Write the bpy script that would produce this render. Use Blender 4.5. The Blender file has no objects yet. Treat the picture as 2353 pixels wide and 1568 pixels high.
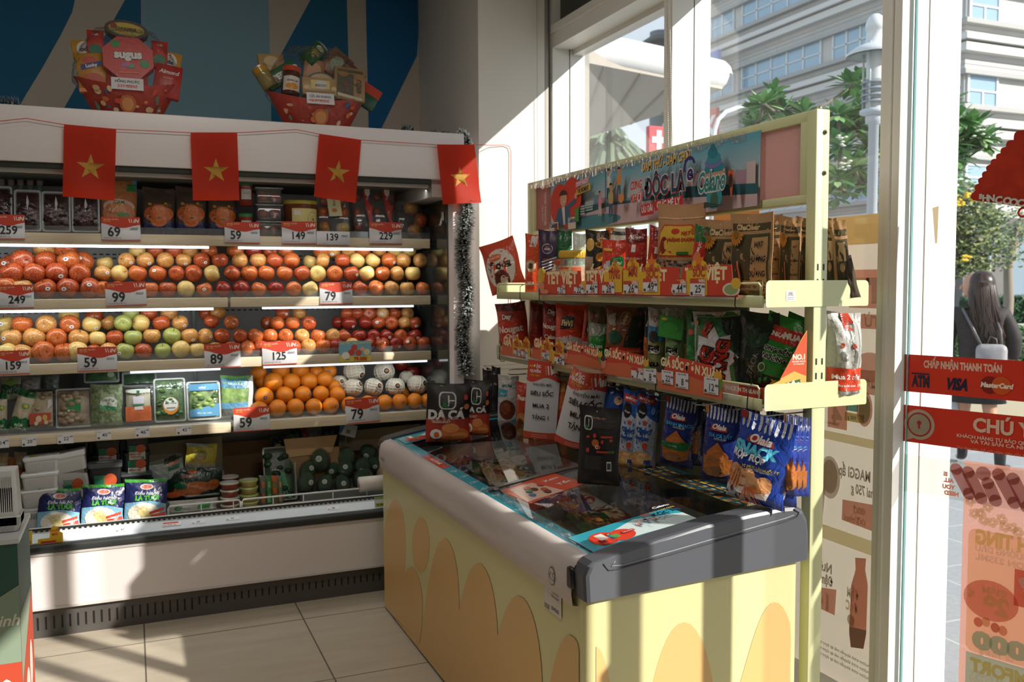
import bpy, bmesh, math, random
from mathutils import Vector, Matrix, geometry
random.seed(7)
scn = bpy.context.scene
COL = scn.collection
# ---------------------------------------------------------------- camera
FPX, YAW, PIT, ROL = 2062.0, math.radians(22.975), math.radians(3.609), math.radians(-0.2475)
CAMP = Vector((0, 0, 1.5))
_cy, _sy, _cp, _sp = math.cos(YAW), math.sin(YAW), math.cos(PIT), math.sin(PIT)
FW = Vector((_sy*_cp, _cy*_cp, -_sp)); RI0 = Vector((_cy, -_sy, 0)); UP0 = RI0.cross(FW)
_c, _s = math.cos(ROL), math.sin(ROL)
RI = _c*RI0 + _s*UP0; UPV = -_s*RI0 + _c*UP0
cam_d = bpy.data.cameras.new('camera'); cam = bpy.data.objects.new('camera', cam_d); COL.objects.link(cam)
cam_d.sensor_width = 36; cam_d.lens = FPX*36/2353; cam_d.clip_start = 0.02; cam_d.clip_end = 400
cam.matrix_world = Matrix(((RI.x, UPV.x, -FW.x, CAMP.x), (RI.y, UPV.y, -FW.y, CAMP.y), (RI.z, UPV.z, -FW.z, CAMP.z), (0, 0, 0, 1)))
cam_d.dof.use_dof = True; cam_d.dof.focus_distance = 2.75; cam_d.dof.aperture_fstop = 5.6
scn.camera = cam
# ---------------------------------------------------------------- world, sun, exposure
scn.view_settings.view_transform = 'Standard'; scn.view_settings.look = 'None'
scn.view_settings.exposure = 0.0; scn.view_settings.gamma = 1.0; scn.view_settings.use_curve_mapping = False
w = bpy.data.worlds.new('sky'); scn.world = w; w.use_nodes = True
nt = w.node_tree; nt.nodes.clear()
wo = nt.nodes.new('ShaderNodeOutputWorld'); bg = nt.nodes.new('ShaderNodeBackground')
tc = nt.nodes.new('ShaderNodeTexCoord'); sx = nt.nodes.new('ShaderNodeSeparateXYZ'); rp = nt.nodes.new('ShaderNodeValToRGB')
rp.color_ramp.elements[0].position = 0.0; rp.color_ramp.elements[0].color = (0.74, 0.80, 0.84, 1)
rp.color_ramp.elements[1].position = 0.6; rp.color_ramp.elements[1].color = (0.50, 0.66, 0.84, 1)
nt.links.new(tc.outputs['Generated'], sx.inputs[0]); nt.links.new(sx.outputs['Z'], rp.inputs[0])
nt.links.new(rp.outputs[0], bg.inputs[0]); bg.inputs[1].default_value = 1.35; nt.links.new(bg.outputs[0], wo.inputs[0])
SUND = Vector((1, -1.26, 0.88)).normalized()
sl = bpy.data.lights.new('sun', 'SUN'); sl.energy = 7.5; sl.angle = math.radians(0.6); sl.color = (1.0, 0.95, 0.87)
so = bpy.data.objects.new('sun', sl); COL.objects.link(so); so.rotation_euler = SUND.to_track_quat('Z', 'Y').to_euler(); so.location = (8, -8, 9)
def area(name, loc, sx_, sy_, power, col=(1, 1, 1), rot=(0, 0, 0), spread=180):
    l = bpy.data.lights.new(name, 'AREA'); l.shape = 'RECTANGLE'; l.size = sx_; l.size_y = sy_; l.energy = power; l.color = col
    l.spread = math.radians(spread)
    o = bpy.data.objects.new(name, l); COL.objects.link(o); o.location = loc; o.rotation_euler = rot; return o
for _x, _y, _p in ((0.35, 2.5, 19), (0.9, -0.8, 20), (-1.8, 3.4, 4), (0.9, -2.6, 14)):
    area('ceiling_fill_light', (_x, _y, 3.3), 1.2, 0.15, _p, (1.0, 0.94, 0.86))  # unseen ceiling lights added as interior fill, placed to balance the shaded faces
cy_ = scn.cycles
cy_.max_bounces = 7; cy_.diffuse_bounces = 3; cy_.glossy_bounces = 3; cy_.transmission_bounces = 4; cy_.transparent_max_bounces = 24
cy_.caustics_reflective = False; cy_.caustics_refractive = False; cy_.sample_clamp_indirect = 4.0
cy_.use_adaptive_sampling = True; cy_.adaptive_threshold = 0.02; cy_.use_denoising = True
# ---------------------------------------------------------------- helpers
def at(px, py, ax, v):
    d = RI*((px-1176.5)/FPX) + UPV*((784-py)/FPX) + FW
    i = 'XYZ'.index(ax); t = (v-CAMP[i])/d[i]; return CAMP + d*t
def lin(c):
    return c/12.92 if c <= 0.04045 else ((c+0.055)/1.055)**2.4
def hexc(h):
    return tuple(lin(int(h[i:i+2], 16)/255) for i in (0, 2, 4)) + (1.0,)
_MC = {}
FIN = {'matte': (.75, .3), 'paper': (.55, .4), 'film': (.3, .5), 'gloss': (.14, .5), 'kraft': (.85, .2), 'satin': (.4, .5), 'rough': (.95, .1)}
def M(h, fin='paper'):
    """procedural material: a colour and a finish"""
    k = (h, fin)
    if k in _MC: return _MC[k]
    m = bpy.data.materials.new(f'{fin}_{h}'); m.use_nodes = True; n = m.node_tree; b = n.nodes['Principled BSDF']
    b.inputs['Base Color'].default_value = hexc(h); r, s = FIN.get(fin, (.5, .5))
    b.inputs['Roughness'].default_value = r; b.inputs['Specular IOR Level'].default_value = s
    if fin in ('film', 'kraft'):
        t = n.nodes.new('ShaderNodeTexCoord'); no = n.nodes.new('ShaderNodeTexNoise'); bu = n.nodes.new('ShaderNodeBump')
        no.inputs['Scale'].default_value = 26 if fin == 'film' else 60; no.inputs['Detail'].default_value = 2
        no.inputs['Distortion'].default_value = 1.2
        bu.inputs['Strength'].default_value = .55 if fin == 'film' else .3; bu.inputs['Distance'].default_value = .012 if fin == 'film' else .004
        n.links.new(t.outputs['Object'], no.inputs['Vector']); n.links.new(no.outputs[0], bu.inputs['Height']); n.links.new(bu.outputs[0], b.inputs['Normal'])
    if fin == 'foil': b.inputs['Metallic'].default_value = .9; b.inputs['Roughness'].default_value = .3
    if fin == 'metal': b.inputs['Metallic'].default_value = .85; b.inputs['Roughness'].default_value = .38
    if fin == 'sheer':
        b.inputs['Roughness'].default_value = .6; o = n.nodes['Material Output']; tl = n.nodes.new('ShaderNodeBsdfTranslucent'); mx = n.nodes.new('ShaderNodeMixShader')
        tl.inputs[0].default_value = hexc(h); mx.inputs[0].default_value = .55
        n.links.new(b.outputs[0], mx.inputs[1]); n.links.new(tl.outputs[0], mx.inputs[2]); n.links.new(mx.outputs[0], o.inputs[0])
    if fin in ('decal', 'print'):
        b.inputs['Roughness'].default_value = .6; o = n.nodes['Material Output']; tl = n.nodes.new('ShaderNodeBsdfTranslucent'); mx = n.nodes.new('ShaderNodeMixShader'); tr = n.nodes.new('ShaderNodeBsdfTransparent'); m2 = n.nodes.new('ShaderNodeMixShader')
        tl.inputs[0].default_value = hexc(h); mx.inputs[0].default_value = .12 if fin == 'decal' else .6; m2.inputs[0].default_value = 1.0 if fin == 'decal' else .78
        n.links.new(b.outputs[0], mx.inputs[1]); n.links.new(tl.outputs[0], mx.inputs[2]); n.links.new(tr.outputs[0], m2.inputs[1]); n.links.new(mx.outputs[0], m2.inputs[2]); n.links.new(m2.outputs[0], o.inputs[0])
    _MC[k] = m; return m
def glow(h, e):
    k = (h, 'e', e)
    if k in _MC: return _MC[k]
    m = bpy.data.materials.new(f'glow_{h}'); m.use_nodes = True; b = m.node_tree.nodes['Principled BSDF']
    b.inputs['Base Color'].default_value = hexc(h); b.inputs['Emission Color'].default_value = hexc(h); b.inputs['Emission Strength'].default_value = e
    _MC[k] = m; return m
def clear(h='ffffff', opac=.12, rough=.05, refl=.06, bump=0):
    """thin clear film or pane: mostly lets light through, a little sheen"""
    k = (h, 'clear', opac, rough, refl, bump)
    if k in _MC: return _MC[k]
    m = bpy.data.materials.new('clear_film'); m.use_nodes = True; n = m.node_tree; n.nodes.clear()
    o = n.nodes.new('ShaderNodeOutputMaterial'); tr = n.nodes.new('ShaderNodeBsdfTransparent'); gl = n.nodes.new('ShaderNodeBsdfGlossy'); df = n.nodes.new('ShaderNodeBsdfDiffuse')
    gl.inputs['Roughness'].default_value = rough; df.inputs[0].default_value = hexc(h)
    m1 = n.nodes.new('ShaderNodeMixShader'); m2 = n.nodes.new('ShaderNodeMixShader'); fr = n.nodes.new('ShaderNodeLayerWeight'); pw = n.nodes.new('ShaderNodeMath'); ad = n.nodes.new('ShaderNodeMath')
    pw.operation = 'POWER'; pw.inputs[1].default_value = 4; ad.operation = 'MULTIPLY_ADD'; ad.inputs[1].default_value = .8; ad.inputs[2].default_value = refl; ad.use_clamp = True
    n.links.new(fr.outputs['Facing'], pw.inputs[0]); n.links.new(pw.outputs[0], ad.inputs[0]); m1.inputs[0].default_value = opac
    n.links.new(tr.outputs[0], m1.inputs[1]); n.links.new(df.outputs[0], m1.inputs[2])
    n.links.new(ad.outputs[0], m2.inputs[0]); n.links.new(m1.outputs[0], m2.inputs[1]); n.links.new(gl.outputs[0], m2.inputs[2]); n.links.new(m2.outputs[0], o.inputs[0])
    if bump:
        t = n.nodes.new('ShaderNodeTexCoord'); no = n.nodes.new('ShaderNodeTexNoise'); bu = n.nodes.new('ShaderNodeBump'); no.inputs['Scale'].default_value = 45
        bu.inputs['Strength'].default_value = bump; bu.inputs['Distance'].default_value = .02
        n.links.new(t.outputs['Object'], no.inputs['Vector']); n.links.new(no.outputs[0], bu.inputs['Height']); n.links.new(bu.outputs[0], gl.inputs['Normal']); n.links.new(bu.outputs[0], fr.inputs['Normal'])
    _MC[k] = m; return m
def noisy(h1, h2, scale=8, rough=.6, detail=4, bump=0, name='speckled', spec=.4, stretch=None, lo=.35, hi=.65):
    """two colours mixed by noise"""
    k = (h1, h2, scale, rough, bump, stretch, lo)
    if k in _MC: return _MC[k]
    m = bpy.data.materials.new(name); m.use_nodes = True; n = m.node_tree; b = n.nodes['Principled BSDF']
    t = n.nodes.new('ShaderNodeTexCoord'); no = n.nodes.new('ShaderNodeTexNoise'); r = n.nodes.new('ShaderNodeValToRGB')
    no.inputs['Scale'].default_value = scale; no.inputs['Detail'].default_value = detail
    r.color_ramp.elements[0].position = lo; r.color_ramp.elements[0].color = hexc(h1); r.color_ramp.elements[1].position = hi; r.color_ramp.elements[1].color = hexc(h2)
    src = t.outputs['Object']
    if stretch:
        mp = n.nodes.new('ShaderNodeMapping'); mp.inputs['Scale'].default_value = stretch; n.links.new(src, mp.inputs[0]); src = mp.outputs[0]
    n.links.new(src, no.inputs['Vector']); n.links.new(no.outputs[0], r.inputs[0]); n.links.new(r.outputs[0], b.inputs['Base Color'])
    b.inputs['Roughness'].default_value = rough; b.inputs['Specular IOR Level'].default_value = spec
    if bump:
        bu = n.nodes.new('ShaderNodeBump'); bu.inputs['Strength'].default_value = bump; bu.inputs['Distance'].default_value = .01
        n.links.new(no.outputs[0], bu.inputs['Height']); n.links.new(bu.outputs[0], b.inputs['Normal'])
    _MC[k] = m; return m
def m_of(x, fin='paper'):
    return M(x, fin) if isinstance(x, str) else x
# 2-D outlines
def rect(x0, y0, x1, y1): return [(x0, y0), (x1, y0), (x1, y1), (x0, y1)]
def ell(cx, cy, rx, ry=None, n=20, a0=0, a1=360):
    ry = rx if ry is None else ry
    k = n if a1-a0 >= 360 else n+1
    return [(cx+rx*math.cos(math.radians(a0+(a1-a0)*i/n)), cy+ry*math.sin(math.radians(a0+(a1-a0)*i/n))) for i in range(k)]
def star(cx, cy, r, n=5, q=.382, rot=90):
    return [(cx+(r if i % 2 == 0 else r*q)*math.cos(math.radians(rot+180*i/n)), cy+(r if i % 2 == 0 else r*q)*math.sin(math.radians(rot+180*i/n))) for i in range(2*n)]
def rrect(x0, y0, x1, y1, r, n=4):
    o = []
    for cx, cy, a in ((x1-r, y1-r, 0), (x0+r, y1-r, 90), (x0+r, y0+r, 180), (x1-r, y0+r, 270)):
        o += [(cx+r*math.cos(math.radians(a+90*i/n)), cy+r*math.sin(math.radians(a+90*i/n))) for i in range(n+1)]
    return o
_TC = {}
def text2d(s, bold=0.0):
    k = (s, bold)
    if k in _TC: return _TC[k]
    c = bpy.data.curves.new('glyphs', 'FONT'); c.body = s; c.resolution_u = 3; c.offset = bold; c.align_x = 'LEFT'
    o = bpy.data.objects.new('glyphs', c); COL.objects.link(o); bpy.context.view_layer.update()
    me = o.evaluated_get(bpy.context.evaluated_depsgraph_get()).to_mesh()
    vs = [(v.co.x, v.co.y) for v in me.vertices]; fs = [tuple(p.vertices) for p in me.polygons]
    o.to_mesh_clear() if hasattr(o, 'to_mesh_clear') else None
    bpy.data.objects.remove(o); bpy.data.curves.remove(c)
    wdt = max([v[0] for v in vs] or [0]) - min([v[0] for v in vs] or [0]); x0 = min([v[0] for v in vs] or [0])
    vs = [(x-x0, y) for x, y in vs]
    _TC[k] = (vs, fs, wdt); return _TC[k]
class MB:
    def __init__(s): s.v = []; s.f = []; s.m = []; s.sm = []; s.mats = []; s.lay = 0
    def mi(s, mat):
        mat = m_of(mat)
        if mat not in s.mats: s.mats.append(mat)
        return s.mats.index(mat)
    def add(s, vs, fs, mat, smooth=False):
        b = len(s.v); i = s.mi(mat); s.v += [tuple(v) for v in vs]
        for f in fs: s.f.append(tuple(b+k for k in f)); s.m.append(i); s.sm.append(smooth)
        return s
    def box(s, x0, y0, z0, x1, y1, z1, mat, T=None):
        vs = [Vector((x, y, z)) for z in (z0, z1) for y in (y0, y1) for x in (x0, x1)]
        if T: vs = [T @ v for v in vs]
        return s.add(vs, [(0, 2, 3, 1), (4, 5, 7, 6), (0, 1, 5, 4), (2, 6, 7, 3), (0, 4, 6, 2), (1, 3, 7, 5)], mat)
    def rbox(s, x0, y0, z0, x1, y1, z1, mat, r=.005, seg=2, T=None):
        bm = bmesh.new(); bmesh.ops.create_cube(bm, size=1)
        for v in bm.verts: v.co = Vector(((x0+x1)/2+v.co.x*(x1-x0), (y0+y1)/2+v.co.y*(y1-y0), (z0+z1)/2+v.co.z*(z1-z0)))
        bmesh.ops.bevel(bm, geom=bm.edges[:], offset=r, segments=seg, affect='EDGES', profile=.5)
        s.bm(bm, mat, T, True); return s
    def bm(s, bm, mat, T=None, smooth=False):
        bm.verts.index_update(); vs = [(T @ v.co if T else v.co.copy()) for v in bm.verts]; fs = [tuple(v.index for v in f.verts) for f in bm.faces]
        bm.free(); return s.add(vs, fs, mat, smooth)
    def cyl(s, a, b, r, mat, n=12, r2=None, cap=True):
        a = Vector(a); b = Vector(b); r2 = r if r2 is None else r2; d = (b-a).normalized()
        u = d.orthogonal().normalized(); w_ = d.cross(u); vs = []
        for p, q in ((a, r), (b, r2)):
            for i in range(n): t = 2*math.pi*i/n; vs.append(p+u*q*math.cos(t)+w_*q*math.sin(t))
        fs = [(i, (i+1) % n, n+(i+1) % n, n+i) for i in range(n)]
        if cap: fs += [tuple(range(n-1, -1, -1)), tuple(range(n, 2*n))]
        return s.add(vs, fs, mat, True)
    def tube(s, pts, r, mat, n=8):
        pts = [Vector(p) for p in pts]; vs = []; fs = []; u = None
        for i, p in enumerate(pts):
            d = (pts[min(i+1, len(pts)-1)]-pts[max(i-1, 0)]).normalized()
            u = (d.orthogonal() if u is None else u-d*u.dot(d)).normalized(); w_ = d.cross(u)
            rr = r[i] if isinstance(r, (list, tuple)) else r
            for k in range(n): t = 2*math.pi*k/n; vs.append(p+u*rr*math.cos(t)+w_*rr*math.sin(t))
        for i in range(len(pts)-1):
            for k in range(n): fs.append((i*n+k, i*n+(k+1) % n, (i+1)*n+(k+1) % n, (i+1)*n+k))
        fs += [tuple(range(n-1, -1, -1)), tuple(range((len(pts)-1)*n, len(pts)*n))]
        return s.add(vs, fs, mat, True)
    def lathe(s, prof, mat, n=20, c=(0, 0, 0), T=None, smooth=True):
        vs = []; fs = []; cx, cy, cz = c
        for r, z in prof:
            for k in range(n): t = 2*math.pi*k/n; v = Vector((cx+r*math.cos(t), cy+r*math.sin(t), cz+z)); vs.append(T @ v if T else v)
        for i in range(len(prof)-1):
            for k in range(n): fs.append((i*n+k, i*n+(k+1) % n, (i+1)*n+(k+1) % n, (i+1)*n+k))
        return s.add(vs, fs, mat, smooth)
    def prism(s, pts, S, d, mat):
        """outline pts (u,v) on surface S, d thick"""
        n = len(pts); vs = [S(u, v, 0) for u, v in pts] + [S(u, v, d) for u, v in pts]
        fs = [tuple(range(n)), tuple(range(2*n-1, n-1, -1))] + [(i, n+i, n+(i+1) % n, (i+1) % n) for i in range(n)]
        return s.add(vs, fs, mat)
    def sheet(s, S, nu, nv, mat, u0=0, u1=1, v0=0, v1=1, smooth=True, h=0):
        vs = [S(u0+(u1-u0)*i/nu, v0+(v1-v0)*j/nv, h) for j in range(nv+1) for i in range(nu+1)]
        fs = [(j*(nu+1)+i, j*(nu+1)+i+1, (j+1)*(nu+1)+i+1, (j+1)*(nu+1)+i) for j in range(nv) for i in range(nu)]
        return s.add(vs, fs, mat, smooth)
    def shape(s, S, pts, mat, edge=None, lay=None):
        if lay is None: s.lay += 1; lay = s.lay
        P2 = [Vector((x, y, 0)) for x, y in pts]; tr = geometry.tessellate_polygon([P2]); pts = [tuple(p) for p in pts]
        tris = [[pts[i] for i in t] for t in tr]
        if edge:
            out = []; st = tris[:]
            while st:
                t = st.pop(); L = [math.dist(t[i], t[(i+1) % 3]) for i in range(3)]; k = L.index(max(L))
                if L[k] > edge and len(out)+len(st) < 900:
                    a, b, c = t[k], t[(k+1) % 3], t[(k+2) % 3]; mm = ((a[0]+b[0])/2, (a[1]+b[1])/2); st += [[a, mm, c], [mm, b, c]]
                else: out.append(t)
            tris = out
        vs = []; ix = {}; fs = []
        for t in tris:
            if (t[1][0]-t[0][0])*(t[2][1]-t[0][1])-(t[2][0]-t[0][0])*(t[1][1]-t[0][1]) < 0: t = t[::-1]
            f = []
            for p in t:
                if p not in ix: ix[p] = len(vs); vs.append(S(p[0], p[1], lay))
                f.append(ix[p])
            fs.append(tuple(f))
        return s.add(vs, fs, mat, bool(edge))
    def text(s, S, st, x, y, size, mat, rot=0, bold=.02, al='C', sq=1, lay=None, mirror=False, slant=0, asp=1, w=None, mw=None):
        """x,y in surface units; asp = height unit / width unit of the surface"""
        if lay is None: s.lay += 1; lay = s.lay
        vs, fs, wd = text2d(st, bold); ox = {'C': -wd/2, 'L': 0, 'R': -wd}[al]; cr, sr = math.cos(math.radians(rot)), math.sin(math.radians(rot)); out = []
        if w and wd: sq = w/(wd*size)
        elif mw and wd*size*sq > mw: sq = mw/(wd*size)
        for a, b in vs:
            a = (a+ox)*sq+b*slant; b = b-.35; a *= size; b *= size
            if mirror: a = -a
            out.append(S(x+a*cr-b*sr, y+(a*sr+b*cr)/asp, lay))
        return s.add(out, [f[::-1] for f in fs] if mirror else fs, mat)
    def build(s, name, parent=None, loc=None, rot=None, T=None):
        me = bpy.data.meshes.new(name); me.from_pydata([tuple(v) for v in s.v], [], s.f)
        for m in s.mats: me.materials.append(m)
        me.polygons.foreach_set('material_index', s.m); me.polygons.foreach_set('use_smooth', s.sm); me.update()
        o = bpy.data.objects.new(name, me); COL.objects.link(o)
        if parent: o.parent = parent
        if T: o.matrix_world = T
        if loc: o.location = loc
        if rot: o.rotation_euler = rot
        return o
def tag(o, label=None, cat=None, group=None, kind=None):
    if label: o['label'] = label
    if cat: o['category'] = cat
    if group: o['group'] = group
    if kind: o['kind'] = kind
    return o
def thing(name, label, cat, loc=(0, 0, 0), rot=(0, 0, 0), group=None):
    o = bpy.data.objects.new(name, None); COL.objects.link(o); o.location = loc; o.rotation_euler = rot; o.empty_display_size = .05
    return tag(o, label, cat, group)
def struct(mb, name, parent=None):
    o = mb.build(name, parent)
    if not parent: o['kind'] = 'structure'
    return o
def copy_tree(o, loc=None, rot=None, parent=None, scale=None):
    c = o.copy(); COL.objects.link(c)
    if parent: c.parent = parent
    if loc is not None: c.location = loc
    if rot is not None: c.rotation_euler = rot
    if scale is not None: c.scale = scale
    for ch in [x for x in KIDS.get(o.name, []) or list(o.children)]: copy_tree(ch, parent=c)
    return c
KIDS = {}
def planeS(o, ux, vy, n):
    """flat surface: origin, unit vectors; layer k lifts 0.25 mm per step"""
    o, ux, vy, n = Vector(o), Vector(ux), Vector(vy), Vector(n)
    return lambda u, v, k: o+ux*u+vy*v+n*(k*.00025)
# ================================================================ room
CREAM = M('cfc9bd', 'matte')
tile = bpy.data.materials.new('floor_tile'); tile.use_nodes = True
n = tile.node_tree; b = n.nodes['Principled BSDF']; t = n.nodes.new('ShaderNodeTexCoord'); mp = n.nodes.new('ShaderNodeMapping'); br = n.nodes.new('ShaderNodeTexBrick')
mp.inputs['Location'].default_value = (-.012, -.005, 0); n.links.new(t.outputs['Object'], mp.inputs[0]); n.links.new(mp.outputs[0], br.inputs[0])
br.offset = 0; br.inputs['Scale'].default_value = 1; br.inputs['Brick Width'].default_value = .662; br.inputs['Row Height'].default_value = .667
br.inputs['Mortar Size'].default_value = .0035; br.inputs['Mortar Smooth'].default_value = .3
no = n.nodes.new('ShaderNodeTexNoise'); no.inputs['Scale'].default_value = 3; no.inputs['Detail'].default_value = 5
mp2 = n.nodes.new('ShaderNodeMapping'); mp2.inputs['Scale'].default_value = (1, 5, 1); n.links.new(t.outputs['Object'], mp2.inputs[0]); n.links.new(mp2.outputs[0], no.inputs[0])
r = n.nodes.new('ShaderNodeValToRGB'); r.color_ramp.elements[0].position = .3; r.color_ramp.elements[0].color = hexc('b0a592'); r.color_ramp.elements[1].position = .7; r.color_ramp.elements[1].color = hexc('beb3a0')
n.links.new(no.outputs[0], r.inputs[0]); n.links.new(r.outputs[0], br.inputs['Color1']); n.links.new(r.outputs[0], br.inputs['Color2']); br.inputs['Mortar'].default_value = hexc('5e574b')
n.links.new(br.outputs[0], b.inputs['Base Color']); b.inputs['Roughness'].default_value = .42
m = MB(); m.box(-6, -5, -.05, 2.24, 5.4, 0, tile); struct(m, 'floor')
m = MB(); m.box(-6, -5, 3.4, 2.6, 5.4, 3.5, M('c9c4ba', 'matte')); struct(m, 'ceiling')
m = MB(); m.box(-6.1, -5, 0, -6, 5.4, 3.4, CREAM); struct(m, 'wall_left')
m = MB(); m.box(-6, -5.1, 0, 2.4, -5, 3.4, CREAM); struct(m, 'wall_front')
# back wall with its painted mural
YB = 5.31
m = MB(); m.box(-6, YB, 0, 2.3, YB+.1, 3.4, M('cdc4b6', 'matte'))
def muS(px, py, k): p = at(px, py, 'Y', YB); return Vector((p.x, YB-.0006*k, p.z))
T1, T2, LB = M('2b7098', 'matte'), M('236fa8', 'matte'), M('8db4c6', 'matte')
m.shape(muS, [(-900, -240), (240, -240), (190, -80), (172, 0), (166, 28), (139, 82), (95, 160), (51, 232), (20, 300), (-900, 300)], T1, lay=1)
m.shape(muS, [(390, -240), (324, -240), (324, 0), (327, 300), (120, 300), (147, 249), (287, 0)][::-1], T1, lay=1)
m.shape(muS, [(324, -240), (612, -240), (617, 0), (620, 120), (624, 300), (327, 300)], LB, lay=2)
m.shape(muS, [(850, -240), (790, -240), (797, 0), (805, 300), (624, 300), (620, 170), (651, 115), (713, 0)], T1, lay=1)
m.shape(muS, [(835, -240), (950, -240), (962, 0), (963, 51), (958, 128), (874, 300), (847, 300)], T2, lay=3)
struct(m, 'wall_back')
# corner pillar beside the fridge
m = MB(); m.box(1.645, 4.3, 0, 2.02, YB, 3.4, M('e6e2da', 'matte'))
struct(m, 'wall_pillar')
m = MB(); m.cyl((2.022, 4.32, 0), (2.022, 4.32, 3.4), .022, M('aeaaa2', 'matte'), 16); m.box(2.0, 4.34, 0, 2.06, YB, 3.4, M('aeaaa2', 'matte')); struct(m, 'trim_1')  # rounded corner; its shadowed strip is put into the darker grey
# window wall : frame
FR = M('e8e6e0', 'satin')
def frame_part(mb_): return mb_
m = MB()
m.box(2.055, 4.29, 0, 2.152, 4.40, 3.4, FR); m.box(2.156, 4.285, 0, 2.24, 4.40, 3.4, FR)
for y0, y1 in ((3.157, 3.218), (1.97, 2.044)):
    m.box(2.05, y0, 0, 2.152, y1, 3.4, FR); m.box(2.152, y0+.004, 0, 2.158, y1-.004, 3.4, M('6d675c')); m.box(2.158, y0, 0, 2.235, y1, 3.4, FR)
    m.box(2.044, y0+.03, 0, 2.05, y1-.03, 3.4, FR)
for y0, y1 in ((3.218, 4.29), (2.044, 3.157)):
    m.box(2.055, y0, 2.727, 2.235, y1, 2.80, FR); m.box(2.045, y0, 2.80, 2.235, y1, 2.84, FR); m.box(2.06, y0, 0, 2.235, y1, .12, FR)
    m.box(2.17, y0, 2.70, 2.235, y1, 2.727, FR)
fr_ = struct(m, 'window_frame'); fr_['kind'] = 'structure'; fr_.name = 'window_1'
m = MB(); GL = clear('e8f2f2', .05, .02, .05)
m.box(2.212, 3.218, .12, 2.216, 4.285, 2.70, GL); m.box(2.212, 2.044, .12, 2.216, 3.157, 2.70, GL); m.build('pane', fr_)
m = MB(); m.box(2.10, 3.218, 2.84, 2.2, 4.29, 3.4, M('44473f', 'satin')); m.box(2.10, 2.044, 2.84, 2.2, 3.157, 3.4, M('44473f', 'satin')); m.build('upper_panel', fr_)
# wall above the door, door side wall
m = MB(); m.box(2.05, -5, 2.75, 2.3, 1.97, 3.4, CREAM); m.box(2.05, -5, 0, 2.3, -.6, 2.75, CREAM); struct(m, 'wall_right')
m = MB(); m.box(2.236, 1.985, 0, 2.30, 2.05, 3.4, M('ebe7e0', 'matte')); struct(m, 'trim_2')
m = MB()
for y0, y1 in ((1.11, 1.185), (.745, .82)): m.rbox(2.10, y0, 0, 2.145, y1, 2.75, FR, .004)  # unseen door posts, added and sized for the shadow bands on the freezer end
m.box(2.10, .80, 2.60, 2.145, 1.12, 2.75, FR); m.box(2.10, .80, 0, 2.145, 1.12, .10, FR); o2 = struct(m, 'unseen_door_2'); m = MB(); m.add([(2.12, .80, .10), (2.12, 1.12, .10), (2.12, 1.12, 2.6), (2.12, .80, 2.6)], [(0, 1, 2, 3)], clear('e8f2f2', .03, .02, .05)); m.build('pane', o2)
m = MB(); m.rbox(2.06, .76, .98, 2.085, .80, 1.35, M('9a9c9c', 'metal'), .004); m.rbox(2.085, .77, 1.0, 2.10, .79, 1.02, M('9a9c9c', 'metal'), .002); m.rbox(2.085, .77, 1.31, 2.10, .79, 1.33, M('9a9c9c', 'metal'), .004); m.build('unseen_door_handle', o2)  # unseen handle added with the posts for its plate-shaped shadow
# ================================================================ refrigerated display
YF, YS = 4.23, 4.53           # front plane, shelf-front plane
XL, XR = -1.7, 1.53
SH = [(1.738, 1.69), (1.441, 1.396), (1.150, 1.104), (.835, .787)]
WHT = M('d9d2d0', 'satin'); WOOD = noisy('cdbd9f', 'd9cbb0', 6, .5, stretch=(1, 1, 14), name='shelf_edge_wood'); INN = noisy('9b9fa0', 'a9acac', 3, .35, name='inner_metal')
fr = thing('refrigerated_display', 'long white open-fronted refrigerated display full of fruit and vegetables along the back wall', 'refrigerator', (0, 4.7, 0))
def FP(mb_, name, parent=None):
    o = mb_.build(name); o.parent = parent or fr
    if not parent: o.matrix_parent_inverse = Matrix.Translation((0, -4.7, 0))
    return o
m = MB(); m.rbox(XL, YF-.03, 2.012, XR, 5.22, 2.24, WHT, .004); FP(m, 'header_panel')
m = MB(); m.box(XL, YF-.02, 1.992, 1.36, YF+.02, 2.012, M('20261f')); m.box(XL, YF+.02, 1.975, 1.36, YF+.05, 1.99, M('c9c9c4')); m.box(XL, YF+.05, 1.998, 1.475, 5.0, 2.012, M('6b6e69')); m.box(1.37, YF, 1.93, 1.475, 4.95, 2.012, M('a9a7a2')); FP(m, 'header_trim')
m = MB(); m.rbox(1.478, YF, .10, XR, 5.22, 2.012, WHT, .004); sp = FP(m, 'side_panel')
mir = bpy.data.materials.new('dark_side_glass'); mir.use_nodes = True; b = mir.node_tree.nodes['Principled BSDF']; b.inputs['Base Color'].default_value = hexc('565b58'); b.inputs['Metallic'].default_value = .75; b.inputs['Roughness'].default_value = .1
m = MB(); m.box(1.470, 4.30, .45, 1.478, 5.0, 1.97, mir); FP(m, 'side_mirror', sp)
m = MB(); m.box(XL, 4.98, .40, 1.478, 5.03, 1.99, INN); m.box(XL, 5.03, .0, XR, 5.22, 2.012, M('8e8c86'))
for z in (1.66, 1.37, 1.075, 1.64):
    for k in range(int((1.47-XL)/.03)): m.box(XL+.03*k, 4.976, z-.0035, XL+.03*k+.018, 4.981, z+.0035, M('2c302e'))
for x in (-.28, .30, 1.42): m.box(x-.008, 4.965, .5, x+.008, 4.982, 1.97, M('6f7573', 'metal'))
FP(m, 'back_panel')
LEDS = {0: [(0, 480), (548, 950)], 1: [(10, 487), (600, 950)], 2: [(290, 500), (600, 980)], 3: []}
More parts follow.
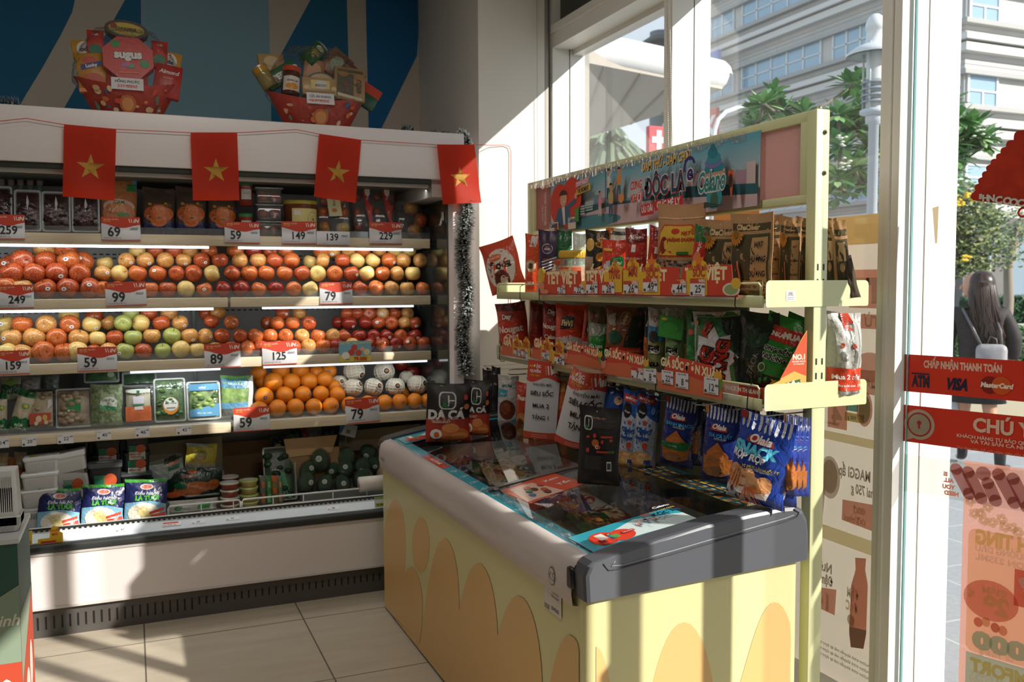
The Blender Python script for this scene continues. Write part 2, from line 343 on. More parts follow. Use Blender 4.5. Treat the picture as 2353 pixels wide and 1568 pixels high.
for i, (zt, zb) in enumerate(SH):
    m = MB(); XE = 1.452
    m.box(XL, YS+.006, zt-.022, XE, 4.97, zt-.002, M('a7a6a0', 'satin'))
    xj = at(526, 690, 'Y', YS).x if i in (1, 3) else None
    for x0, x1 in ([(XL, xj-.006), (xj+.006, XE)] if xj else [(XL, XE)]):
        m.rbox(x0, YS-.012, zb, x1, YS+.006, zt+.002, WOOD, .003)
    s_ = FP(m, 'shelf')
    m = MB(); m.box(XL, YS-.004, zt+.003, XE, YS-.002, zt+.034, clear('dfe8e6', .06, .05, .08)); FP(m, 'clear_fence', s_)
    for x in (-.28, .30, 1.42):
        m = MB(); m.box(x-.006, YS+.03, zt-.05, x+.006, 4.97, zt-.02, M('7f8583', 'metal')); FP(m, 'bracket', s_)
    for k, (a, c) in enumerate(LEDS[i]):
        xa, xc = at(a, 565, 'Y', YS).x, at(c, 565, 'Y', YS).x; xa = -1.0 if a < 12 else xa
        bright = (i == 0) or (i == 1 and k == 0)
        m = MB(); m.cyl((xa, YS+.012, zb-.007), (xc, YS+.012, zb-.007), .0055, glow('f4fbff', 5.0 if bright else 1.2), 8); FP(m, 'lamp_tube', s_)
        area('shelf_lamp_light', ((xa+xc)/2, YS+.012, zb-.016), abs(xc-xa), .02, (1.15 if bright else .6), (.95, 1, 1), (math.radians(28), 0, 0))
area('shelf_lamp_light', (.2, YF+.09, 1.972), 2.4, .02, 1.1, (1, .95, .9), (math.radians(15), 0, 0))
# deck, grille, rail, bumper, front, kick plate
m = MB(); m.box(XL, 4.33, .36, 1.478, 4.98, .40, M('b9bab5', 'satin')); m.box(XL, 4.31, .36, 1.478, 4.335, .455, M('c6c5bf', 'satin')); FP(m, 'deck')
m = MB()
for k in range(118): x = 1.46-.0215*k; m.box(x, 4.3075, .428, x+.010, 4.311, .446, M('1d211f'))
FP(m, 'air_grille')
m = MB(); S = planeS((0, 4.245, .408), (1, 0, 0), (0, .8, .32), (0, -.4, .9))
m.prism([(XL, 0), (1.478, 0), (1.478, .075), (XL, .075)], lambda u, v, k: Vector((u, 4.243+v*.9, .406+v*.42+k)), .004, M('cfd6da', 'satin')); rail = FP(m, 'price_rail')
m = MB(); m.rbox(XL, 4.198, .372, XR, 4.25, .408, M('2b2d2d', 'satin'), .012, 3); m.box(XL, 4.31-.006, .449, 1.478, 4.312, .4555, M('1c2020')); FP(m, 'bumper')
m = MB(); m.box(XL, 4.212, .128, XR, 4.30, .372, WHT); m.box(XL, 4.208, .128, XR, 4.212, .138, M('c9c2bd', 'satin')); m.box(XL, 4.206, .362, XR, 4.212, .372, M('b5afa9')); FP(m, 'front_panel')
m = MB(); m.box(XL, 4.235, 0, XR, 4.27, .128, M('4e4a47', 'satin'))
for k in range(62):
    x = -.47+.031*k
    m.box(x, 4.2335, .055 if k > 22 else .035, x+.007, 4.236, .09, M('0c0d0d'))
FP(m, 'kick_plate')
# wire fence on the deck
WW = M('d4d2cc', 'satin')
for a, c in ((386, 552), (556, 843), (-420, 28)):
    m = MB(); x0 = at(a, 1150, 'Y', 4.40).x; x1 = at(c, 1150, 'Y', 4.40).x; y = 4.40
    m.tube([(x0, y, .40), (x0, y, .468), (x0+.008, y, .479), (x1-.008, y, .479), (x1, y, .468), (x1, y, .40)], .0045, WW)
    m.tube([(x0, y, .44), (x1, y, .44)], .002, WW, 6); m.tube([(x0, y, .415), (x1, y, .415)], .002, WW, 6)
    k = 1
    while x0+.145*k < x1-.03: m.tube([(x0+.145*k, y, .40), (x0+.145*k, y, .479)], .003, WW, 6); k += 1
    FP(m, 'wire_fence')
# ---------------------------------------------------------------- price cards
RED = 'c8452f'
def card_print(m, S, W, H, num, suf, small=False, logo=True, top=True):
    m.lay = 1
    if top:
        pts = [(0, H), (0, H*.78)]+[(W*t/10, H*(.64+.10*math.cos(t/10*5.2+.3)*(1 if t < 8 else .6))) for t in range(0, 11)]+[(W, H)]
        m.shape(S, pts, M(RED)); lx = W*.70
        for q in range(2): m.shape(S, [(lx+q*W*.055, H*.93), (lx+.02*W+q*W*.055, H*.93), (lx+.045*W+q*W*.055, H*.76), (lx+.025*W+q*W*.055, H*.76)], M('f0dcc8'))
        m.text(S, 'iN', W*.89, H*.845, H*.22, M('f4e6d8'), bold=.03, slant=.2)
        m.text(S, 'GIÁ ĐẶC QUYỀN', W*.06, H*.90, H*.075, M('f3d9b0'), al='L', bold=.01); m.text(S, 'HỘI VIÊN', W*.06, H*.82, H*.07, M('e8b43c'), al='L')
    m.text(S, num, W*(.16 if len(num) < 3 else .30), H*(.38 if top else .6), H*(.56 if len(num) < 3 else .47)*(1 if top else 1.5), M('23262b'), al='L', bold=.018, sq=.92)
    m.text(S, suf, W*.93, H*(.5 if top else .68), H*.14*(1 if top else 1.5), M('3a3d42'), al='R', bold=.0)
    m.text(S, 'táo tươi nhập khẩu 1kg', W*.06, H*.12, H*.07, M('55585c'), al='L', bold=0); m.shape(S, rect(0, 0, W, H*.035), M(RED))
def price_card(px0, py0, px1, py1, num, suf, label, Y=4.510, tilt=0, top=True):
    a = at(px0, (py0+py1)/2, 'Y', Y); c = at(px1, (py0+py1)/2, 'Y', Y); t = at((px0+px1)/2, py0, 'Y', Y); b = at((px0+px1)/2, py1, 'Y', Y)
    W = c.x-a.x; H = t.z-b.z; m = MB(); S = planeS((-W/2, -.0008, 0), (1, 0, 0), (0, 0, 1), (0, -1, 0))
    m.rbox(-W/2, -.0006, 0, W/2, .0008, H, M('d9dadd', 'satin'), .0003, 1); card_print(m, S, W, H, num, suf, top=top)
    o = m.build('price_card', loc=((a.x+c.x)/2, Y, b.z), rot=(math.radians(-3), math.radians(tilt), 0)); return tag(o, label, 'price card', 'large price cards on the refrigerated shelves')
for a in ((-26, 493, 57, 550, '259', '.000đ', 'price card 59 cut by the left picture edge on the top shelf'),
          (233, 499, 323, 553, '69', '.000đ', 'price card 69 on the top shelf under the first flag'),
          (516, 510, 597, 559, '59', '.000đ', 'price card 59 on the top shelf under the second flag'),
          (648, 509, 727, 561, '149', '.000đ', 'price card 149 under the yellow-lidded jar'),
          (728, 532, 804, 564, '139', '.000đ', 'low white price card 139 without a full red top'),
          (849, 511, 923, 561, '229', '.000đ', 'price card 229 at the right end of the top shelf'),
          (-6, 655, 78, 709, '249', '.000đ', 'price card 249 at the left edge of the upper apple shelf'),
          (243, 648, 337, 703, '99', '.900đ', 'price card 99 in front of the upper apple shelf', 2),
          (735, 649, 810, 699, '79', '.900đ', 'price card 79 with purple dot on the upper apple shelf'),
          (-10, 806, 68, 861, '159', '.000đ', 'price card 159 at the left edge of the lower apple shelf'),
          (178, 798, 269, 853, '59', '.000đ', 'price card 59 in front of the green and red apples'),
          (470, 790, 553, 845, '89', '.900đ', 'price card 89 on the lower apple shelf'),
          (603, 785, 683, 838, '125', '.000đ', 'sunlit price card 125 on the lower apple shelf'),
          (537, 936, 620, 991, '59', '.900đ', 'price card 59 in front of the piled oranges'),
          (795, 915, 873, 972, '79', '.900đ', 'price card 79 below the pears in foam nets', 2)):
    price_card(*a[:7], Y=4.512, tilt=-a[7] if len(a) > 7 else random.uniform(-.8, .8), top=(a[4] != '139'))
# promo card with apples
a = at(779, 808, 'Y', 4.512); c = at(853, 808, 'Y', 4.512); W = c.x-a.x; H = at(815, 784, 'Y', 4.512).z-at(815, 831, 'Y', 4.512).z
m = MB(); S = planeS((-W/2, -.0008, 0), (1, 0, 0), (0, 0, 1), (0, -1, 0)); m.box(-W/2, -.0006, 0, W/2, .0008, H, M('7fb6cc'))
m.shape(S, [(0, 0), (W, 0), (W, H*.3), (W*.6, H*.24), (0, H*.34)], M('dfc95c'))
for x, y, q, h in ((.47, .68, .1, 'd0503c'), (.38, .45, .1, 'c84a38'), (.6, .42, .1, 'cf5542'), (.86, .45, .1, 'ead9a8'), (.72, .6, .07, 'e6b98a'), (.2, .3, .12, 'f2ece0')): m.shape(S, ell(W*x, H*y, W*q, W*q*.95), M(h))
m.text(S, 'GIÁ TỐT', W*.03, H*.9, H*.13, M('e8e070'), al='L', bold=.03); m.text(S, 'THỨ 6 HÀNG TUẦN', W*.4, H*.9, H*.11, M('e8e070'), al='L', bold=.03)
m.text(S, '79.000', W*.45, H*.13, H*.24, M('c9342a'), al='L', bold=.04); m.text(S, 'đ/kg', W*.2, H*.12, H*.1, M('3a7a4a'), al='L')
tag(m.build('promotion_card', loc=((a.x+c.x)/2, 4.512, at(815, 831, 'Y', 4.512).z)), 'blue and yellow promotion card printed with apples on the lower apple shelf', 'price card')
# small shelf tags
def small_tag(px0, py0, px1, py1, num, label, Y=4.514, col='dfe0e2', rot=0, grp='small paper price tags'):
    a = at(px0, py1, 'Y', Y); c = at(px1, py1, 'Y', Y); t = at(px0, py0, 'Y', Y); W = c.x-a.x; H = t.z-a.z; m = MB()
    S = planeS((0, -.0008, 0), (1, 0, 0), (0, 0, 1), (0, -1, 0)); m.box(0, -.0006, 0, W, .0006, H, M(col)); m.text(S, num, W*.55, H*.5, H*.5, M('33363c'), bold=.01); m.text(S, '.000', W*.97, H*.68, H*.18, M('33363c'), al='R')
    m.shape(S, rect(W*.08, H*.1, W*.22, H*.3), M('44474c')); m.text(S, 'rau củ', W*.08, H*.82, H*.13, M('66696e'), al='L')
    return tag(m.build('price_tag', loc=(a.x, Y, a.z), rot=(0, math.radians(-rot), 0)), label, 'price tag', grp)
for x0, y0, x1, y1, nn in ((-10, 1007, 21, 1031, '14'), (50, 1005, 84, 1027, '20'), (132, 998, 169, 1021, '22'), (222, 990, 256, 1012, '40'), (311, 983, 344, 1006, '46'), (405, 979, 440, 1000, '45')):
    small_tag(x0, y0, x1, y1, nn, f'small white price tag with {nn}, {dict(zip(("14","20","22","40","46","45"),("at left picture edge","under the tan mushroom tray","under the green-labelled tray","under the bean sprouts","under the carrot tray","under the salad packs")))[nn]}')
for i, (px, nn) in enumerate(((265, '47'), (440, '50'), (519, '34'), (752, '28'))):
    p = at(px, [1236, 1219, 1213, 1185][i], 'Y', 4.27); m = MB(); W, H = .06, .024
    Sx = lambda u, v, k: Vector((u, v*.9-k*.0002*.42, v*.42+.0045+k*.0002*.9)); m.shape(Sx, rect(0, 0, W, H), M('e2e3e5'), lay=1); m.text(Sx, nn, W*.5, H*.5, H*.6, M('33363c'), lay=3); m.shape(Sx, rect(.004, .003, .012, .008), M('44474c'), lay=3)
    tag(m.build('price_tag', loc=(p.x, 4.262, .406+.019*.42/.9+.0008)), f'thin price tag {nn} in the bottom rail, {["leftmost","second from left","third from left","rightmost"][i]} of four', 'price tag')
# red word strip in the rail and yellow offer tags
m = MB(); p = at(373, 1226, 'Y', 4.27); Sx = lambda u, v, k: Vector((u, v*.9-k*.0001, v*.42+.005+k*.0002)); m.shape(Sx, rect(0, 0, .08, .03), M('e6e4e4'), lay=1); m.shape(Sx, rect(.004, .018, .07, .028), M('d4553f'), lay=3); m.text(Sx, 'ƯU ĐÃI 15', .03, .008, .012, M('b4553f'), lay=3)
tag(m.build('offer_strip', loc=(p.x, 4.262, .416)), 'small red and white offer strip in the bottom rail', 'price tag')
def yellow_tag(px0, py0, px1, py1, Y, rows, label, lobe=True):
    a = at(px0, py1, 'Y', Y); c = at(px1, py1, 'Y', Y); t = at(px0, py0, 'Y', Y); W = c.x-a.x; H = t.z-a.z; m = MB(); S = planeS((0, -.0008, 0), (1, 0, 0), (0, 0, 1), (0, -1, 0))
    out = [(0, 0), (W, 0), (W, H*.66), (W*.88, H*.72), (W*.8, H*.95), (W*.6, H), (W*.5, H*.8), (W*.46, H*.5), (0, H*.48)] if lobe else [(0, H*.2), (W*.2, 0), (W*.95, 0), (W, H), (0, H*.8)]
    m.prism(out, lambda u, v, k: Vector((u, -.0006+k, v)), .0012, M('e3b92c')); m.lay = 2
    for st, x, y, q, col in rows: m.text(S, st, W*x, H*y, H*q, M(col), bold=.03)
    if lobe: m.shape(S, rect(W*.12, H*.05, W*.72, H*.38), M('e4e4e6')); m.shape(S, rect(W*.12, H*.28, W*.72, H*.38), M('c8452f')); m.text(S, '12', W*.5, H*.15, H*.16, M('33363c'))
    return tag(m.build('offer_tag', loc=(a.x, Y, a.z)), label, 'price tag')
yellow_tag(27, 1224, 76, 1266, 4.232, [('MUA 2', .5, .62, .22, 'd4452f'), ('TẶNG 1', .55, .36, .22, 'd4452f')], 'yellow and red buy-two-get-one tag beside the stacked foam trays', False)
yellow_tag(88, 1212, 146, 1266, 4.232, [('KHUYẾN', .68, .8, .1, 'd4452f'), ('MÃI', .68, .64, .14, 'd4452f')], 'yellow lobed offer tag with price below the left cheese pack')
# ================================================================ fruit
def apple_mat(c1, c2, c3):
    m = bpy.data.materials.new('apple_skin'); m.use_nodes = True; n = m.node_tree; b = n.nodes['Principled BSDF']
    t = n.nodes.new('ShaderNodeTexCoord'); oi = n.nodes.new('ShaderNodeObjectInfo'); ad = n.nodes.new('ShaderNodeVectorMath'); sc = n.nodes.new('ShaderNodeMath'); sc.operation = 'MULTIPLY'; sc.inputs[1].default_value = 7
    cb = n.nodes.new('ShaderNodeCombineXYZ'); n.links.new(oi.outputs['Random'], sc.inputs[0]); n.links.new(sc.outputs[0], cb.inputs[0]); n.links.new(t.outputs['Object'], ad.inputs[0]); n.links.new(cb.outputs[0], ad.inputs[1])
    no = n.nodes.new('ShaderNodeTexNoise'); no.inputs['Scale'].default_value = 14; no.inputs['Detail'].default_value = 2; n.links.new(ad.outputs[0], no.inputs[0])
    r = n.nodes.new('ShaderNodeValToRGB'); e = r.color_ramp.elements; e[0].position = .36; e[0].color = hexc(c1); e[1].position = .62; e[1].color = hexc(c3); x = e.new(.5); x.color = hexc(c2)
    n.links.new(no.outputs[0], r.inputs[0]); n.links.new(r.outputs[0], b.inputs['Base Color']); b.inputs['Roughness'].default_value = .26; b.inputs['Specular IOR Level'].default_value = .5
    return m
AM = {'dark red': apple_mat('6e1c15', '8a2519', 'a63c26'), 'red': apple_mat('942a1a', 'a93c22', 'c27a3e'), 'orange-red': apple_mat('ab3e1e', 'bd572b', 'cd8a44'),
      'yellow-red': apple_mat('ad4628', 'c98f4a', 'cdb26c'), 'yellow': apple_mat('d08a4a', 'd9be70', 'd6c983'), 'green': apple_mat('9a8a4a', '97a555', 'a9b46a')}
STK = M('e9e6e0')
def apple_mesh(mat, r=1, tall=.95, stem=True):
    m = MB(); pr = []
    for i in range(15):
        a = math.pi*i/14; rr = math.sin(a)**.85*(1+.04*math.sin(a)); zz = -math.cos(a)*tall
        if i < 3: zz += .14*(1-i/3)**.8
        if i > 11: zz -= .22*((i-11)/3)**1.4
        rr *= 1+.06*math.cos(a*1.0+2.6)
        pr.append((max(rr, .001), zz))
    m.lathe([(a*r, z*r) for a, z in pr], mat, 16)
    if stem: m.cyl((0, 0, .68*r), (.08*r, 0, 1.05*r), .035*r, M('4a3520'), 5)
    me = m.build('apple').data; return me
AME = {}
def first_use(me_src, name):
    o = bpy.data.objects.new(name, me_src); COL.objects.link(o); return o
for k, v in AM.items():
    AME[k] = apple_mesh(v); bpy.data.objects.remove([o for o in bpy.data.objects if o.data == AME[k]][0])
m = MB(); Sst = lambda u, v, k: Vector((u, -math.sqrt(max(.0, 1.0-u*u-v*v))*1.02-.012, v)); m.shape(Sst, ell(0, 0, .23, .19, 10), STK, edge=.2, lay=0); m.shape(lambda u, v, k: Sst(u, v, k)+Vector((0, -.01, 0)), ell(0, 0, .1, .07, 8), M('3a4a7a'), lay=0)
_o = m.build('fruit_sticker'); STM = _o.data; bpy.data.objects.remove(_o)
ORD = ['', 'first', 'second', 'third', 'fourth', 'fifth', 'sixth', 'seventh', 'eighth', 'ninth', 'tenth', 'eleventh', 'twelfth', 'thirteenth', 'fourteenth', 'fifteenth', 'sixteenth', 'seventeenth', 'eighteenth', 'nineteenth', 'twentieth', 'twenty-first', 'twenty-second', 'twenty-third', 'twenty-fourth', 'twenty-fifth', 'twenty-sixth', 'twenty-seventh', 'twenty-eighth', 'twenty-ninth', 'thirtieth', 'thirty-first', 'thirty-second', 'thirty-third', 'thirty-fourth', 'thirty-fifth']
def pick(ws):
    t = random.uniform(0, sum(w_ for _, w_ in ws))
    for k, w_ in ws:
        t -= w_
        if t <= 0: return k
    return ws[-1][0]
def pile(rows, zs, group, shelfname, wsf, rf):
    for ri, (rname, Y, py, lst) in enumerate(rows):
        for oi, e in enumerate(sorted(lst, key=lambda e: e[0] if isinstance(e, tuple) else e)):
            px, dy, back = (e+(0, 0))[:3] if isinstance(e, tuple) else (e, 0, 0)
            y = Y+(.055 if back else 0); p = at(px, py+dy, 'Y', y); r_ = rf(px)*random.uniform(.93, 1.05)
            z = zs+r_*1.04 if ri == 0 else max(p.z, zs+r_*1.04)
            k = pick(wsf(px)); o = bpy.data.objects.new('apple', AME[k]); COL.objects.link(o)
            o.location = (p.x, y+random.uniform(-.004, .004), z); o.scale = (r_, r_, r_)
            o.rotation_euler = (random.choice([0, 0, .5, -.6, 1.3, .2, -.3]), random.uniform(-.5, .5), random.uniform(0, 6.28)) if random.random() < .8 else (1.5, 0, random.uniform(-.5, .5))
            tag(o, f'{k} apple, {ORD[oi+1]} from left in the {rname} row of the {shelfname} apple shelf', 'apple', group)
            if random.random() < .22:
                s = bpy.data.objects.new('fruit_sticker', STM); COL.objects.link(s); s.parent = o; R_ = o.rotation_euler.to_matrix().inverted() @ Matrix.Rotation(random.uniform(-.7, .7), 3, 'Z') @ Matrix.Rotation(random.uniform(-.4, .5), 3, 'X')
                s.rotation_euler = R_.to_euler()
def w_up(px):
    if px < 200: return [('orange-red', 5), ('red', 4), ('yellow-red', 2)]
    if px < 330: return [('yellow-red', 4), ('red', 3), ('yellow', 2), ('orange-red', 3)]
    if px < 700: return [('orange-red', 5), ('red', 4), ('yellow-red', 2), ('yellow', 1), ('dark red', 1.2)]
    return [('yellow', 2), ('yellow-red', 4), ('red', 3), ('orange-red', 4)]
def w_lo(px):
    if px < 200: return [('yellow', 5), ('yellow-red', 5), ('orange-red', 2)]
    if px < 460: return [('yellow-red', 4), ('red', 4), ('green', 2.5), ('yellow', 2)]
    if px < 600: return [('orange-red', 5), ('yellow-red', 3), ('red', 1)]
    if px < 760: return [('orange-red', 5), ('red', 4), ('yellow-red', 2)]
    return [('dark red', 3), ('red', 5), ('yellow-red', 3)]
def r_up(px): return .050 if px < 215 else .0405
def r_lo(px): return .048 if px < 200 else .041 if px < 470 else .038
pile([('front', 4.600, 664, [11, 50, 105, 156, 207, 237, 270, 305, 344, 385, 427, 470, 512, 554, 594, 634, 674, 712, 750, 790, 828, 864, 899, 935, 971]),
      ('second', 4.635, 629, [28, 79, 130, 184, 236, 274, 316, 362, 406, 444, 487, 533, 573, 612, 654, 694, 730, 769, 807, 843, 879, 912, 948]),
      ('third', 4.67, 599, [51, 105, 158, (190, 4, 1), (22, 12, 1), (242, 8, 1), 291, 334, 380, 422, 463, 505, 551, 593, 631, 670, (713, 4, 1), 742, 787, 820, 856, 893, 926, 965]),
      ('top', 4.715, 577, [(102, -4), (150, -4), 315, 358, 400, 436, 480, 541, 582, 620, 657, 738, 764, 800, 833, 872, 907, 940])],
     1.44, 'apples piled on the upper apple shelf', 'upper', w_up, r_up)
pile([('front', 4.600, 805, [13, 51, 99, 148, 178, 215, 250, 287, 329, 374, 416, 454, 495, 530, 569, 600, 640, 676, 709, 742, 772, 810, 847, 878, 909, 941, 973]),
      ('second', 4.635, 773, [(26, 5), (78, 5), (130, 4), (181, 6), (224, 6), (264, 4), (306, 4), 349, 395, 436, 472, 510, 552, 586, 620, 657, 694, 731, 765, 791, 825, 858, 888, 920, 953]),
      ('third', 4.67, 743, [(12, 4, 1), (51, 3), (107, 3), (161, 3), (210, 4), (250, 0, 1), 283, 324, 371, 414, (486, -4), (531, -2), (615, 0, 1), 637, 672, 710, (777, 0, 1), 802, 839, 869, 899, 930, 953]),
      ('top', 4.715, 721, [(158, 6, 1), (217, 8, 1), 301, 342, 388, (502, -2), (475, 0, 1), 648, 687, 797, 820, 848, 878, 907, 936])],
     1.149, 'apples piled on the lower apple shelf', 'lower', w_lo, r_lo)
# oranges
OM = noisy('cf6f14', 'da8420', 60, .42, bump=.15, name='orange_peel')
m = MB(); m.lathe([(math.sin(math.pi*i/12)+.001, -math.cos(math.pi*i/12)*.97) for i in range(13)], OM, 18); m.lathe([(.07, .95), (.05, .99), (.001, .99)], M('6b5a2a'), 6)
_o = m.build('orange'); ORM = _o.data; bpy.data.objects.remove(_o)
def bunch(name, me, cat, rows, group, lab, zs, r0, rotf=lambda: (random.uniform(-1.5, 1.5), random.uniform(-.6, .6), random.uniform(0, 6)), stick=None):
    for rname, Y, lst in rows:
        for oi, (px, py, q) in enumerate(sorted(lst)):
            p = at(px, py, 'Y', Y); r_ = r0*q; o = bpy.data.objects.new(name, me); COL.objects.link(o); o.location = (p.x, Y, max(p.z, zs+r_*1.01)); o.scale = (r_,)*3; o.rotation_euler = rotf()
            tag(o, lab.format(row=rname, n=ORD[oi+1]), cat, group)
            if stick and random.random() < stick:
                s = bpy.data.objects.new('fruit_sticker', STM2); COL.objects.link(s); s.parent = o; s.rotation_euler = (o.rotation_euler.to_matrix().inverted() @ Matrix.Rotation(random.uniform(-.8, 1.0), 3, 'Z')).to_euler()
m = MB(); m.shape(Sst, ell(0, 0, .17, .17, 10), M('3b2f74'), edge=.2, lay=0); m.shape(lambda u, v, k: Sst(u, v, k)+Vector((0, -.01, 0)), ell(0, 0, .07, .07, 8), M('c9c4e0'), lay=0); _o = m.build('fruit_sticker'); STM2 = _o.data; bpy.data.objects.remove(_o)
bunch('orange', ORM, 'orange', [
    ('front', 4.61, [(638, 942, 1.05), (679, 938, 1.05), (721, 937, 1.0), (760, 935, 1.0), (803, 932, 1.0), (845, 930, 1.0), (884, 927, 1.0), (918, 926, 1.0), (953, 923, 1.0), (982, 921, .9), (596, 948, 1)]),
    ('second', 4.65, [(606, 912, 1.15), (654, 908, 1.05), (696, 906, 1), (737, 905, 1), (775, 907, 1)]),
    ('third', 4.69, [(627, 879, 1.2), (670, 878, 1.1), (710, 876, 1.08), (746, 872, 1.05), (768, 888, .9)]),
    ('top', 4.73, [(645, 851, 1.1), (690, 851, 1.1), (594, 857, 1), (727, 857, .95), (756, 853, .95), (602, 878, 1), (930, 905, .8)])],
    'oranges piled on the vegetable shelf', 'orange citrus fruit, {n} from left in the {row} row of the orange pile', .835, .043, stick=.3)
# pears in foam nets
FOAM = noisy('d8d0bf', 'b99f7d', 30, .8, bump=.6, name='foam_net', lo=.45, hi=.75)
m = MB(); pr = [(math.sin(math.pi*i/14)**.8*(1+.03*(i % 2))+.001, -math.cos(math.pi*i/14)*.93) for i in range(15)]; m.lathe(pr, FOAM, 20)
for k in range(12):
    a = k*.5236; m.tube([(math.cos(a)*math.sin(t)*1.05, math.sin(a)*math.sin(t)*1.05, -math.cos(t)*.98) for t in [math.pi*j/8 for j in range(1, 8)]], .055, M('dcd6c8', 'rough'), 5)
for j in range(1, 5):
    z = -.7+j*.3; R_ = math.sqrt(1-z*z)*1.04; m.tube([(R_*math.cos(t*.5236), R_*math.sin(t*.5236), z+(.05 if t % 2 else -.05)) for t in range(13)], .05, M('dcd6c8', 'rough'), 5)
_o = m.build('netted_pear'); PEM = _o.data; bpy.data.objects.remove(_o)
m = MB(); S1 = lambda u, v, k: Vector((u, -math.sqrt(max(0, 1-u*u-v*v))*1.1-.05-.01*k, v)); m.shape(S1, ell(0, 0, .36, .36, 14), M('e6e0d2'), edge=.25, lay=0); m.shape(S1, ell(0, 0, .28, .28, 14), M('26221f'), edge=.25, lay=1); m.shape(S1, ell(.02, .02, .16, .12, 10), M('c07a3a'), lay=2)
_o = m.build('fruit_sticker'); PST = _o.data; bpy.data.objects.remove(_o)
for i, (px, py, q, Y, lb) in enumerate(((814, 853, 1.15, 4.72, 'topmost left pear'), (883, 854, 1.15, 4.72, 'topmost right pear'), (812, 891, 1.0, 4.66, 'second middle-row pear'), (858, 890, 1.02, 4.66, 'third middle-row pear'), (908, 889, 1.05, 4.66, 'fourth middle-row pear'), (959, 884, 1.1, 4.67, 'rightmost pear'), (779, 880, .85, 4.71, 'leftmost pear behind oranges'), (934, 868, .8, 4.73, 'small rear right pear'))):
    p = at(px, py, 'Y', Y); o = bpy.data.objects.new('netted_pear', PEM); COL.objects.link(o); o.location = p; r_ = .0465*q; o.scale = (r_,)*3; o.rotation_euler = (random.uniform(-.3, .3), random.uniform(-.4, .4), 0); tag(o, lb+' in white foam net with round black sticker', 'pear', 'pears in foam nets')
    s = bpy.data.objects.new('fruit_sticker', PST); COL.objects.link(s); s.parent = o; s.rotation_euler = (random.uniform(-.5, .4), 0, random.uniform(-.1, .6))
for px, py, lb in ((921, 838, 'left'), (948, 856, 'right')):
    o = bpy.data.objects.new('apple', AME['dark red']); COL.objects.link(o); o.location = at(px, py, 'Y', 4.8); o.scale = (.042,)*3; tag(o, f'dark red apple at the {lb} behind the netted pears', 'apple')
# ================================================================ chest freezer
FX0, FX1, FY0, FY1 = 1.045, 1.735, 1.993, 4.02
YEL, ORG = M('cfc994', 'satin'), M('d3ad70', 'satin')
fz = thing('chest_freezer', 'yellow chest freezer with orange leaf shapes, grey end caps and sliding glass lid', 'freezer', (1.39, 3.0, 0))
IFZ = Matrix.Translation((-1.39, -3.0, 0))
def ZP(mb_, name, parent=None):
    o = mb_.build(name); o.parent = parent or fz
    if not parent: o.matrix_parent_inverse = IFZ
    return o
def zl(x): # lid height across the freezer
    pts = [(1.045, .785), (1.10, .800), (1.25, .826), (1.4, .848), (1.55, .862), (1.735, .868)]
    for (a, za), (b, zb) in zip(pts, pts[1:]):
        if x <= b: return za+(zb-za)*(max(x, a)-a)/(b-a)
    return pts[-1][1]
m = MB(); out = rrect(FX0, FY0, FX1, FY1, .03, 5); n_ = len(out); Sx = lambda u, v, k: Vector((u, v, k))
inn = [(min(max(x, FX0+.055), FX1-.035), min(max(y, FY0+.06), FY1-.06)) for x, y in out]
vs = [Vector((x, y, 0.01)) for x, y in out]+[Vector((x, y, .71)) for x, y in out]+[Vector((x, y, .75)) for x, y in inn]+[Vector((x, y, .30)) for x, y in inn]
fs = []
for r_ in range(3): fs += [(r_*n_+i, r_*n_+(i+1) % n_, (r_+1)*n_+(i+1) % n_, (r_+1)*n_+i) for i in range(n_)]
m.add(vs, fs[:n_], YEL, True); m.add(vs, fs[n_:], M('c9ccc9', 'satin')); m.add(vs, [tuple(range(3*n_, 4*n_))], M('c9ccc9', 'satin'))
def SL(px, py, k): p = at(px, py, 'X', FX0); return Vector((FX0-.0004*k, min(max(p.y, FY0+.031), FY1-.03), max(p.z, .012)))
def leafpx(xt, yt, w, xb, yb, n=14):
    L, R_ = [], []
    for i in range(n+1):
        t = (i/n)**2; cx = xt+(xb-xt)*t*t; cy = yt+(yb-yt)*t; ww = w*(math.sqrt(max(0, 1-(1-t/.42)**2)) if t < .42 else 1-.25*((t-.42)/.58)**2)
        L.append((cx-ww, cy)); R_.append((cx+ww, cy))
    return L+R_[::-1]
for a in ((908, 1147, 27, 890, 1470), (965, 1190, 21, 972, 1318), (945, 1303, 32, 900, 1640), (1022, 1238, 42, 950, 1800), (1100, 1295, 55, 1020, 2000), (1192, 1370, 68, 1090, 2200), (1310, 1460, 60, 1240, 2300)):
    P_ = leafpx(*a) if a[0] != 965 else ell(967, 1253, 20, 64, 20)
    if a[3] < 890.5: P_ = [(max(x, 879), y) for x, y in P_]
    m.shape(SL, [p for p in P_], ORG)
def SE(px, py, k): p = at(px, py, 'Y', FY0); return Vector((min(max(p.x, FX0+.031), FX1-.031), FY0-.0004*k, max(p.z, .012)))
m.lay = 0
m.shape(SE, leafpx(1572, 1430, 88, 1450, 2300), ORG); m.shape(SE, leafpx(1780, 1384, 62, 1560, 2000), ORG); m.shape(SE, leafpx(1368, 1486, 48, 1330, 2200), ORG)
ZP(m, 'body')
def cap_profile(g=0):
    return [(FX0-.008, .695), (FX0-.012, .76), (1.045, .785), (1.06, .796), (1.15, .816), (1.25, .834), (1.4, .857), (1.55, .872), (1.66, .879), (1.70, .877), (1.728, .862), (1.743, .835), (1.749, .79), (1.749, .718), (1.4, .707)]
GCAP = M('4b4e54', 'satin')
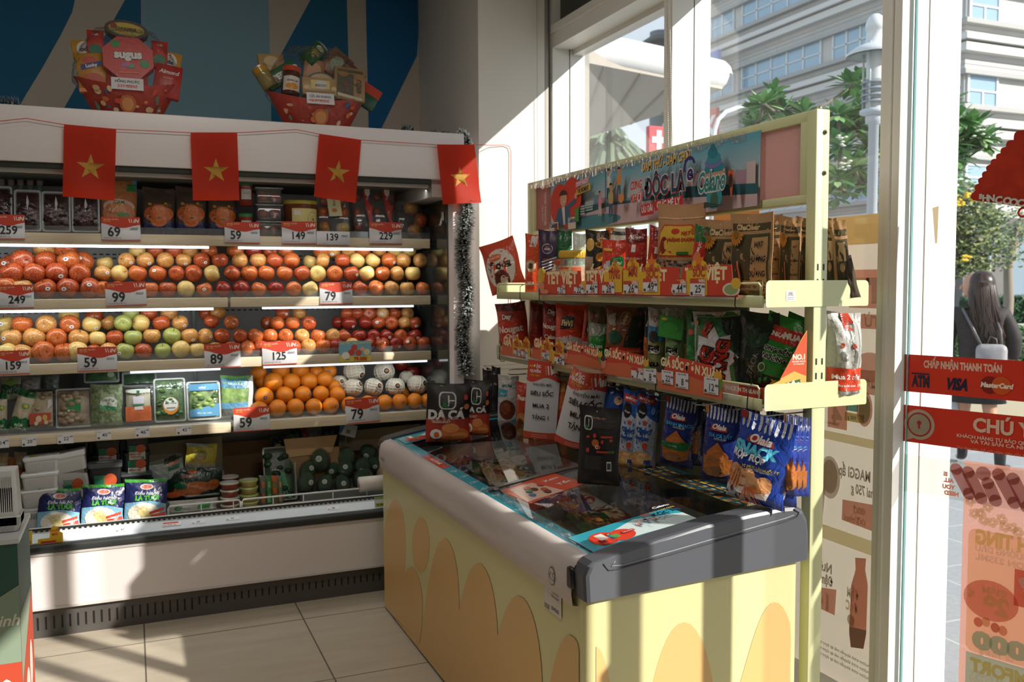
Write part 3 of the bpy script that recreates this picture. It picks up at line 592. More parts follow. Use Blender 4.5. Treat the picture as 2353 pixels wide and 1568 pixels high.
def cap(y0, y1, mat, name, detail):
    m = MB(); pr = cap_profile(); n = len(pr); rows = [(y0+.012, .012), (y0+.003, .004), (y0, 0)] if detail else [(y0, 0)]
    cxy = (1.4, .78); vs = []
    ys = [(y0, .012), (y0+.004, .004), (y0+.012, 0), (y1, 0)]
    for y, ins in ys:
        for x, z in pr: vs.append((x+(cxy[0]-x)*ins/.35, y, z+(cxy[1]-z)*min(1, ins/.09) if z > .73 else z+.0*ins))
    fs = [tuple(range(n))]
    for r_ in range(3): fs += [(r_*n+i, (r_+1)*n+i, (r_+1)*n+(i+1) % n, r_*n+(i+1) % n) for i in range(n)]
    fs.append(tuple(range(4*n-1, 3*n-1, -1))); m.add(vs, fs, mat)
    if detail:
        g = [(1.085, .790), (1.10, .772), (1.13, .772), (1.3, .792), (1.5, .818), (1.66, .838), (1.70, .846), (1.708, .858), (1.69, .868)]
        m.tube([(x, y0-.0005, z) for x, z in g], .0022, M('2e3035'), 6)
        m.tube([(x, y0-.0004, z+.003) for x, z in [(1.12, .79), (1.108, .778), (1.14, .777), (1.3, .797), (1.5, .823), (1.66, .843), (1.69, .849)]], .0016, M('7c8087', 'satin'), 6)
    return ZP(m, name)
cap(1.972, 2.035, GCAP, 'end_cap', True); cap(3.975, 4.05, M('1f2022', 'satin'), 'end_cap', False)
m = MB(); m.rbox(FX0-.022, 2.03, .712, FX0+.0, 2.06, .768, M('141416', 'satin'), .006); ZP(m, 'rail_clip')
# aluminium rail along the aisle side
m = MB(); pr = [(1.052, .664), (1.030, .668), (1.026, .70), (1.028, .745), (1.036, .772), (1.052, .788), (1.078, .796), (1.085, .790)]; n = len(pr)
vs = [(x, y, z) for y in (2.035, 3.99) for x, z in pr]; m.add(vs, [(i, i+1, n+i+1, n+i) for i in range(n-1)], noisy('c6bdb9', 'b5aca8', 5, .5, stretch=(1, .4, 3), name='brushed_rail'), True)
SR = lambda px, py, k: at(px, py, 'X', 1.0245)-Vector((.0003*k, 0, 0))
m.text(lambda u, v, k: Vector((1.0242, u, v)), '', 0, 0, .01, M('8a8583'))
SRl = lambda u, v, k: Vector((1.0252-.0003*k, u, v))
m.shape(SRl, ell(2.15, .713, .020, .026, 24), M('77706f'), lay=1); m.shape(SRl, ell(2.15, .713, .017, .022, 24), M('c3bab6'), lay=2)
SRt = lambda u, v, k: Vector((1.0252-.0003*k, -u, v)); m.text(SRt, 'KS', -2.15, .713, .034, M('6f6867'), bold=.0, lay=3)
m.text(SRt, 'SANDEN', -3.925, .715, .018, M('938b89'), lay=3, bold=.03)
ZP(m, 'rail')
# data plate
m = MB(); SP = lambda u, v, k: Vector((FX0-.003-.0003*k, -u, v)); m.lay = 0; m.shape(SP, rrect(-2.235, .598, -2.125, .672, .006), M('cfc8c2', 'satin')); m.text(SP, '004500', -2.14, .612, .016, M('5a5552'), al='R'); m.text(SP, 'BẢO HÀNH', -2.14, .645, .009, M('8a8582'), al='R'); m.text(SP, 'TỦ ĐÔNG', -2.14, .657, .009, M('8a8582'), al='R')
m.shape(SP, rect(-2.23, .60, -2.20, .612), M('8a8582')); ZP(m, 'data_plate')
# lid : frame, borders, panes
TEAL = M('2b93a8', 'gloss')
def SLid(x, y, k): return Vector((x, y, zl(x)-.004+.0004*k))
m = MB()
for x0, x1, y0, y1 in ((1.083, 1.125, 2.035, 3.975), (1.655, 1.715, 2.035, 3.975)):
    m.sheet(lambda u, v, h: SLid(x0+(x1-x0)*u, y0+(y1-y0)*v, 0), 4, 1, TEAL)
for y0, y1 in ((2.035, 2.07), (3.93, 3.975)): m.sheet(lambda u, v, h: SLid(1.083+.63*u, y0+(y1-y0)*v, 1), 16, 1, TEAL)
WL = M('cfe6ea', 'gloss'); rnd = random.Random(3)
def lay_icon(m, cx, cy, a, s=.022, L=2):
    Si = lambda u, v, k: SLid(cx+(u*math.cos(a)-v*math.sin(a))*s, cy+(u*math.sin(a)+v*math.cos(a))*s, k)
    for p, q in (((-.5, .1), (0, -1)), ((0, -1), (.5, .1)), ((-.5, .1), (.5, .1)), ((-.3, -.3), (.4, -.1)), ((-.1, -.7), (.5, .1)), ((.3, -.3), (-.4, 0))):
        d = Vector((q[0]-p[0], q[1]-p[1])).normalized()*.04; m.shape(Si, [(p[0]-d.y, p[1]+d.x), (q[0]-d.y, q[1]+d.x), (q[0]+d.y, q[1]-d.x), (p[0]+d.y, p[1]-d.x)], WL, lay=L)
    for k in range(7): b0, b1 = math.radians(k*180/7), math.radians((k+1)*180/7); m.shape(Si, [(.5*math.cos(b0), .1+.5*math.sin(b0)), (.5*math.cos(b1), .1+.5*math.sin(b1)), (.42*math.cos(b1), .1+.42*math.sin(b1)), (.42*math.cos(b0), .1+.42*math.sin(b0))], WL, lay=L)
for k in range(14): lay_icon(m, 1.104, 2.12+.105*k, rnd.uniform(0, 6.3))
for k in range(8): lay_icon(m, 1.45+.035*k, 2.052, rnd.uniform(0, 6), .014, 3)
m.shape(SLid, rect(1.084, 3.25, 1.116, 3.52), M('c2483a', 'gloss'), edge=.1, lay=3); ttx = lambda u, v, k: SLid(1.10+v, 3.38-u, k); m.text(ttx, 'KHUYẾN MÃI', 0, 0, .02, M('e9dcd8'), lay=4, bold=.03)
ZP(m, 'lid_border')
m = MB(); ALU = M('8f8b87', 'metal')
for y, w_ in ((2.80, .009), (2.815, .004)):
    m.tube([(x, y, zl(x)+.004) for x in (1.10, 1.25, 1.4, 1.55, 1.70)], w_*.7, ALU, 6)
m.rbox(1.112, 2.785, zl(1.12)-.002, 1.135, 2.82, zl(1.12)+.007, ALU, .003); ZP(m, 'lid_divider')
GLF = clear('1c1f20', .22, .03, .10)
for y0, y1, dz in ((2.05, 2.82, .002), (2.79, 3.96, -.004)):
    m = MB(); m.sheet(lambda u, v, h: Vector((1.09+.62*u, y0+(y1-y0)*v, zl(1.09+.62*u)+dz-.002)), 16, 2, GLF); ZP(m, 'lid_glass')
# printed strip of little offer labels along the rack side
m = MB(); rnd = random.Random(5)
for c_, x in enumerate((1.60, 1.635, 1.672)):
    for k in range(26):
        y = 2.09+.043*k
        m.shape(SLid, rect(x-.016, y, x+.016, y+.04), M(['2a7f95', '1f6f8a', '2f8fa0'][rnd.randrange(3)], 'gloss'), lay=9); m.shape(SLid, rect(x-.014, y+.003, x-.002, y+.034), M(['d9a23a', 'd98b2e', 'e0b548'][rnd.randrange(3)], 'gloss'), lay=10)
        m.shape(SLid, ell(x+.007, y+.02, .006, .012, 8), M(['b8503a', '4a3028', 'c9c2b0', '7a3a2a'][rnd.randrange(4)], 'gloss'), lay=10)
ZP(m, 'offer_label_strip')
# promotional sheets lying on the lid
def person_print(m, S, x, y, s, shirt, hair='2a1d18', skin='c98f72', pants='2c4a63', lay=None, asp=1):
    A = lambda pts: [(x+a*s, y+b*s/asp) for a, b in pts]
    m.shape(S, A([(-.16, -.1), (.16, -.1), (.2, .25), (.1, .42), (-.1, .42), (-.2, .25)]), shirt); m.shape(S, A([(-.15, -.1), (.15, -.1), (.17, -.6), (.05, -.6), (0, -.2), (-.06, -.6), (-.17, -.6)]), M(pants))
    m.shape(S, A([(.12, .38), (.36, .62), (.32, .7), (.08, .45)]), shirt); m.shape(S, A(ell(0, .56, .11, .15, 12)), M(skin)); m.shape(S, A(ell(0, .65, .125, .1, 12, 0, 180)), M(hair)); m.shape(S, A(ell(.36, .7, .045, .05, 8)), M(skin))
def lid_sheet(corners, label, draw_fn, T_='teal', lift=12):
    a, b, d = corners; ux = Vector((b[0]-a[0], b[1]-a[1])); vy = Vector((d[0]-a[0], d[1]-a[1])); m = MB()
    S = lambda u, v, k: SLid(a[0]+ux.x*u+vy.x*v, a[1]+ux.y*u+vy.y*v, lift+k)
    m.sheet(lambda u, v, h: S(u, v, 0), 14, 6, M(T_, 'gloss')); draw_fn(m, S, vy.length/ux.length)
    return tag(m.build('promotion_sheet'), label, 'poster')
def d_celano(m, S, asp):
    m.shape(S, [(.22, .1), (1, .0), (1, .55), (.6, .9), (.3, .6)], M('cfe0e0', 'gloss'), edge=.15); m.shape(S, ell(.20, .42, .12, .36, 18), M('d9432f', 'gloss'), edge=.15); m.shape(S, ell(.34, .34, .12, .30, 18), M('d9432f', 'gloss'), edge=.15)
    person_print(m, S, .26, .38, .11, M('2a7a8e', 'gloss'), asp=asp); m.shape(S, rrect(.36, .30, .47, .42, .03), M('b53a3a', 'gloss')); m.text(S, 'THE MOMENT', .415, .36, .018, M('f0e4e0'), asp=asp)
    for x, y, c_ in ((.56, .5, 'd98a8a'), (.64, .58, '2a4a5e'), (.70, .45, 'c98a4a'), (.60, .35, '3a5a6e')): person_print(m, S, x, y, .07, M(c_), asp=asp)
    m.text(S, 'DÁM THỬ - DÁM CHƠI', .80, .74, .032, M('c9a040'), asp=asp, bold=.04); m.text(S, 'ĐỘC LẠ', .83, .56, .075, M('1f3f6a'), asp=asp, bold=.05); m.text(S, 'CÙNG', .66, .70, .035, M('c9443a'), asp=asp, bold=.04); m.text(S, 'KHƠI', .66, .62, .035, M('c9443a'), asp=asp, bold=.04)
    m.text(S, 'Celano', .87, .9, .06, M('eef4f4'), asp=asp, bold=.03, slant=.2); m.shape(S, rect(.10, .1, .17, .42), M('e8e2d6')); m.shape(S, rect(.2, .02, .26, .2), M('4a9a4a'))
lid_sheet(((1.095, 2.045), (1.425, 2.045), (1.095, 2.19)), 'teal ice cream promotion sheet on the near left corner of the freezer lid', d_celano, '2f9fb2')
def d_orange(m, S, asp):
    m.shape(S, [(0, .1), (.62, .0), (.5, .85), (.1, .9)], M('d9b8a8', 'gloss'), edge=.2); m.text(S, 'Kem', .78, .7, .14, M('eadbd2'), asp=asp); m.text(S, 'Tết', .82, .35, .16, M('eadbd2'), asp=asp)
    for x, y, c_ in ((.2, .3, '3f6f9a'), (.35, .5, '4a2a22'), (.45, .35, 'c9482f'), (.3, .65, 'd05a3a'), (.52, .6, 'c9482f'), (.25, .5, '3a8a5a'), (.42, .2, '6a3a2a')): m.shape(S, ell(x, y, .05, .1, 8), M(c_, 'gloss'))
lid_sheet(((1.145, 2.555), (1.36, 2.60), (1.13, 2.765)), 'orange ice cream promotion sheet beside the lid divider bar', d_orange, 'd4502c')
lid_sheet(((1.10, 3.80), (1.34, 3.80), (1.10, 3.95)), 'teal promotion sheet at the far end of the freezer lid', d_celano, '2f9fb2', 6)
# frozen goods inside
def pouch_geo(m, W, H, T, body, seed=0, pinch=.03, seal=.07, nu=12, nv=16, back=None, crease=.003, flat_bottom=False):
    r_ = random.Random(seed); ph = [r_.uniform(0, 6.28) for _ in range(6)]
    def S(u, v, k):
        v_ = min(max(v, 0), 1); u_ = min(max(u, 0), 1)
        g = (math.sin(math.pi*u_)+1e-6)**.55
        b = min(1, (v_/(.10 if flat_bottom else seal))**.5) if v_ < (.10 if flat_bottom else seal) else 1
        tp = min(1, max(0, (1-seal-v_)/.28))**.6
        th = T/2*g*b*tp
        wr = crease*(math.sin(9*u_+7*v_+ph[0])*math.sin(5*v_-8*u_+ph[1])+.5*math.sin(19*v_+11*u_+ph[2]))*g*(1 if 0 < v_ < 1 else 0)
        wd = 1-pinch*math.sin(math.pi*v_)+.012*math.sin(11*v_+ph[3])
        return Vector(((u-.5)*W*wd+(.004*W/.2)*math.sin(6*v_+ph[4]), -th-abs(wr)*.8-wr-.0012-.0004*k, v*H+.006*math.sin(3.1*u_+ph[5])*v_*(H/.25)))
    def SB(u, v, k):
        p = S(1-u, v, 0); return Vector((p.x, -p.y+.0004*k, p.z))
    m.sheet(S, nu, nv, body); m.sheet(SB, nu, nv, back or body)
    E = []
    for q in range(nv): v0, v1 = q/nv, (q+1)/nv; m.add([S(0, v0, 0), S(0, v1, 0), SB(1, v1, 0), SB(1, v0, 0)], [(0, 1, 2, 3)], body); m.add([S(1, v0, 0), S(1, v1, 0), SB(0, v1, 0), SB(0, v0, 0)], [(3, 2, 1, 0)], body)
    for q in range(nu): u0, u1 = q/nu, (q+1)/nu; m.add([S(u0, 0, 0), S(u1, 0, 0), SB(1-u1, 0, 0), SB(1-u0, 0, 0)], [(3, 2, 1, 0)], body); m.add([S(u0, 1, 0), S(u1, 1, 0), SB(1-u1, 1, 0), SB(1-u0, 1, 0)], [(0, 1, 2, 3)], body)
    return S, SB
def draw(m, S, prints, asp, fin='film', edge=.12):
    for p in prints:
        k = p[0]; c_ = p[-1] if not isinstance(p[-1], dict) else p[-2]; kw = p[-1] if isinstance(p[-1], dict) else {}
        mat = m_of(c_, fin)
        if k == 'r': m.shape(S, rect(*p[1:5]), mat, edge=edge)
        elif k == 'e': m.shape(S, ell(*p[1:5], 16), mat, edge=edge)
        elif k == 'p': m.shape(S, p[1], mat, edge=edge)
        elif k == 't':
            vert = abs(math.sin(math.radians(kw.get('rot', 0)))) > .7
            m.text(S, p[1], p[2], p[3], p[4], mat, asp=asp, mw=(min(p[3], 1-p[3])*1.9*asp if vert else min(p[2], 1-p[2])*1.94) if 'al' not in kw else None, **kw)
        elif k == 's': m.shape(S, [(x, p[2]+(y-p[2])/asp) for x, y in star(p[1], p[2], p[3], kw.get('n', 5), kw.get('q', .4))], mat)
def pouch(name, label, W, H, T, body, prints=(), loc=(0, 0, 0), rot=(0, 0, 0), fin='film', cat='snack bag', group=None, back=None, bprints=(), **kw):
    m = MB(); S, SB = pouch_geo(m, W, H, T, m_of(body, fin), back=m_of(back, fin) if back else None, **kw); draw(m, S, prints, H/W, fin)
    m.lay = 0; draw(m, SB, bprints, H/W, fin)
    return tag(m.build(name, loc=loc, rot=rot), label, cat, group)
rnd = random.Random(11)
FB = []
for c1, c2, c3 in (('8a2f22', 'c9b27a', 'e0d8c8'), ('3a5a2f', 'b86a2f', 'd8d2c2'), ('c9c3b5', 'a83a2a', '3a6a3f'), ('5a4a7a', 'c98a5a', 'e0dcd2'), ('b08a4a', '7a2a22', 'dcd5c5')):
    m = MB(); S, SB = pouch_geo(m, .155, .2, .035, M(c1, 'film'), seed=len(FB), crease=.005, nu=8, nv=10); draw(m, S, [('e', .5, .4, .3, .22, c2), ('r', .15, .72, .85, .86, c3), ('t', 'KEM QUE', .5, .79, .12, c1)], 1.3)
    o = m.build('frozen_food_bag'); FB.append(o.data); bpy.data.objects.remove(o)
POSN = ['rack side', 'middle', 'aisle side']
i = 0
for iy in range(9):
    for ix in range(3):
        o = bpy.data.objects.new('frozen_food_bag', FB[(i*7+iy) % 5]); COL.objects.link(o); x = 1.215+.185*ix; y = 2.20+.202*iy
        o.location = (x+rnd.uniform(-.015, .015), y-.09+rnd.uniform(-.01, .01), .64+rnd.uniform(-.015, .015)+(.04 if ix == 1 else 0)); o.rotation_euler = (math.radians(-90+rnd.uniform(4, 16)), rnd.uniform(-.15, .15), rnd.uniform(-.22, .22))
        tag(o, f"{['red', 'dark green', 'pale grey', 'violet', 'tan'][(i*7+iy) % 5]} frozen food bag under the freezer glass, row {ORD[iy+1]} from near end, {POSN[2-ix]}", 'frozen food bag', 'frozen food bags inside the freezer'); i += 1
m = MB(); m.box(1.102, 2.06, .565, 1.70, 3.95, .575, M('8f9392', 'satin')); ZP(m, 'inner_tray')
# ================================================================ snack rack by the window
LIME = M('d0d3a4', 'satin'); RX0, RX1 = 1.768, 1.816
rk = thing('display_rack', 'pale lime-green metal snack rack with header board standing between freezer and window', 'display rack', (1.79, 2.97, 0))
IRK = Matrix.Translation((-1.79, -2.97, 0))
def KP(mb_, name, parent=None):
    o = mb_.build(name); o.parent = parent or rk
    if not parent: o.matrix_parent_inverse = IRK
    return o
for y0 in (1.995, 3.935):
    m = MB(); m.rbox(RX0, y0, 0, RX1, y0+.038, 1.985, LIME, .003)
    if y0 < 2:
        for z in [1.90-.035*k for k in range(3, 50)]:
            if 0: pass
        for z in (1.545, 1.503, 1.462, 1.278, 1.237, 1.195):
            if 1:
                for x in (1.781, 1.802): m.box(x-.0028, y0-.0006, z-.009, x+.0028, y0+.001, z+.009, M('23261c'))
        for z in (1.921, 1.808): m.cyl((1.798, y0-.003, z), (1.798, y0+.002, z), .0065, M('8f8c62', 'satin'), 12); m.cyl((1.798, y0-.0035, z), (1.798, y0, z), .0035, M('1e1c14'), 10)
        m.cyl((1.795, y0+.02, 1.985), (1.795, y0+.02, 1.995), .008, M('a9a68c', 'metal'), 8)
    KP(m, 'upright')
m = MB(); LM2 = LIME
for z0, z1 in ((1.955, 1.985), (1.727, 1.752)): m.rbox(RX0+.004, 2.03, z0, RX1-.004, 3.94, z1, LM2, .002)
m.rbox(RX0+.004, 2.03, 1.75, RX1-.004, 2.065, 1.957, LM2, .002); m.rbox(RX0+.004, 3.90, 1.75, RX1-.004, 3.94, 1.957, LM2, .002); hf = KP(m, 'header_frame')
m = MB(); m.box(1.782, 2.06, 1.745, 1.802, 3.91, 1.965, M('c9a8a2', 'sheer')); Sh = lambda u, v, k: Vector((1.7818-.0003*k, -u, v))
m.shape(Sh, rect(-3.90, 1.75, -3.73, 1.96), M('c7958a', 'sheer')); m.text(Sh, 'thường thức', -3.80, 1.85, .03, M('e0d0ca'), rot=90, bold=.02); m.text(Sh, 'cùng bạn', -3.83, 1.83, .02, M('e0d0ca'), rot=90)
KP(m, 'header_panel', hf)
for zt in (1.452, 1.165):
    m = MB(); m.box(1.602, 2.0, zt-.006, 1.965, 3.955, zt, LIME); m.rbox(1.598, 2.005, zt-.020, 1.606, 3.955, zt+.014, LIME, .002, 1); m.rbox(1.958, 2.005, zt-.020, 1.966, 3.955, zt+.014, LIME, .002, 1); sh = KP(m, 'shelf')
    for y0 in (1.992, 3.952):
        m = MB(); S = lambda u, v, k: Vector((u, y0+k, v)); H0 = zt-.018
        for x0, x1 in ((1.600, 1.9665),):
            m.prism([(x0+.004, H0), (x1-.004, H0), (x1, H0+.004), (x1, H0+.060)]+[(x1-.014+.014*math.cos(a), H0+.060+.014*math.sin(a)) for a in (.5, 1.0, 1.57)]+[(x0+.014-.014*math.sin(a), H0+.060+.014*math.cos(a)) for a in (0, .5, 1.1, 1.57)]+[(x0, H0+.004)], S, .0025, LIME)
        br_ = KP(m, 'end_bracket', sh)
        if zt > 1.3 and y0 < 2:
            m = MB(); S = lambda u, v, k: Vector((u, 1.9915-.0002*k, v)); m.shape(S, rect(1.668, 1.451, 1.700, 1.479), M('dcdcda')); m.text(S, '|||||||', 1.684, 1.473, .008, M('5a5a58'), bold=.02)
            m.text(S, 'CEILO 1450*400', 1.684, 1.467, .0032, M('77777a')); m.text(S, 'khung kệ trưng bày', 1.684, 1.461, .003, M('77777a')); m.text(S, 'mẫu 1966 - 2024', 1.684, 1.456, .003, M('77777a')); KP(m, 'shelf_sticker', sh)
    for ya, yb in ((2.02, 2.20), (2.30, 3.40), (3.48, 3.945)):
        m = MB(); zz = zt+.048; m.tube([(1.604, ya, zt+.01), (1.604, ya, zz-.008), (1.604, ya+.008, zz), (1.604, yb-.008, zz), (1.604, yb, zz-.008), (1.604, yb, zt+.01)], .003, LIME, 8); KP(m, 'wire_fence', sh)
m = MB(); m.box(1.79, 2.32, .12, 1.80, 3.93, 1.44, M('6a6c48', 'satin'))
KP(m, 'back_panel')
m = MB(); m.rbox(1.74, 2.0, 0, 1.99, 3.96, .12, LIME, .004); KP(m, 'base')
# clear price-strip holders
for nme, ya, yb, z0, z1, lb in (('u', 2.10, 3.47, 1.456, 1.502, 'clear plastic price strip holder along the upper rack shelf'), ('l', 2.09, 3.93, 1.168, 1.212, 'clear plastic price strip holder along the lower rack shelf')):
    m = MB(); m.box(1.585, ya, z0, 1.5865, yb, z1, clear('e6e4de', .16, .12, .05)); m.box(1.585, ya, z0-.002, 1.598, yb, z0, clear('e6e4de', .2, .12, .05)); tag(m.build('price_strip_holder'), lb, 'price strip')
# black cable ties
for i, (px, py, z0, z1, lb) in enumerate(((1195, 668, 1.425, 1.50, 'at the far end of the upper shelf'), (1239, 665, 1.425, 1.51, 'beside the first red promotion card'), (1690, 665, 1.425, 1.51, 'at the near end of the upper shelf'), (1507, 905, 1.14, 1.22, 'in the middle of the lower shelf'), (1718, 905, 1.14, 1.22, 'at the near end of the lower shelf'), (1148, 820, 1.14, 1.22, 'at the far end of the lower shelf'))):
    p = at(px, py, 'X', 1.5835); m = MB(); m.tube([(1.61, p.y, z0), (1.592, p.y, z0), (1.5835, p.y+.002, z0+.012), (1.5835, p.y-.002, z1-.01), (1.60, p.y, z1)], .0018, M('17181a'), 6); tag(m.build('cable_tie'), 'black cable tie '+lb, 'cable tie', 'cable ties on the rack')
# header poster
YA, YB2 = at(1265, 480, 'X', 1.762).y, at(1745, 400, 'X', 1.762).y; PW = YA-YB2; PZ0, PZ1 = 1.735, 1.962; PH = PZ1-PZ0
m = MB(); S = lambda u, v, k: Vector((1.7655-.00035*k, YA-u*PW, PZ0+v*PH)); asp = PH/PW
m.box(1.7656, YB2, PZ0, 1.7675, YA, PZ1, M('b9aaa6'))
skyp = bpy.data.materials.new('printed_sky'); skyp.use_nodes = True; n = skyp.node_tree; b = n.nodes['Principled BSDF']; t = n.nodes.new('ShaderNodeTexCoord'); sp_ = n.nodes.new('ShaderNodeSeparateXYZ'); r = n.nodes.new('ShaderNodeValToRGB')
r.color_ramp.elements[0].position = .15; r.color_ramp.elements[0].color = hexc('d9d0cc'); r.color_ramp.elements[1].position = .95; r.color_ramp.elements[1].color = hexc('5fa3b5'); n.links.new(t.outputs['Generated'], sp_.inputs[0]); n.links.new(sp_.outputs['Z'], r.inputs[0]); n.links.new(r.outputs[0], b.inputs['Base Color']); b.inputs['Roughness'].default_value = .5
m.shape(S, rect(0, 0, 1, 1), skyp)
sk = random.Random(2); x = .12
while x < .98:
    w_ = sk.uniform(.02, .05); h_ = sk.uniform(.35, .62)
    m.shape(S, rect(x, .12, x+w_, h_ if not .5 < x < .62 else h_-.1), M(sk.choice(['7fa0a6', '9db3b4', 'b9a9ad', 'a98c98', '6f959d', 'c9b6b2']))); x += w_*.9
m.shape(S, [(.18, .34), (.3, .40), (.5, .36), (.75, .42), (1, .3), (1, .12), (.1, .12)], M('2f5f68')); m.shape(S, [(0, 0), (0, .1), (.15, .22), (.4, .33), (.62, .30), (1, .16), (1, 0)], M('c9aeb0')); m.shape(S, ell(.27, .10, .17, .12, 24), M('4f8793'))
for px, py, q in ((.24, .42, .045), (.20, .36, .03)):
    for a in range(5):
        for b_ in range(4): m.shape(S, rect(px+a*.011, py-.12+b_*.045, px+a*.011+.008, py-.12+b_*.045+.03), M('b8c6c4'))
m.shape(S, ell(.092, .50, .062, .40, 24), M('d2402e')); m.shape(S, ell(.172, .58, .062, .38, 24), M('d2402e')); m.shape(S, [(.04, .35), (.225, .45), (.14, .02)], M('d2402e'))
m.shape(S, [(.055, .1), (.17, .1), (.16, .42), (.125, .45), (.085, .42)], M('3a6480')); m.shape(S, [(.145, .34), (.205, .50), (.195, .56), (.13, .42)], M('3a6480')); m.shape(S, [(.11, .44), (.122, .1), (.134, .1), (.13, .44)], M('d8cfc9'))
m.shape(S, ell(.122, .58, .023, .14, 14), M('cf9e82')); m.shape(S, ell(.120, .66, .026, .10, 12, 0, 180), M('3a2820')); m.shape(S, ell(.203, .60, .010, .06, 8), M('cf9e82')); m.shape(S, ell(.128, .53, .008, .012, 8), M('e8ddd6'))
m.shape(S, rect(.03, 0, .09, .17), M('d9cdb8')); m.shape(S, rect(.062, .01, .085, .15), M('a8553a')); m.shape(S, rect(.155, 0, .205, .22), M('d9cdb8')); m.text(S, 'Celano', .058, .12, .02, M('2f5f88'), asp=asp, bold=.03, w=.045); m.text(S, 'Celano', .18, .17, .02, M('2f5f88'), asp=asp, bold=.03, w=.04); m.shape(S, rect(.20, .12, .225, .38), M('4a8f45'))
m.shape(S, [(.205, .74), (.285, .80), (.285, .90), (.205, .84)], M('d88a94')); m.shape(S, [(.21, .60), (.295, .66), (.295, .78), (.21, .72)], M('d9ab3f')); m.text(S, 'THƠM NGỌT', .245, .82, .016, M('f1e6e6'), asp=asp, rot=4, w=.07); m.text(S, 'THE MOMENT', .252, .69, .018, M('2f3a3a'), asp=asp, rot=4, bold=.03, w=.07)
for x, y, s_, c_, pc in ((.352, .36, .10, 'd98a96', 'c9b6b0'), (.402, .66, .12, 'cfd0c4', '2f5f6a'), (.418, .38, .13, 'b9a06a', '34506a'), (.463, .66, .11, 'd98a3a', '2f6470')): person_print(m, S, x, y, s_*.5, M(c_), pants=pc, asp=asp*1.0)
m.shape(S, ell(.477, .40, .014, .08, 12), M('d98a4a')); m.shape(S, rect(.392, .2, .396, .95), M('2f4a52'))
def outlined(st, x, y, sz, c1, c2, rot=0, slant=.1, bold=.03, o2=None, w=None):
    m.text(S, st, x, y, sz, M(c2), asp=asp, bold=bold+.05, rot=rot, slant=slant, w=w*1.04 if w else None)
    if o2: m.text(S, st, x+.002, y-.014, sz, M(o2), asp=asp, bold=bold+.005, rot=rot, slant=slant, w=w)
    m.text(S, st, x, y, sz, M(c1), asp=asp, bold=bold, rot=rot, slant=slant, w=w)
outlined('DÁM THỬ - DÁM CHƠI', .684, .84, .028, 'd9ae58', 'd8c9c2', 1, o2='2f3438', w=.205); outlined('CÙNG', .552, .57, .029, 'c83a34', 'd8c9c4', 1, w=.055); outlined('KHƠI', .555, .36, .029, 'c83a34', 'd8c9c4', 1, w=.055)
outlined('ĐỘC LẠ', .682, .49, .060, '1d4257', 'cfc0bc', 1, 0, .03, 'c9403a', w=.175); outlined('e', .79, .60, .05, '3a2c6a', 'd8c9c4', 0)
pts = ell(.79, .66, .024, .17, 16, 20, 200)+ell(.79, .66, .016, .12, 16, 20, 200)[::-1]; m.shape(S, pts, M('3a2c6a'))
m.shape(S, [(.58, .05), (.64, .06), (.64, .24), (.58, .22)], M('c62f2a')); m.shape(S, [(.645, .10), (.765, .14), (.765, .28), (.645, .25)], M('c62f2a')); m.text(S, 'ƯU ĐÃI', .61, .15, .02, M('e6dcd8'), asp=asp, rot=2, bold=.03, w=.05); m.text(S, 'CỰC MÊ LY', .705, .195, .022, M('e6dcd8'), asp=asp, rot=2, bold=.03, w=.1)
for i, (cx, cy, rx, ry, c_) in enumerate(((.885, .50, .040, .13, 'c7ab9c'), (.885, .58, .036, .10, '2f7f8c'), (.882, .66, .031, .08, '6f6fa0'), (.884, .72, .026, .08, '3a8a96'), (.880, .80, .018, .08, '2a7a8a'), (.881, .87, .010, .05, '2a7080'))): m.shape(S, ell(cx, cy, rx, ry, 18), M(c_))
m.shape(S, [(.848, .52), (.922, .52), (.905, .12), (.865, .12)], M('b98f76')); m.shape(S, ell(.888, .18, .028, .17, 16), M('2f8f96')); m.shape(S, ell(.888, .14, .014, .11, 14), M('3f5f4a'))
outlined('Celano', .876, .41, .062, '1f7f80', 'd8cfca', 1, .15, .02, w=.10); m.shape(S, [(.937, .5), (.957, .5), (.952, .14), (.947, .14), (.944, .3)], M('c8552f')); m.shape(S, ell(.947, .36, .007, .1, 10), M('3a201c'))
m.shape(S, [(.80, .04), (.86, .12), (.93, .04)], M('2f4a44'))
tag(m.build('header_poster'), 'long ice cream poster with red heart and skyline fixed to the rack header', 'poster')
m = MB(); r_ = random.Random(4)
for k in range(26):
    y = 2.3+k*.062; m.add([(1.764, y, 1.972+r_.uniform(-.004, .012)), (1.763, y+.075, 1.974+r_.uniform(-.004, .01)), (1.7625, y+.07, 1.944+r_.uniform(-.012, .01)), (1.7625, y, 1.95+r_.uniform(-.012, .006))], [(0, 1, 2, 3)], clear('efe9dc', .12, .08, .18, .6), True)
tag(m.build('clear_tape'), 'crinkled clear tape holding the header poster to the rack top', 'tape')
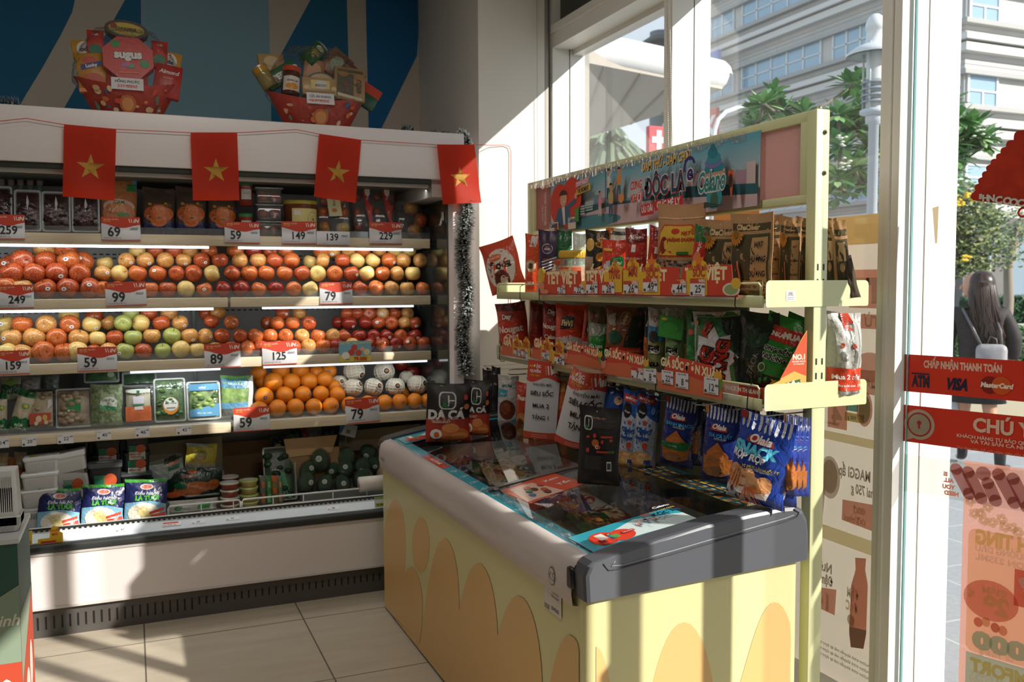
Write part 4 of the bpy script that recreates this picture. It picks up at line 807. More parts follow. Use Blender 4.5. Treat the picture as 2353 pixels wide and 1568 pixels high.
# ---------------------------------------------------------------- fitting goods by where they stand
def at_pl(px, py, p0, nn):
    d = RI*((px-1176.5)/FPX) + UPV*((784-py)/FPX) + FW; t = (Vector(p0)-CAMP).dot(nn)/d.dot(nn); return CAMP+d*t
def fit(px0, py0, px1, py1, X, yaw=-90, zb=None, ax='X'):
    th = math.radians(yaw); mx = (px0+px1)/2; my = (py0+py1)/2; c = at(mx, my, ax, X); nn = Vector((math.sin(th), -math.cos(th), 0))
    a, b = at_pl(px0, my, c, nn), at_pl(px1, my, c, nn); cc = (a+b)/2; zt = at_pl(mx, py0, cc, nn).z; z0 = at_pl(mx, py1, cc, nn).z if zb is None else zb
    return (b-a).length, zt-z0, Vector((cc.x, cc.y, z0)), th
def bag(name, label, box, X, body, prints, yaw=-90, zb=None, T=.05, lean=0, roll=0, ax='X', **kw):
    W, H, c, th = fit(*box, X, yaw, zb, ax)
    if ax == 'X' and X > 1.615 and zb is not None and X < 1.8 and abs(yaw) > 30:
        for _ in range(4):
            need = 1.617+W/2*abs(math.cos(th))+(T/2+.006)*abs(math.sin(th))
            if c.x < need: X += need-c.x; W, H, c, th = fit(*box, X, yaw, zb, ax)
    if zb is not None and zb < 1.3: H = min(H, 1.418-zb)
    return pouch(name, label, W, H, T, body, prints, loc=c, rot=(math.radians(lean), math.radians(roll), th), **kw)
ZU, ZL_ = 1.4535, 1.1665
G1, G2 = 'snacks standing on the upper rack shelf', 'snacks standing on the lower rack shelf'
# upper shelf, far to near
bag('snack_bag', 'orange and white kite-shaped snack bag leaning out at far end of upper shelf', (1130, 548, 1212, 655), 1.665, 'cf4a26', [('e', .5, .45, .42, .40, 'd9cfc4'), ('t', 'Đoca', .5, .52, .30, '3a1d14', {'bold': .05}), ('e', .42, .68, .2, .07, 'd86a3a'), ('e', .5, .22, .22, .2, '5a2a1c'), ('e', .55, .2, .1, .1, 'c9b49a'), ('t', 'TRUYỀN THỐNG', .42, .68, .05, 'e8dcd0')], -50, ZU+.02, .07, roll=-18, group=G1)
bag('snack_bag', 'slim bright orange box-like snack bag left of the purple bag', (1207, 537, 1240, 675), 1.65, 'd4522a', [('p', [(.35, .80), (.8, .80), (.95, .98), (.5, .98)], 'ddd6cf'), ('t', 'CAO', .55, .84, .14, '3a3a3a'), ('e', .5, .48, .35, .10, 'c9b090'), ('e', .5, .48, .2, .05, '5a3a2a'), ('r', .2, .12, .8, .3, 'c94424'), ('t', 'MẬN', .5, .2, .2, 'e9ddd0')], -50, ZU, .03, group=G1)
bag('snack_bag', 'dark purple snack bag with white stripes and yellow chips beside the yellow-lidded jar', (1237, 528, 1284, 672), 1.67, '3a2440', [('e', .52, .72, .26, .08, 'c9c2c8'), ('e', .52, .72, .24, .07, '3a2440'), ('s', .5, .74, .1, 'b8442f'), ('t', 'ANRI', .52, .715, .13, 'c9b8c0', {'bold': .04})]+[('p', [(.3+.03*k, .52-.045*k), (.98, .60-.045*k), (.98, .575-.045*k), (.3+.03*k, .50-.045*k)], 'cfc9cf') for k in range(8)]+[('e', .3, .28, .3, .14, 'd0a83f'), ('e', .55, .2, .2, .09, 'c99a34'), ('t', 'mít sấy giòn', .6, .56, .09, 'd07a3a')], -50, ZU, .05, fin='satin', group=G1)
bag('snack_bag', 'dark green bag standing behind the purple snack bag', (1278, 528, 1314, 640), 1.72, '1f5a34', [('r', .1, .1, .9, .3, '17402a')], -50, ZU, .05, group=G1)
def jar(name, label, box, X, zb, lid, body, prints=(), cat='jar', group=None, liq=None, cap_h=.16):
    W, H, c, th = fit(*box, X, -65, zb); r_ = W/2; t = thing(name, label, cat, c, (0, 0, th), group); hb = H*(1-cap_h); m = MB()
    m.lathe([(0.001, .002), (r_*.9, .002), (r_, .012), (r_, hb*.85), (r_*.88, hb*.97), (r_*.88, hb)], clear('e6e2da', .2, .05, .10), 24); j = m.build('jar_body', t)
    if liq:
        m = MB(); m.lathe([(.001, .006), (r_*.88, .006), (r_*.93, .015), (r_*.93, hb*.72), (r_*.7, hb*.78), (.001, hb*.8)], liq, 20); m.build('jar_filling', t)
    m = MB(); m.lathe([(r_*.92, hb-.002), (r_*.98, hb+.002), (r_*.98, H-.006), (r_*.93, H), (.001, H)], M(lid, 'satin'), 28)
    for k in range(28): a = k*math.tau/28; m.box(r_*.97*math.cos(a)-.0012, r_*.97*math.sin(a)-.0012, hb+.004, r_*.99*math.cos(a)+.0012, r_*.99*math.sin(a)+.0012, H-.008, M(lid, 'satin'))
    m.build('lid', t)
    if prints:
        m = MB(); S = lambda u, v, k: Vector((r_*1.006*math.sin((u-.5)*2.4)*(1+.0004*k/r_), -r_*1.006*math.cos((u-.5)*2.4)*(1+.0004*k/r_), hb*.08+v*hb*.66)); m.sheet(S, 12, 2, m_of(prints[0])); draw(m, S, prints[1:], hb*.66/(r_*2.4), 'paper'); m.build('label', t)
    return t
jar('snack_jar', 'clear snack jar with yellow screw lid and round orange label', (1291, 576, 1345, 652), 1.70, ZU, 'cba63a', None, ['b8512f', ('e', .5, .5, .4, .45, 'c9985a'), ('e', .5, .45, .25, .3, 'c9a84a'), ('t', 'KHOAI', .5, .75, .12, 'e9dcc0')], group=G1, liq=noisy('8a5a34', 'b98a4f', 60, .7, name='dried_snack'))
jar('snack_jar', 'small jar with orange lid left of the yellow-lidded jar', (1277, 596, 1300, 650), 1.655, ZU, 'b5532f', None, ['a8452a', ('e', .5, .5, .3, .35, 'c9702f')], group=G1, liq=M('8a4a2a'))
bag('snack_bag', 'white and green bag standing behind the yellow-lidded jar', (1316, 535, 1350, 640), 1.73, 'c9d2c6', [('r', 0, .5, 1, .62, '2f8a4a'), ('r', 0, .8, 1, 1, 'cfd8cf')], -60, ZU, .05, group=G1)
bag('snack_bag', 'black and yellow patterned snack bag with a clear window', (1345, 528, 1398, 660), 1.67, '2b2622', [('p', [(.4, 1), (1, 1), (1, .45), (.75, .55), (.55, .8)], '2b2622'), ('e', .75, .82, .24, .08, 'c98a34'), ('p', [(.45, .98), (.9, .98), (.7, .78)], '6a4a2a'), ('e', .8, .6, .18, .07, 'b9782c'), ('r', .05, .03, .5, .6, 'a88f78'), ('e', .3, .3, .2, .2, '9a7a5a'), ('e', .3, .78, .2, .1, 'c9a050'), ('p', [(.55, .4), (.98, .5), (.98, .1), (.6, .05)], 'b98a3a')], -60, ZU, .05, group=G1)
bag('snack_bag', 'cream and red pack top showing above the red nut bag', (1392, 522, 1456, 640), 1.73, 'c4bcae', [('r', 0, 0, 1, .55, 'b83a24'), ('r', .1, .9, .9, .95, '3a3a38'), ('p', [(0, .98), (.3, 1), (.1, .7), (0, .7)], 'c46a2a')], -60, ZU, .05, group=G1)
bag('snack_bag', 'red nut bag with white scoop shape and green heart badge', (1383, 550, 1440, 662), 1.655, 'c83a22', [('e', .42, .36, .36, .28, 'bdbcc0'), ('e', .66, .58, .2, .13, '1f6a3a'), ('e', .82, .60, .14, .12, '1f6a3a'), ('t', 'BÀ TƯ', .72, .59, .11, 'dfe8dc', {'bold': .04}), ('t', 'Hạt Điều', .72, .40, .13, '20303a', {'bold': .04}), ('r', .1, .80, .5, .85, 'd9a53a')], -62, ZU, .045, group=G1)
bag('snack_bag', 'dark red dried beef bag with white script right of the nut bag', (1437, 524, 1486, 658), 1.66, 'a92a20', [('p', [(0, .78), (1, .8), (1, 1), (0, 1)], '6e1f1c'), ('t', 'Nắng', .5, .88, .25, 'e2d8d2', {'slant': .3, 'bold': .02}), ('r', .42, .66, .62, .77, 'd8ccc6'), ('t', 'KHÔ BÒ VỊ PHỞ', .5, .56, .11, 'e2d0c8', {'slant': .2}), ('e', .45, .22, .3, .14, '8a2218')], -62, ZU, .05, group=G1)
bag('snack_bag', 'dark red dried beef bag turned sideways beside the large seed bag', (1482, 519, 1518, 655), 1.67, 'a62820', [('p', [(.3, .8), (1, .8), (1, 1), (.3, 1)], '7a1f1c'), ('r', .5, .62, .75, .72, 'd8ccc6'), ('t', 'SẤY', .6, .5, .2, 'e2d0c8')], -45, ZU, .05, roll=4, group=G1)
SEED = noisy('2a2724', '8d8579', 46, .5, bump=.5, name='sunflower_seeds', stretch=(1, 1, 2.2), lo=.42, hi=.62)
o = bag('snack_bag', 'tall kraft zip bag of sunflower seeds with yellow label and clear window', (1510, 466, 1620, 650), 1.665, 'a87f5c', [('p', [(.0, .0), (1, .0), (1, .46), (.9, .46), (.85, .4), (.12, .4), (.08, .46), (.0, .5)], SEED), ('r', .02, .84, .98, .855, 'c9a27c'), ('p', [(.1, .44), (.88, .44), (.88, .72), (.8, .78), (.2, .78), (.1, .70)], 'b8402a'), ('p', [(.12, .455), (.86, .455), (.86, .71), (.78, .765), (.22, .765), (.12, .69)], 'c9a43c'), ('e', .24, .56, .1, .09, '7a2a20'), ('e', .48, .71, .09, .03, 'b5382a'), ('t', 'HẠT', .7, .69, .085, 'b5382a', {'bold': .05}), ('t', 'HƯỚNG DƯƠNG', .62, .62, .075, 'b5382a', {'bold': .05}), ('e', .84, .71, .06, .035, 'b8602a'), ('r', .55, .46, .78, .49, '2f6a34')], -70, ZU, .06, fin='kraft', group=G1)
bag('snack_bag', 'slim red packet with green top leaning between seed bag and kraft bags', (1583, 517, 1618, 650), 1.645, 'b83226', [('r', 0, .78, 1, 1, '2a6a40'), ('e', .5, .5, .28, .16, 'c97a5a'), ('p', [(.2, .2), (.6, .35), (.5, .1)], 'd8cbb8'), ('t', 'MỰC', .55, .72, .25, 'e8ddd0', {'rot': 80})], -70, ZU, .03, roll=6, group=G1)
OLV = '4d4630'
def kraft(label, box, X, roll=0, yaw=-90, lean=0, g=G1, ax='X'):
    pr = [('r', .06, .80, .96, .885, OLV), ('r', .06, .03, .96, .76, OLV), ('r', .60, .13, .93, .72, 'b08a5e'), ('t', 'ChaCheer', .48, .842, .13, 'c9ab7c', {'bold': .05}), ('e', .80, .13, .15, .11, 'b08a5e'), ('e', .80, .13, .135, .10, OLV), ('e', .80, .13, .12, .088, 'b08a5e'), ('t', 'ORIGINAL', .8, .145, .055, '2c281d', {'bold': .03}), ('t', 'FLAVOR', .8, .11, .055, '2c281d', {'bold': .03})]
    pr += [('t', 'HẠT', .765, .64, .14, '20202a', {'bold': .02, 'sq': .62}), ('t', 'HƯỚNG', .765, .47, .14, '20202a', {'bold': .02, 'sq': .60}), ('t', 'DƯƠNG', .765, .30, .14, '20202a', {'bold': .02, 'sq': .60})]
    for k in range(9): a = math.radians(-180+k*22); cx, cy = .22, .76; pr.append(('p', [(cx, cy), (cx+.17*math.cos(a-.16), cy+.12*math.sin(a-.16)), (cx+.20*math.cos(a), cy+.15*math.sin(a)), (cx+.17*math.cos(a+.16), cy+.12*math.sin(a+.16))], 'b5772f'))
    pr += [('e', .22, .76, .08, .05, '8a5f2a'), ('p', [(.28, .42), (.36, .48), (.42, .3), (.44, .12), (.38, .06), (.32, .2)], '5f2f24'), ('p', [(.33, .44), (.36, .46), (.42, .16), (.39, .12)], 'b5825a'), ('e', .5, .945, .018, .012, 'd9cdb8')]
    return bag('seed_bag', label, box, X, 'a5805a', pr, yaw, ZU, .035, lean, roll, ax, fin='kraft', group=g, cat='snack bag', pinch=.05)
kraft('kraft sunflower seed bag half hidden behind the front kraft bag', (1614, 503, 1712, 655), 1.675, roll=1, yaw=-84)
kraft('front kraft sunflower seed bag with full label near the rack upright', (1680, 488, 1779, 655), 1.655, roll=-1, yaw=-80)
kraft('kraft sunflower seed bag edge right behind the front kraft bag', (1760, 490, 1797, 655), 2.16, yaw=-62, ax='Y')
kraft('kraft sunflower seed bag with narrow visible label left of the upright', (1790, 496, 1841, 655), 2.10, yaw=-50, ax='Y')
kraft('kraft sunflower seed bag touching the rack upright', (1828, 498, 1872, 655), 2.12, yaw=-45, ax='Y')
def kraft2(label, box, X, yaw, roll):
    return bag('seed_bag', label, box, X, 'a5805a', [('r', .3, .80, .98, .885, OLV), ('r', .3, .05, .98, .76, OLV), ('r', .42, .48, .82, .72, 'c2a172'), ('e', .6, .40, .14, .06, 'b08a5e'), ('r', .4, .05, .9, .1, 'b08a5e')], yaw, ZU, .045, 0, roll, fin='kraft', group='seed bags on the window side of the rack', cat='snack bag')
kraft2('kraft seed bag just right of the upright on the window side', (1900, 498, 1928, 655), 1.88, -60, -2); kraft2('kraft seed bag leaning outward on the window side of the rack', (1918, 503, 1962, 655), 1.90, -40, -6)
bag('seed_bag', 'dark leaning kraft bag at the window end of the upper shelf', (1945, 585, 1980, 655), 1.92, '4a4032', [], -30, ZU, .04, 0, -14, fin='kraft', group='seed bags on the window side of the rack')
bag('seed_bag', 'small kraft bag behind the front wire fence at the near end of the upper shelf', (1700, 645, 1752, 682), 1.63, '8a7048', [('r', .05, .1, .95, .5, OLV), ('t', 'DƯƠNG 70g', .5, .7, .12, OLV)], -88, ZU, .02, fin='kraft', group=G1)
# promotion cards and tags in the upper strip
def plate(name, label, box, X, col, prints, cat='price card', group=None, shape=None, yaw=-90, zb=None, th=.0008, lean=0, fin='paper', roll=0):
    W, H, c, t_ = fit(*box, X, yaw, zb); m = MB(); S = lambda u, v, k: Vector(((u-.5)*W, -th-.00025*k, v*H))
    out = shape or rect(0, 0, 1, 1); m.prism(out, lambda u, v, k: Vector(((u-.5)*W, k-th, v*H)), th, m_of(col, fin)); draw(m, S, prints, H/W, fin, edge=None)
    return tag(m.build(name, loc=c, rot=(math.radians(lean), math.radians(roll), t_)), label, cat, group)
TV = [(0, 0), (1, 0), (1, .45), (.92, .5), (.9, .95), (.2, 1), (.12, .9), (.1, .55), (0, .5)]
def tetcard(box, label, txt='TẾT VIỆT', sub='HƯƠNG VỊ', xo=.5):
    plate('promotion_card', label, box, 1.5835, 'c83f28', [('t', sub, xo, .88, .075, 'ecd9b8', {'bold': .03}), ('t', txt, xo, .70, .16, 'ecd9a8', {'bold': .05}), ('e', .9, .22, .13, .20, 'd8cfc0'), ('e', .9, .22, .10, .15, '8fa06a'), ('e', .97, .40, .07, .16, 'd9b23c'), ('e', .05, .35, .07, .18, 'd98a6a'), ('e', .12, .12, .1, .1, 'd98a6a'), ('r', 0, 0, 1, .04, '8a2a1c')], 'promotion card', 'red new-year promotion cards on the upper shelf', TV)
tetcard((1241, 621, 1346, 678), 'red new-year promotion card farthest along the upper strip'); tetcard((1346, 616, 1462, 679), 'red new-year promotion card under the nut bag', xo=.3)
tetcard((1455, 612, 1572, 681), 'red new-year promotion card behind the yellow 49 tag', xo=.35); tetcard((1553, 606, 1697, 682), 'red new-year promotion card nearest the rack end')
def ptag(box, num, label, X=1.582, head=True, g='small price tags on the rack strips'):
    plate('price_tag', label, box, X, 'd9d9dc', ([('r', 0, .72, 1, 1, 'c0432e'), ('t', 'WiN', .78, .86, .2, 'f0e4dc', {'bold': .03})] if head else [('t', 'snack rong biển', .5, .9, .1, '55585e')])+[('t', num, .55, .42, .42 if len(num) < 3 else .3, '2a2d33', {'bold': .01}), ('t', '.900', .88, .55, .14, '2a2d33'), ('r', .06, .06, .2, .24, '3a3d43'), ('r', .3, .06, .85, .1, 'c0432e' if head else '77797e')], 'price tag', g)
def ytag(box, label, txt1, txt2, st=True, X=1.5825):
    out = [(0, 0), (1, 0), (1, .66), (.96, .84), (.8, .9)]+[(.6+.22*math.cos(a), .9+.09*math.sin(a)) for a in (.2, .8, 1.57, 2.3, 3.0)]+[(.3, .84), (.28, .72), (0, .66)]
    plate('offer_tag', label, box, X, 'd9ae30', ([('s', .6, .9, .28, 'd9762a')] if st else [('t', '%', .6, .88, .4, 'c9742a', {'bold': .04})])+[('t', txt1, .55, .72, .16, 'b8402c', {'bold': .03}), ('t', txt2, .62, .60, .30, 'b8402c', {'bold': .04})], 'offer tag', 'yellow offer tags on the rack strips', out)
ytag((1430, 593, 1470, 678), 'yellow percent offer tag above price 26', 'KHUYẾN', 'MÃI', False); ytag((1470, 596, 1517, 679), 'yellow star offer tag above price 49', 'KHUYẾN MÃI', 'SỐC'); ytag((1577, 590, 1625, 682), 'yellow star offer tag above price 25 nearest the rack end', 'KHUYẾN MÃI', 'SỐC')
ytag((1388, 604, 1432, 672), 'yellow buy-two-get-one tag on the second new-year card', 'MUA 2', 'TẶNG 1', False)
for b_, nn, w_ in (((1281, 655, 1299, 675), '51', 'on the farthest new-year card'), ((1319, 654, 1341, 675), '22', 'right of the farthest new-year card'), ((1347, 646, 1373, 675), '46', 'under the patterned snack bag'), ((1384, 648, 1412, 675), '28', 'on the yellow buy-two tag'), ((1433, 646, 1466, 675), '26', 'on the yellow percent tag'), ((1478, 640, 1511, 671), '49', 'on the first yellow star tag'), ((1545, 645, 1577, 674), '44', 'between the two yellow star tags'), ((1586, 640, 1620, 681), '25', 'on the yellow star tag nearest the rack end')):
    ptag(b_, nn, f'small price tag {nn} {w_}', 1.5805)
# lower shelf bags
bag('snack_bag', 'orange-red nougat bag leaning over at the far end of the lower shelf', (1153, 690, 1222, 815), 1.66, 'bd3a24', [('p', [(0, .86), (1, .82), (1, 1), (0, 1)], '5f1f1a'), ('e', .4, .74, .25, .07, '8a2a1c'), ('t', 'Day', .4, .74, .2, 'e3d6ca', {'bold': .04}), ('t', 'Nougat', .5, .5, .27, 'e3d2c4', {'bold': .03}), ('t', 'Cake', .55, .36, .2, 'e3d2c4'), ('r', 0, .1, 1, .2, 'a52a1a')], -50, ZL_, .06, roll=-9, group=G2)
bag('snack_bag', 'plain dark red snack bag between the two nougat bags', (1212, 690, 1250, 812), 1.70, '7d201a', [('p', [(.2, .2), (.6, .7), (.9, .9), (.9, .2)], '8f2a20')], -50, ZL_, .05, roll=3, group=G2)
bag('snack_bag', 'dark red bag lettered Nougat Cake in white', (1247, 692, 1296, 815), 1.67, '8c2119', [('e', .5, .86, .36, .09, '6a1814'), ('t', 'Day', .5, .87, .26, 'e3d6ca', {'bold': .04}), ('t', 'Nougat', .5, .62, .28, 'e8dccf', {'bold': .03}), ('t', 'Cake', .5, .44, .24, 'e8dccf', {'bold': .03}), ('r', 0, .18, 1, .32, 'c05a2c')], -52, ZL_, .06, group=G2)
bag('snack_bag', 'small clear bag of brown snacks at the far lower shelf corner', (1146, 755, 1180, 815), 1.62, 'a68d72', [('e', .5, .5, .3, .3, '7a5a40'), ('e', .3, .3, .2, .2, '8a2f22')], -50, ZL_, .05, group=G2)
bag('snack_bag', 'bright orange bag with black brush badge and white lower half', (1276, 680, 1350, 806), 1.645, 'cf4122', [('p', [(0, .12), (1, .10), (1, .42), (.6, .5), (0, .42)], 'c4bab4'), ('p', [(.24, .58), (.68, .62), (.66, .82), (.28, .80)], '1c1a18'), ('t', 'FnV!', .47, .70, .20, 'e6cf9a', {'bold': .06}), ('t', 'GẠO MẦM GABA', .52, .34, .085, 'b83a28', {'bold': .04}), ('t', 'DINH DƯỠNG', .52, .25, .06, 'b83a28'), ('r', 0, .06, 1, .15, 'b5301f'), ('t', 'MUA 1 TẶNG 1', .5, .1, .07, 'e8dccf')], -55, ZL_, .07, group=G2)
bag('snack_bag', 'second orange and black badge bag tucked behind the first', (1330, 682, 1368, 800), 1.69, 'b5341f', [('r', .3, .5, .9, .75, '1c1a18'), ('t', 'FnV', .62, .62, .25, 'e6cf9a', {'bold': .05}), ('r', .2, .1, .95, .42, 'a8949a')], -50, ZL_, .05, roll=6, group=G2)
bag('snack_bag', 'clear bag of mixed brown and green snacks above the green bag', (1350, 690, 1400, 800), 1.70, '6a604a', [('e', .4, .6, .3, .15, '4a6a3a'), ('e', .6, .8, .3, .1, '8a6a4a'), ('r', .5, .4, .9, .5, 'b99a3a'), ('e', .3, .82, .1, .05, 'a84a34')], -55, ZL_, .05, group=G2)
bag('snack_bag', 'rounded green walnut bag with white lettering', (1352, 742, 1398, 815), 1.64, '2f7a35', [('p', [(0, .7), (1, .8), (1, 1), (0, 1)], '8a8a80'), ('t', 'sữa hạt', .5, .52, .22, 'dfe6d4', {'bold': .03}), ('t', 'Óc Chó', .55, .22, .24, 'dfe6d4', {'bold': .04})], -55, ZL_, .06, group=G2)
bag('snack_bag', 'large brown seaweed bag with red buy-two band', (1392, 690, 1484, 822), 1.65, '7c4526', [('p', [(.5, 0), (1, 0), (1, 1), (.78, 1), (.6, .5)], '1d2c26'), ('e', .55, .84, .14, .1, 'c9a880'), ('e', .55, .84, .125, .088, '7c4526'), ('t', 'bibigo', .55, .84, .11, 'd8c2a0', {'rot': 75, 'bold': .03}), ('t', 'RONG BIỂN', .3, .72, .1, 'd8c2a0', {'rot': -80, 'bold': .03}), ('e', .2, .8, .12, .08, '9a9a90'), ('e', .35, .55, .2, .1, '1f4a38'), ('r', 0, .16, 1, .40, 'b8301f'), ('e', .15, .28, .16, .1, '1f1c1a'), ('t', 'MUA 2', .15, .32, .085, 'e8e0d6', {'bold': .05}), ('t', 'TẶNG 1', .15, .24, .085, 'e8e0d6', {'bold': .05}), ('e', .58, .27, .18, .08, 'c9bca8'), ('e', .58, .29, .14, .05, 'b5522f'), ('t', 'RONG BIỂN', .85, .35, .07, 'd88a6a'), ('t', 'ĂN LIỀN', .85, .28, .07, 'd88a6a')], -58, ZL_, .08, group=G2)
BR = [('t', 'BiG', .55, .46, .36, '17171a', {'bold': .09}), ('t', 'ROLL', .55, .24, .27, '17171a', {'bold': .08})]
def rollbag(label, box, X, body, top, yaw, roll=0, extra=()):
    return bag('snack_bag', label, box, X, body, [('r', 0, .74, 1, 1, top), ('e', .5, .87, .12, .05, 'b83224'), ('e', .5, .87, .07, .03, top)]+list(extra)+[('t', 'BiG', .55, .44, .36, 'ddd8cc', {'bold': .15})]+BR, yaw, ZL_, .05, 0, roll, group=G2)
bag('snack_bag', 'dark seaweed pack edge left of the roll snack bags', (1482, 692, 1500, 835), 1.66, '26221f', [('t', 'Sweet', .5, .8, .3, 'd8d4cc', {'rot': 80, 'bold': .03}), ('r', 0, .3, 1, .6, 'b5622f')], -60, ZL_, .04, group=G2)
rollbag('white-topped seaweed roll bag with blue band and black lettering', (1489, 697, 1530, 838), 1.655, '8a8f60', 'b9b4b0', -62, extra=[('r', 0, .56, 1, .76, '2f6f94'), ('e', .5, .62, .3, .08, '2a2a26')])
rollbag('seaweed roll bag behind a square green card', (1529, 704, 1572, 842), 1.65, '6f8a58', 'b5b0ac', -62)
plate('green_snack_card', 'square green snack card standing in front of the roll bags', (1511, 728, 1567, 778), 1.632, '2f7f34', [('r', .03, .04, .97, .96, '3a8a38'), ('e', .5, .55, .4, .3, '2f7a30'), ('e', .5, .5, .32, .24, '3a8a38'), ('e', .2, .85, .12, .06, 'c9a43a')], 'snack card', yaw=-62, roll=8)
bag('snack_bag', 'tall white and yellow bag behind the green character bag', (1556, 697, 1600, 845), 1.70, 'bdb9b2', [('r', 0, 0, 1, .5, 'b59a4a'), ('r', .5, .55, .85, .72, '8a8a88'), ('r', 0, .9, 1, 1, 'c9c6c2')], -60, ZL_, .05, roll=-2, group=G2)
bag('snack_bag', 'tall green seaweed bag left of the large silver-edged bag', (1577, 703, 1632, 858), 1.655, '27632f', [('p', [(.3, 1), (.8, 1), (.6, .8), (.2, .85)], '174a28'), ('e', .3, .72, .12, .04, 'b9483a'), ('e', .6, .72, .12, .04, '8a5a3a'), ('e', .7, .35, .3, .08, '6f7a34'), ('e', .35, .42, .2, .14, '3f7a3f'), ('t', 'BiG', .45, .22, .30, '15171a', {'bold': .1}), ('r', 0, 0, 1, .12, 'a9ac84')], -62, ZL_, .06, group=G2)
STARB = [(.5+(.46 if k % 2 == 0 else .34)*math.cos(math.radians(k*22.5)), .42+(.40 if k % 2 == 0 else .28)*math.sin(math.radians(k*22.5))) for k in range(16)]
bag('snack_bag', 'large silver-edged green bag with big rotated red lettering on a white star', (1603, 708, 1720, 862), 1.625, '2f6f3c', [('r', 0, .93, 1, 1, 'b9a89e'), ('p', [(0, 0), (.1, 0), (.1, .93), (0, .93)], 'aaa8a2'), ('p', [(.62, .93), (1, .93), (1, 0), (.9, 0), (.86, .6), (.7, .75)], '1f2c26'), ('p', STARB, 'c4c2c4'), ('e', .22, .3, .1, .16, '22362c'), ('t', 'BiG', .38, .36, .34, '241410', {'rot': 78, 'bold': .14}), ('t', 'BiG', .38, .36, .34, 'a82a1c', {'rot': 78, 'bold': .07}), ('t', 'BANG', .66, .36, .27, '241410', {'rot': 78, 'bold': .14}), ('t', 'BANG', .66, .36, .27, 'a82a1c', {'rot': 78, 'bold': .06}), ('t', 'Save', .32, .80, .12, 'a82a1c', {'rot': 70, 'bold': .08}), ('t', 'Pack', .40, .78, .12, 'a82a1c', {'rot': 70, 'bold': .08}), ('e', .12, .86, .05, .03, 'c98a34'), ('r', .1, 0, .9, .06, '1f4a2c')], -74, ZL_, .07, roll=-5, group=G2, seal=.06)
bag('snack_bag', 'dark green seaweed bag leaning in the shadow behind the silver-edged bag', (1700, 712, 1790, 850), 1.71, '182a22', [('e', .5, .7, .3, .12, '24442f'), ('t', 'TAOK', .5, .4, .2, '6a7a70', {'rot': 70})], -75, ZL_, .05, group=G2)
bag('snack_bag', 'bright green seaweed multipack with red buy band leaning on the rack end', (1722, 722, 1826, 862), 2.115, '2a8a36', [('r', 0, 0, 1, .2, '14231a'), ('r', 0, .66, 1, .86, 'b8301f'), ('t', 'TENKAI', .28, .75, .13, 'e6dcd4', {'bold': .05}), ('t', 'MUA 2', .72, .77, .18, 'e6dcd4', {'bold': .06}), ('t', 'RONG BIỂN', .4, .55, .13, 'e8e6de', {'bold': .12}), ('t', 'RONG BIỂN', .4, .55, .13, '17201a', {'bold': .05}), ('t', 'NƯỚNG', .42, .44, .15, 'e8e6de', {'bold': .12}), ('t', 'NƯỚNG', .42, .44, .15, '17201a', {'bold': .05}), ('e', .2, .28, .09, .06, 'b9c9b0'), ('e', .2, .28, .07, .045, '3a5a34'), ('t', 'x 3', .62, .15, .2, 'b8a83a', {'bold': .06}), ('e', .8, .6, .03, .02, '8ac98a'), ('e', .72, .35, .025, .018, '8ac98a'), ('e', .9, .92, .03, .02, '8ac98a')], -52, ZL_+.02, .05, roll=14, ax='Y', group=G2)
bag('snack_bag', 'second bright green multipack behind the leaning one', (1765, 722, 1852, 855), 2.16, '2a8a36', [('r', 0, 0, 1, .25, '14231a'), ('e', .6, .7, .06, .03, '8ac98a')], -50, ZL_+.02, .04, roll=15, ax='Y', group=G2)
# orange display tray
W, H, c, th = fit(1655, 862, 1858, 882, 1.615, -90, ZL_+.001); t = thing('display_tray', 'orange and yellow cardboard snack tray lettered seaweed snack in Thailand', 'display tray', (1.685, 2.10, ZL_+.001)); m = MB()
m.box(-.075, -.09, 0, .075, .18, .002, M('b8402a')); m.box(-.077, -.09, 0, -.075, .18, .042, M('b8321f')); S = lambda u, v, k: Vector((-.0772-.0002*k, -u, v)); m.text(S, 'SEAWEED SNACK IN THAILAND', -.04, .028, .017, M('e9dcc8'), bold=.04); m.build('front_lip', t)
m = MB(); m.prism([(-.075, 0), (.073, 0), (.073, .20), (.05, .17), (-.02, .06), (-.075, .042)], lambda u, v, k: Vector((u, -.092+k, v)), .002, M('d6aa52')); S = lambda u, v, k: Vector((u, -.0922-.0002*k, v))
m.shape(S, [(-.02, .065), (.05, .168), (.072, .195), (.072, .07), (.03, .085)], M('c8502a')); m.text(S, 'NO.1', .045, .125, .020, M('ead9c4'), bold=.05); m.text(S, 'SEAWEED SNACK', .045, .112, .006, M('ead9c4'), bold=.03); m.text(S, 'IN THAILAND', .045, .105, .006, M('ead9c4'), bold=.03)
m.shape(S, [(-.005, .052), (.05, .062), (.056, .004), (0, .004)], M('34603a')); m.shape(S, star(.026, .030, .032, 9, .7), M('dcd8ce')); m.text(S, 'BiG', .026, .034, .024, M('a82a1c'), bold=.09); m.text(S, 'BANG', .026, .016, .016, M('a82a1c'), bold=.08); m.build('side_wall', t)
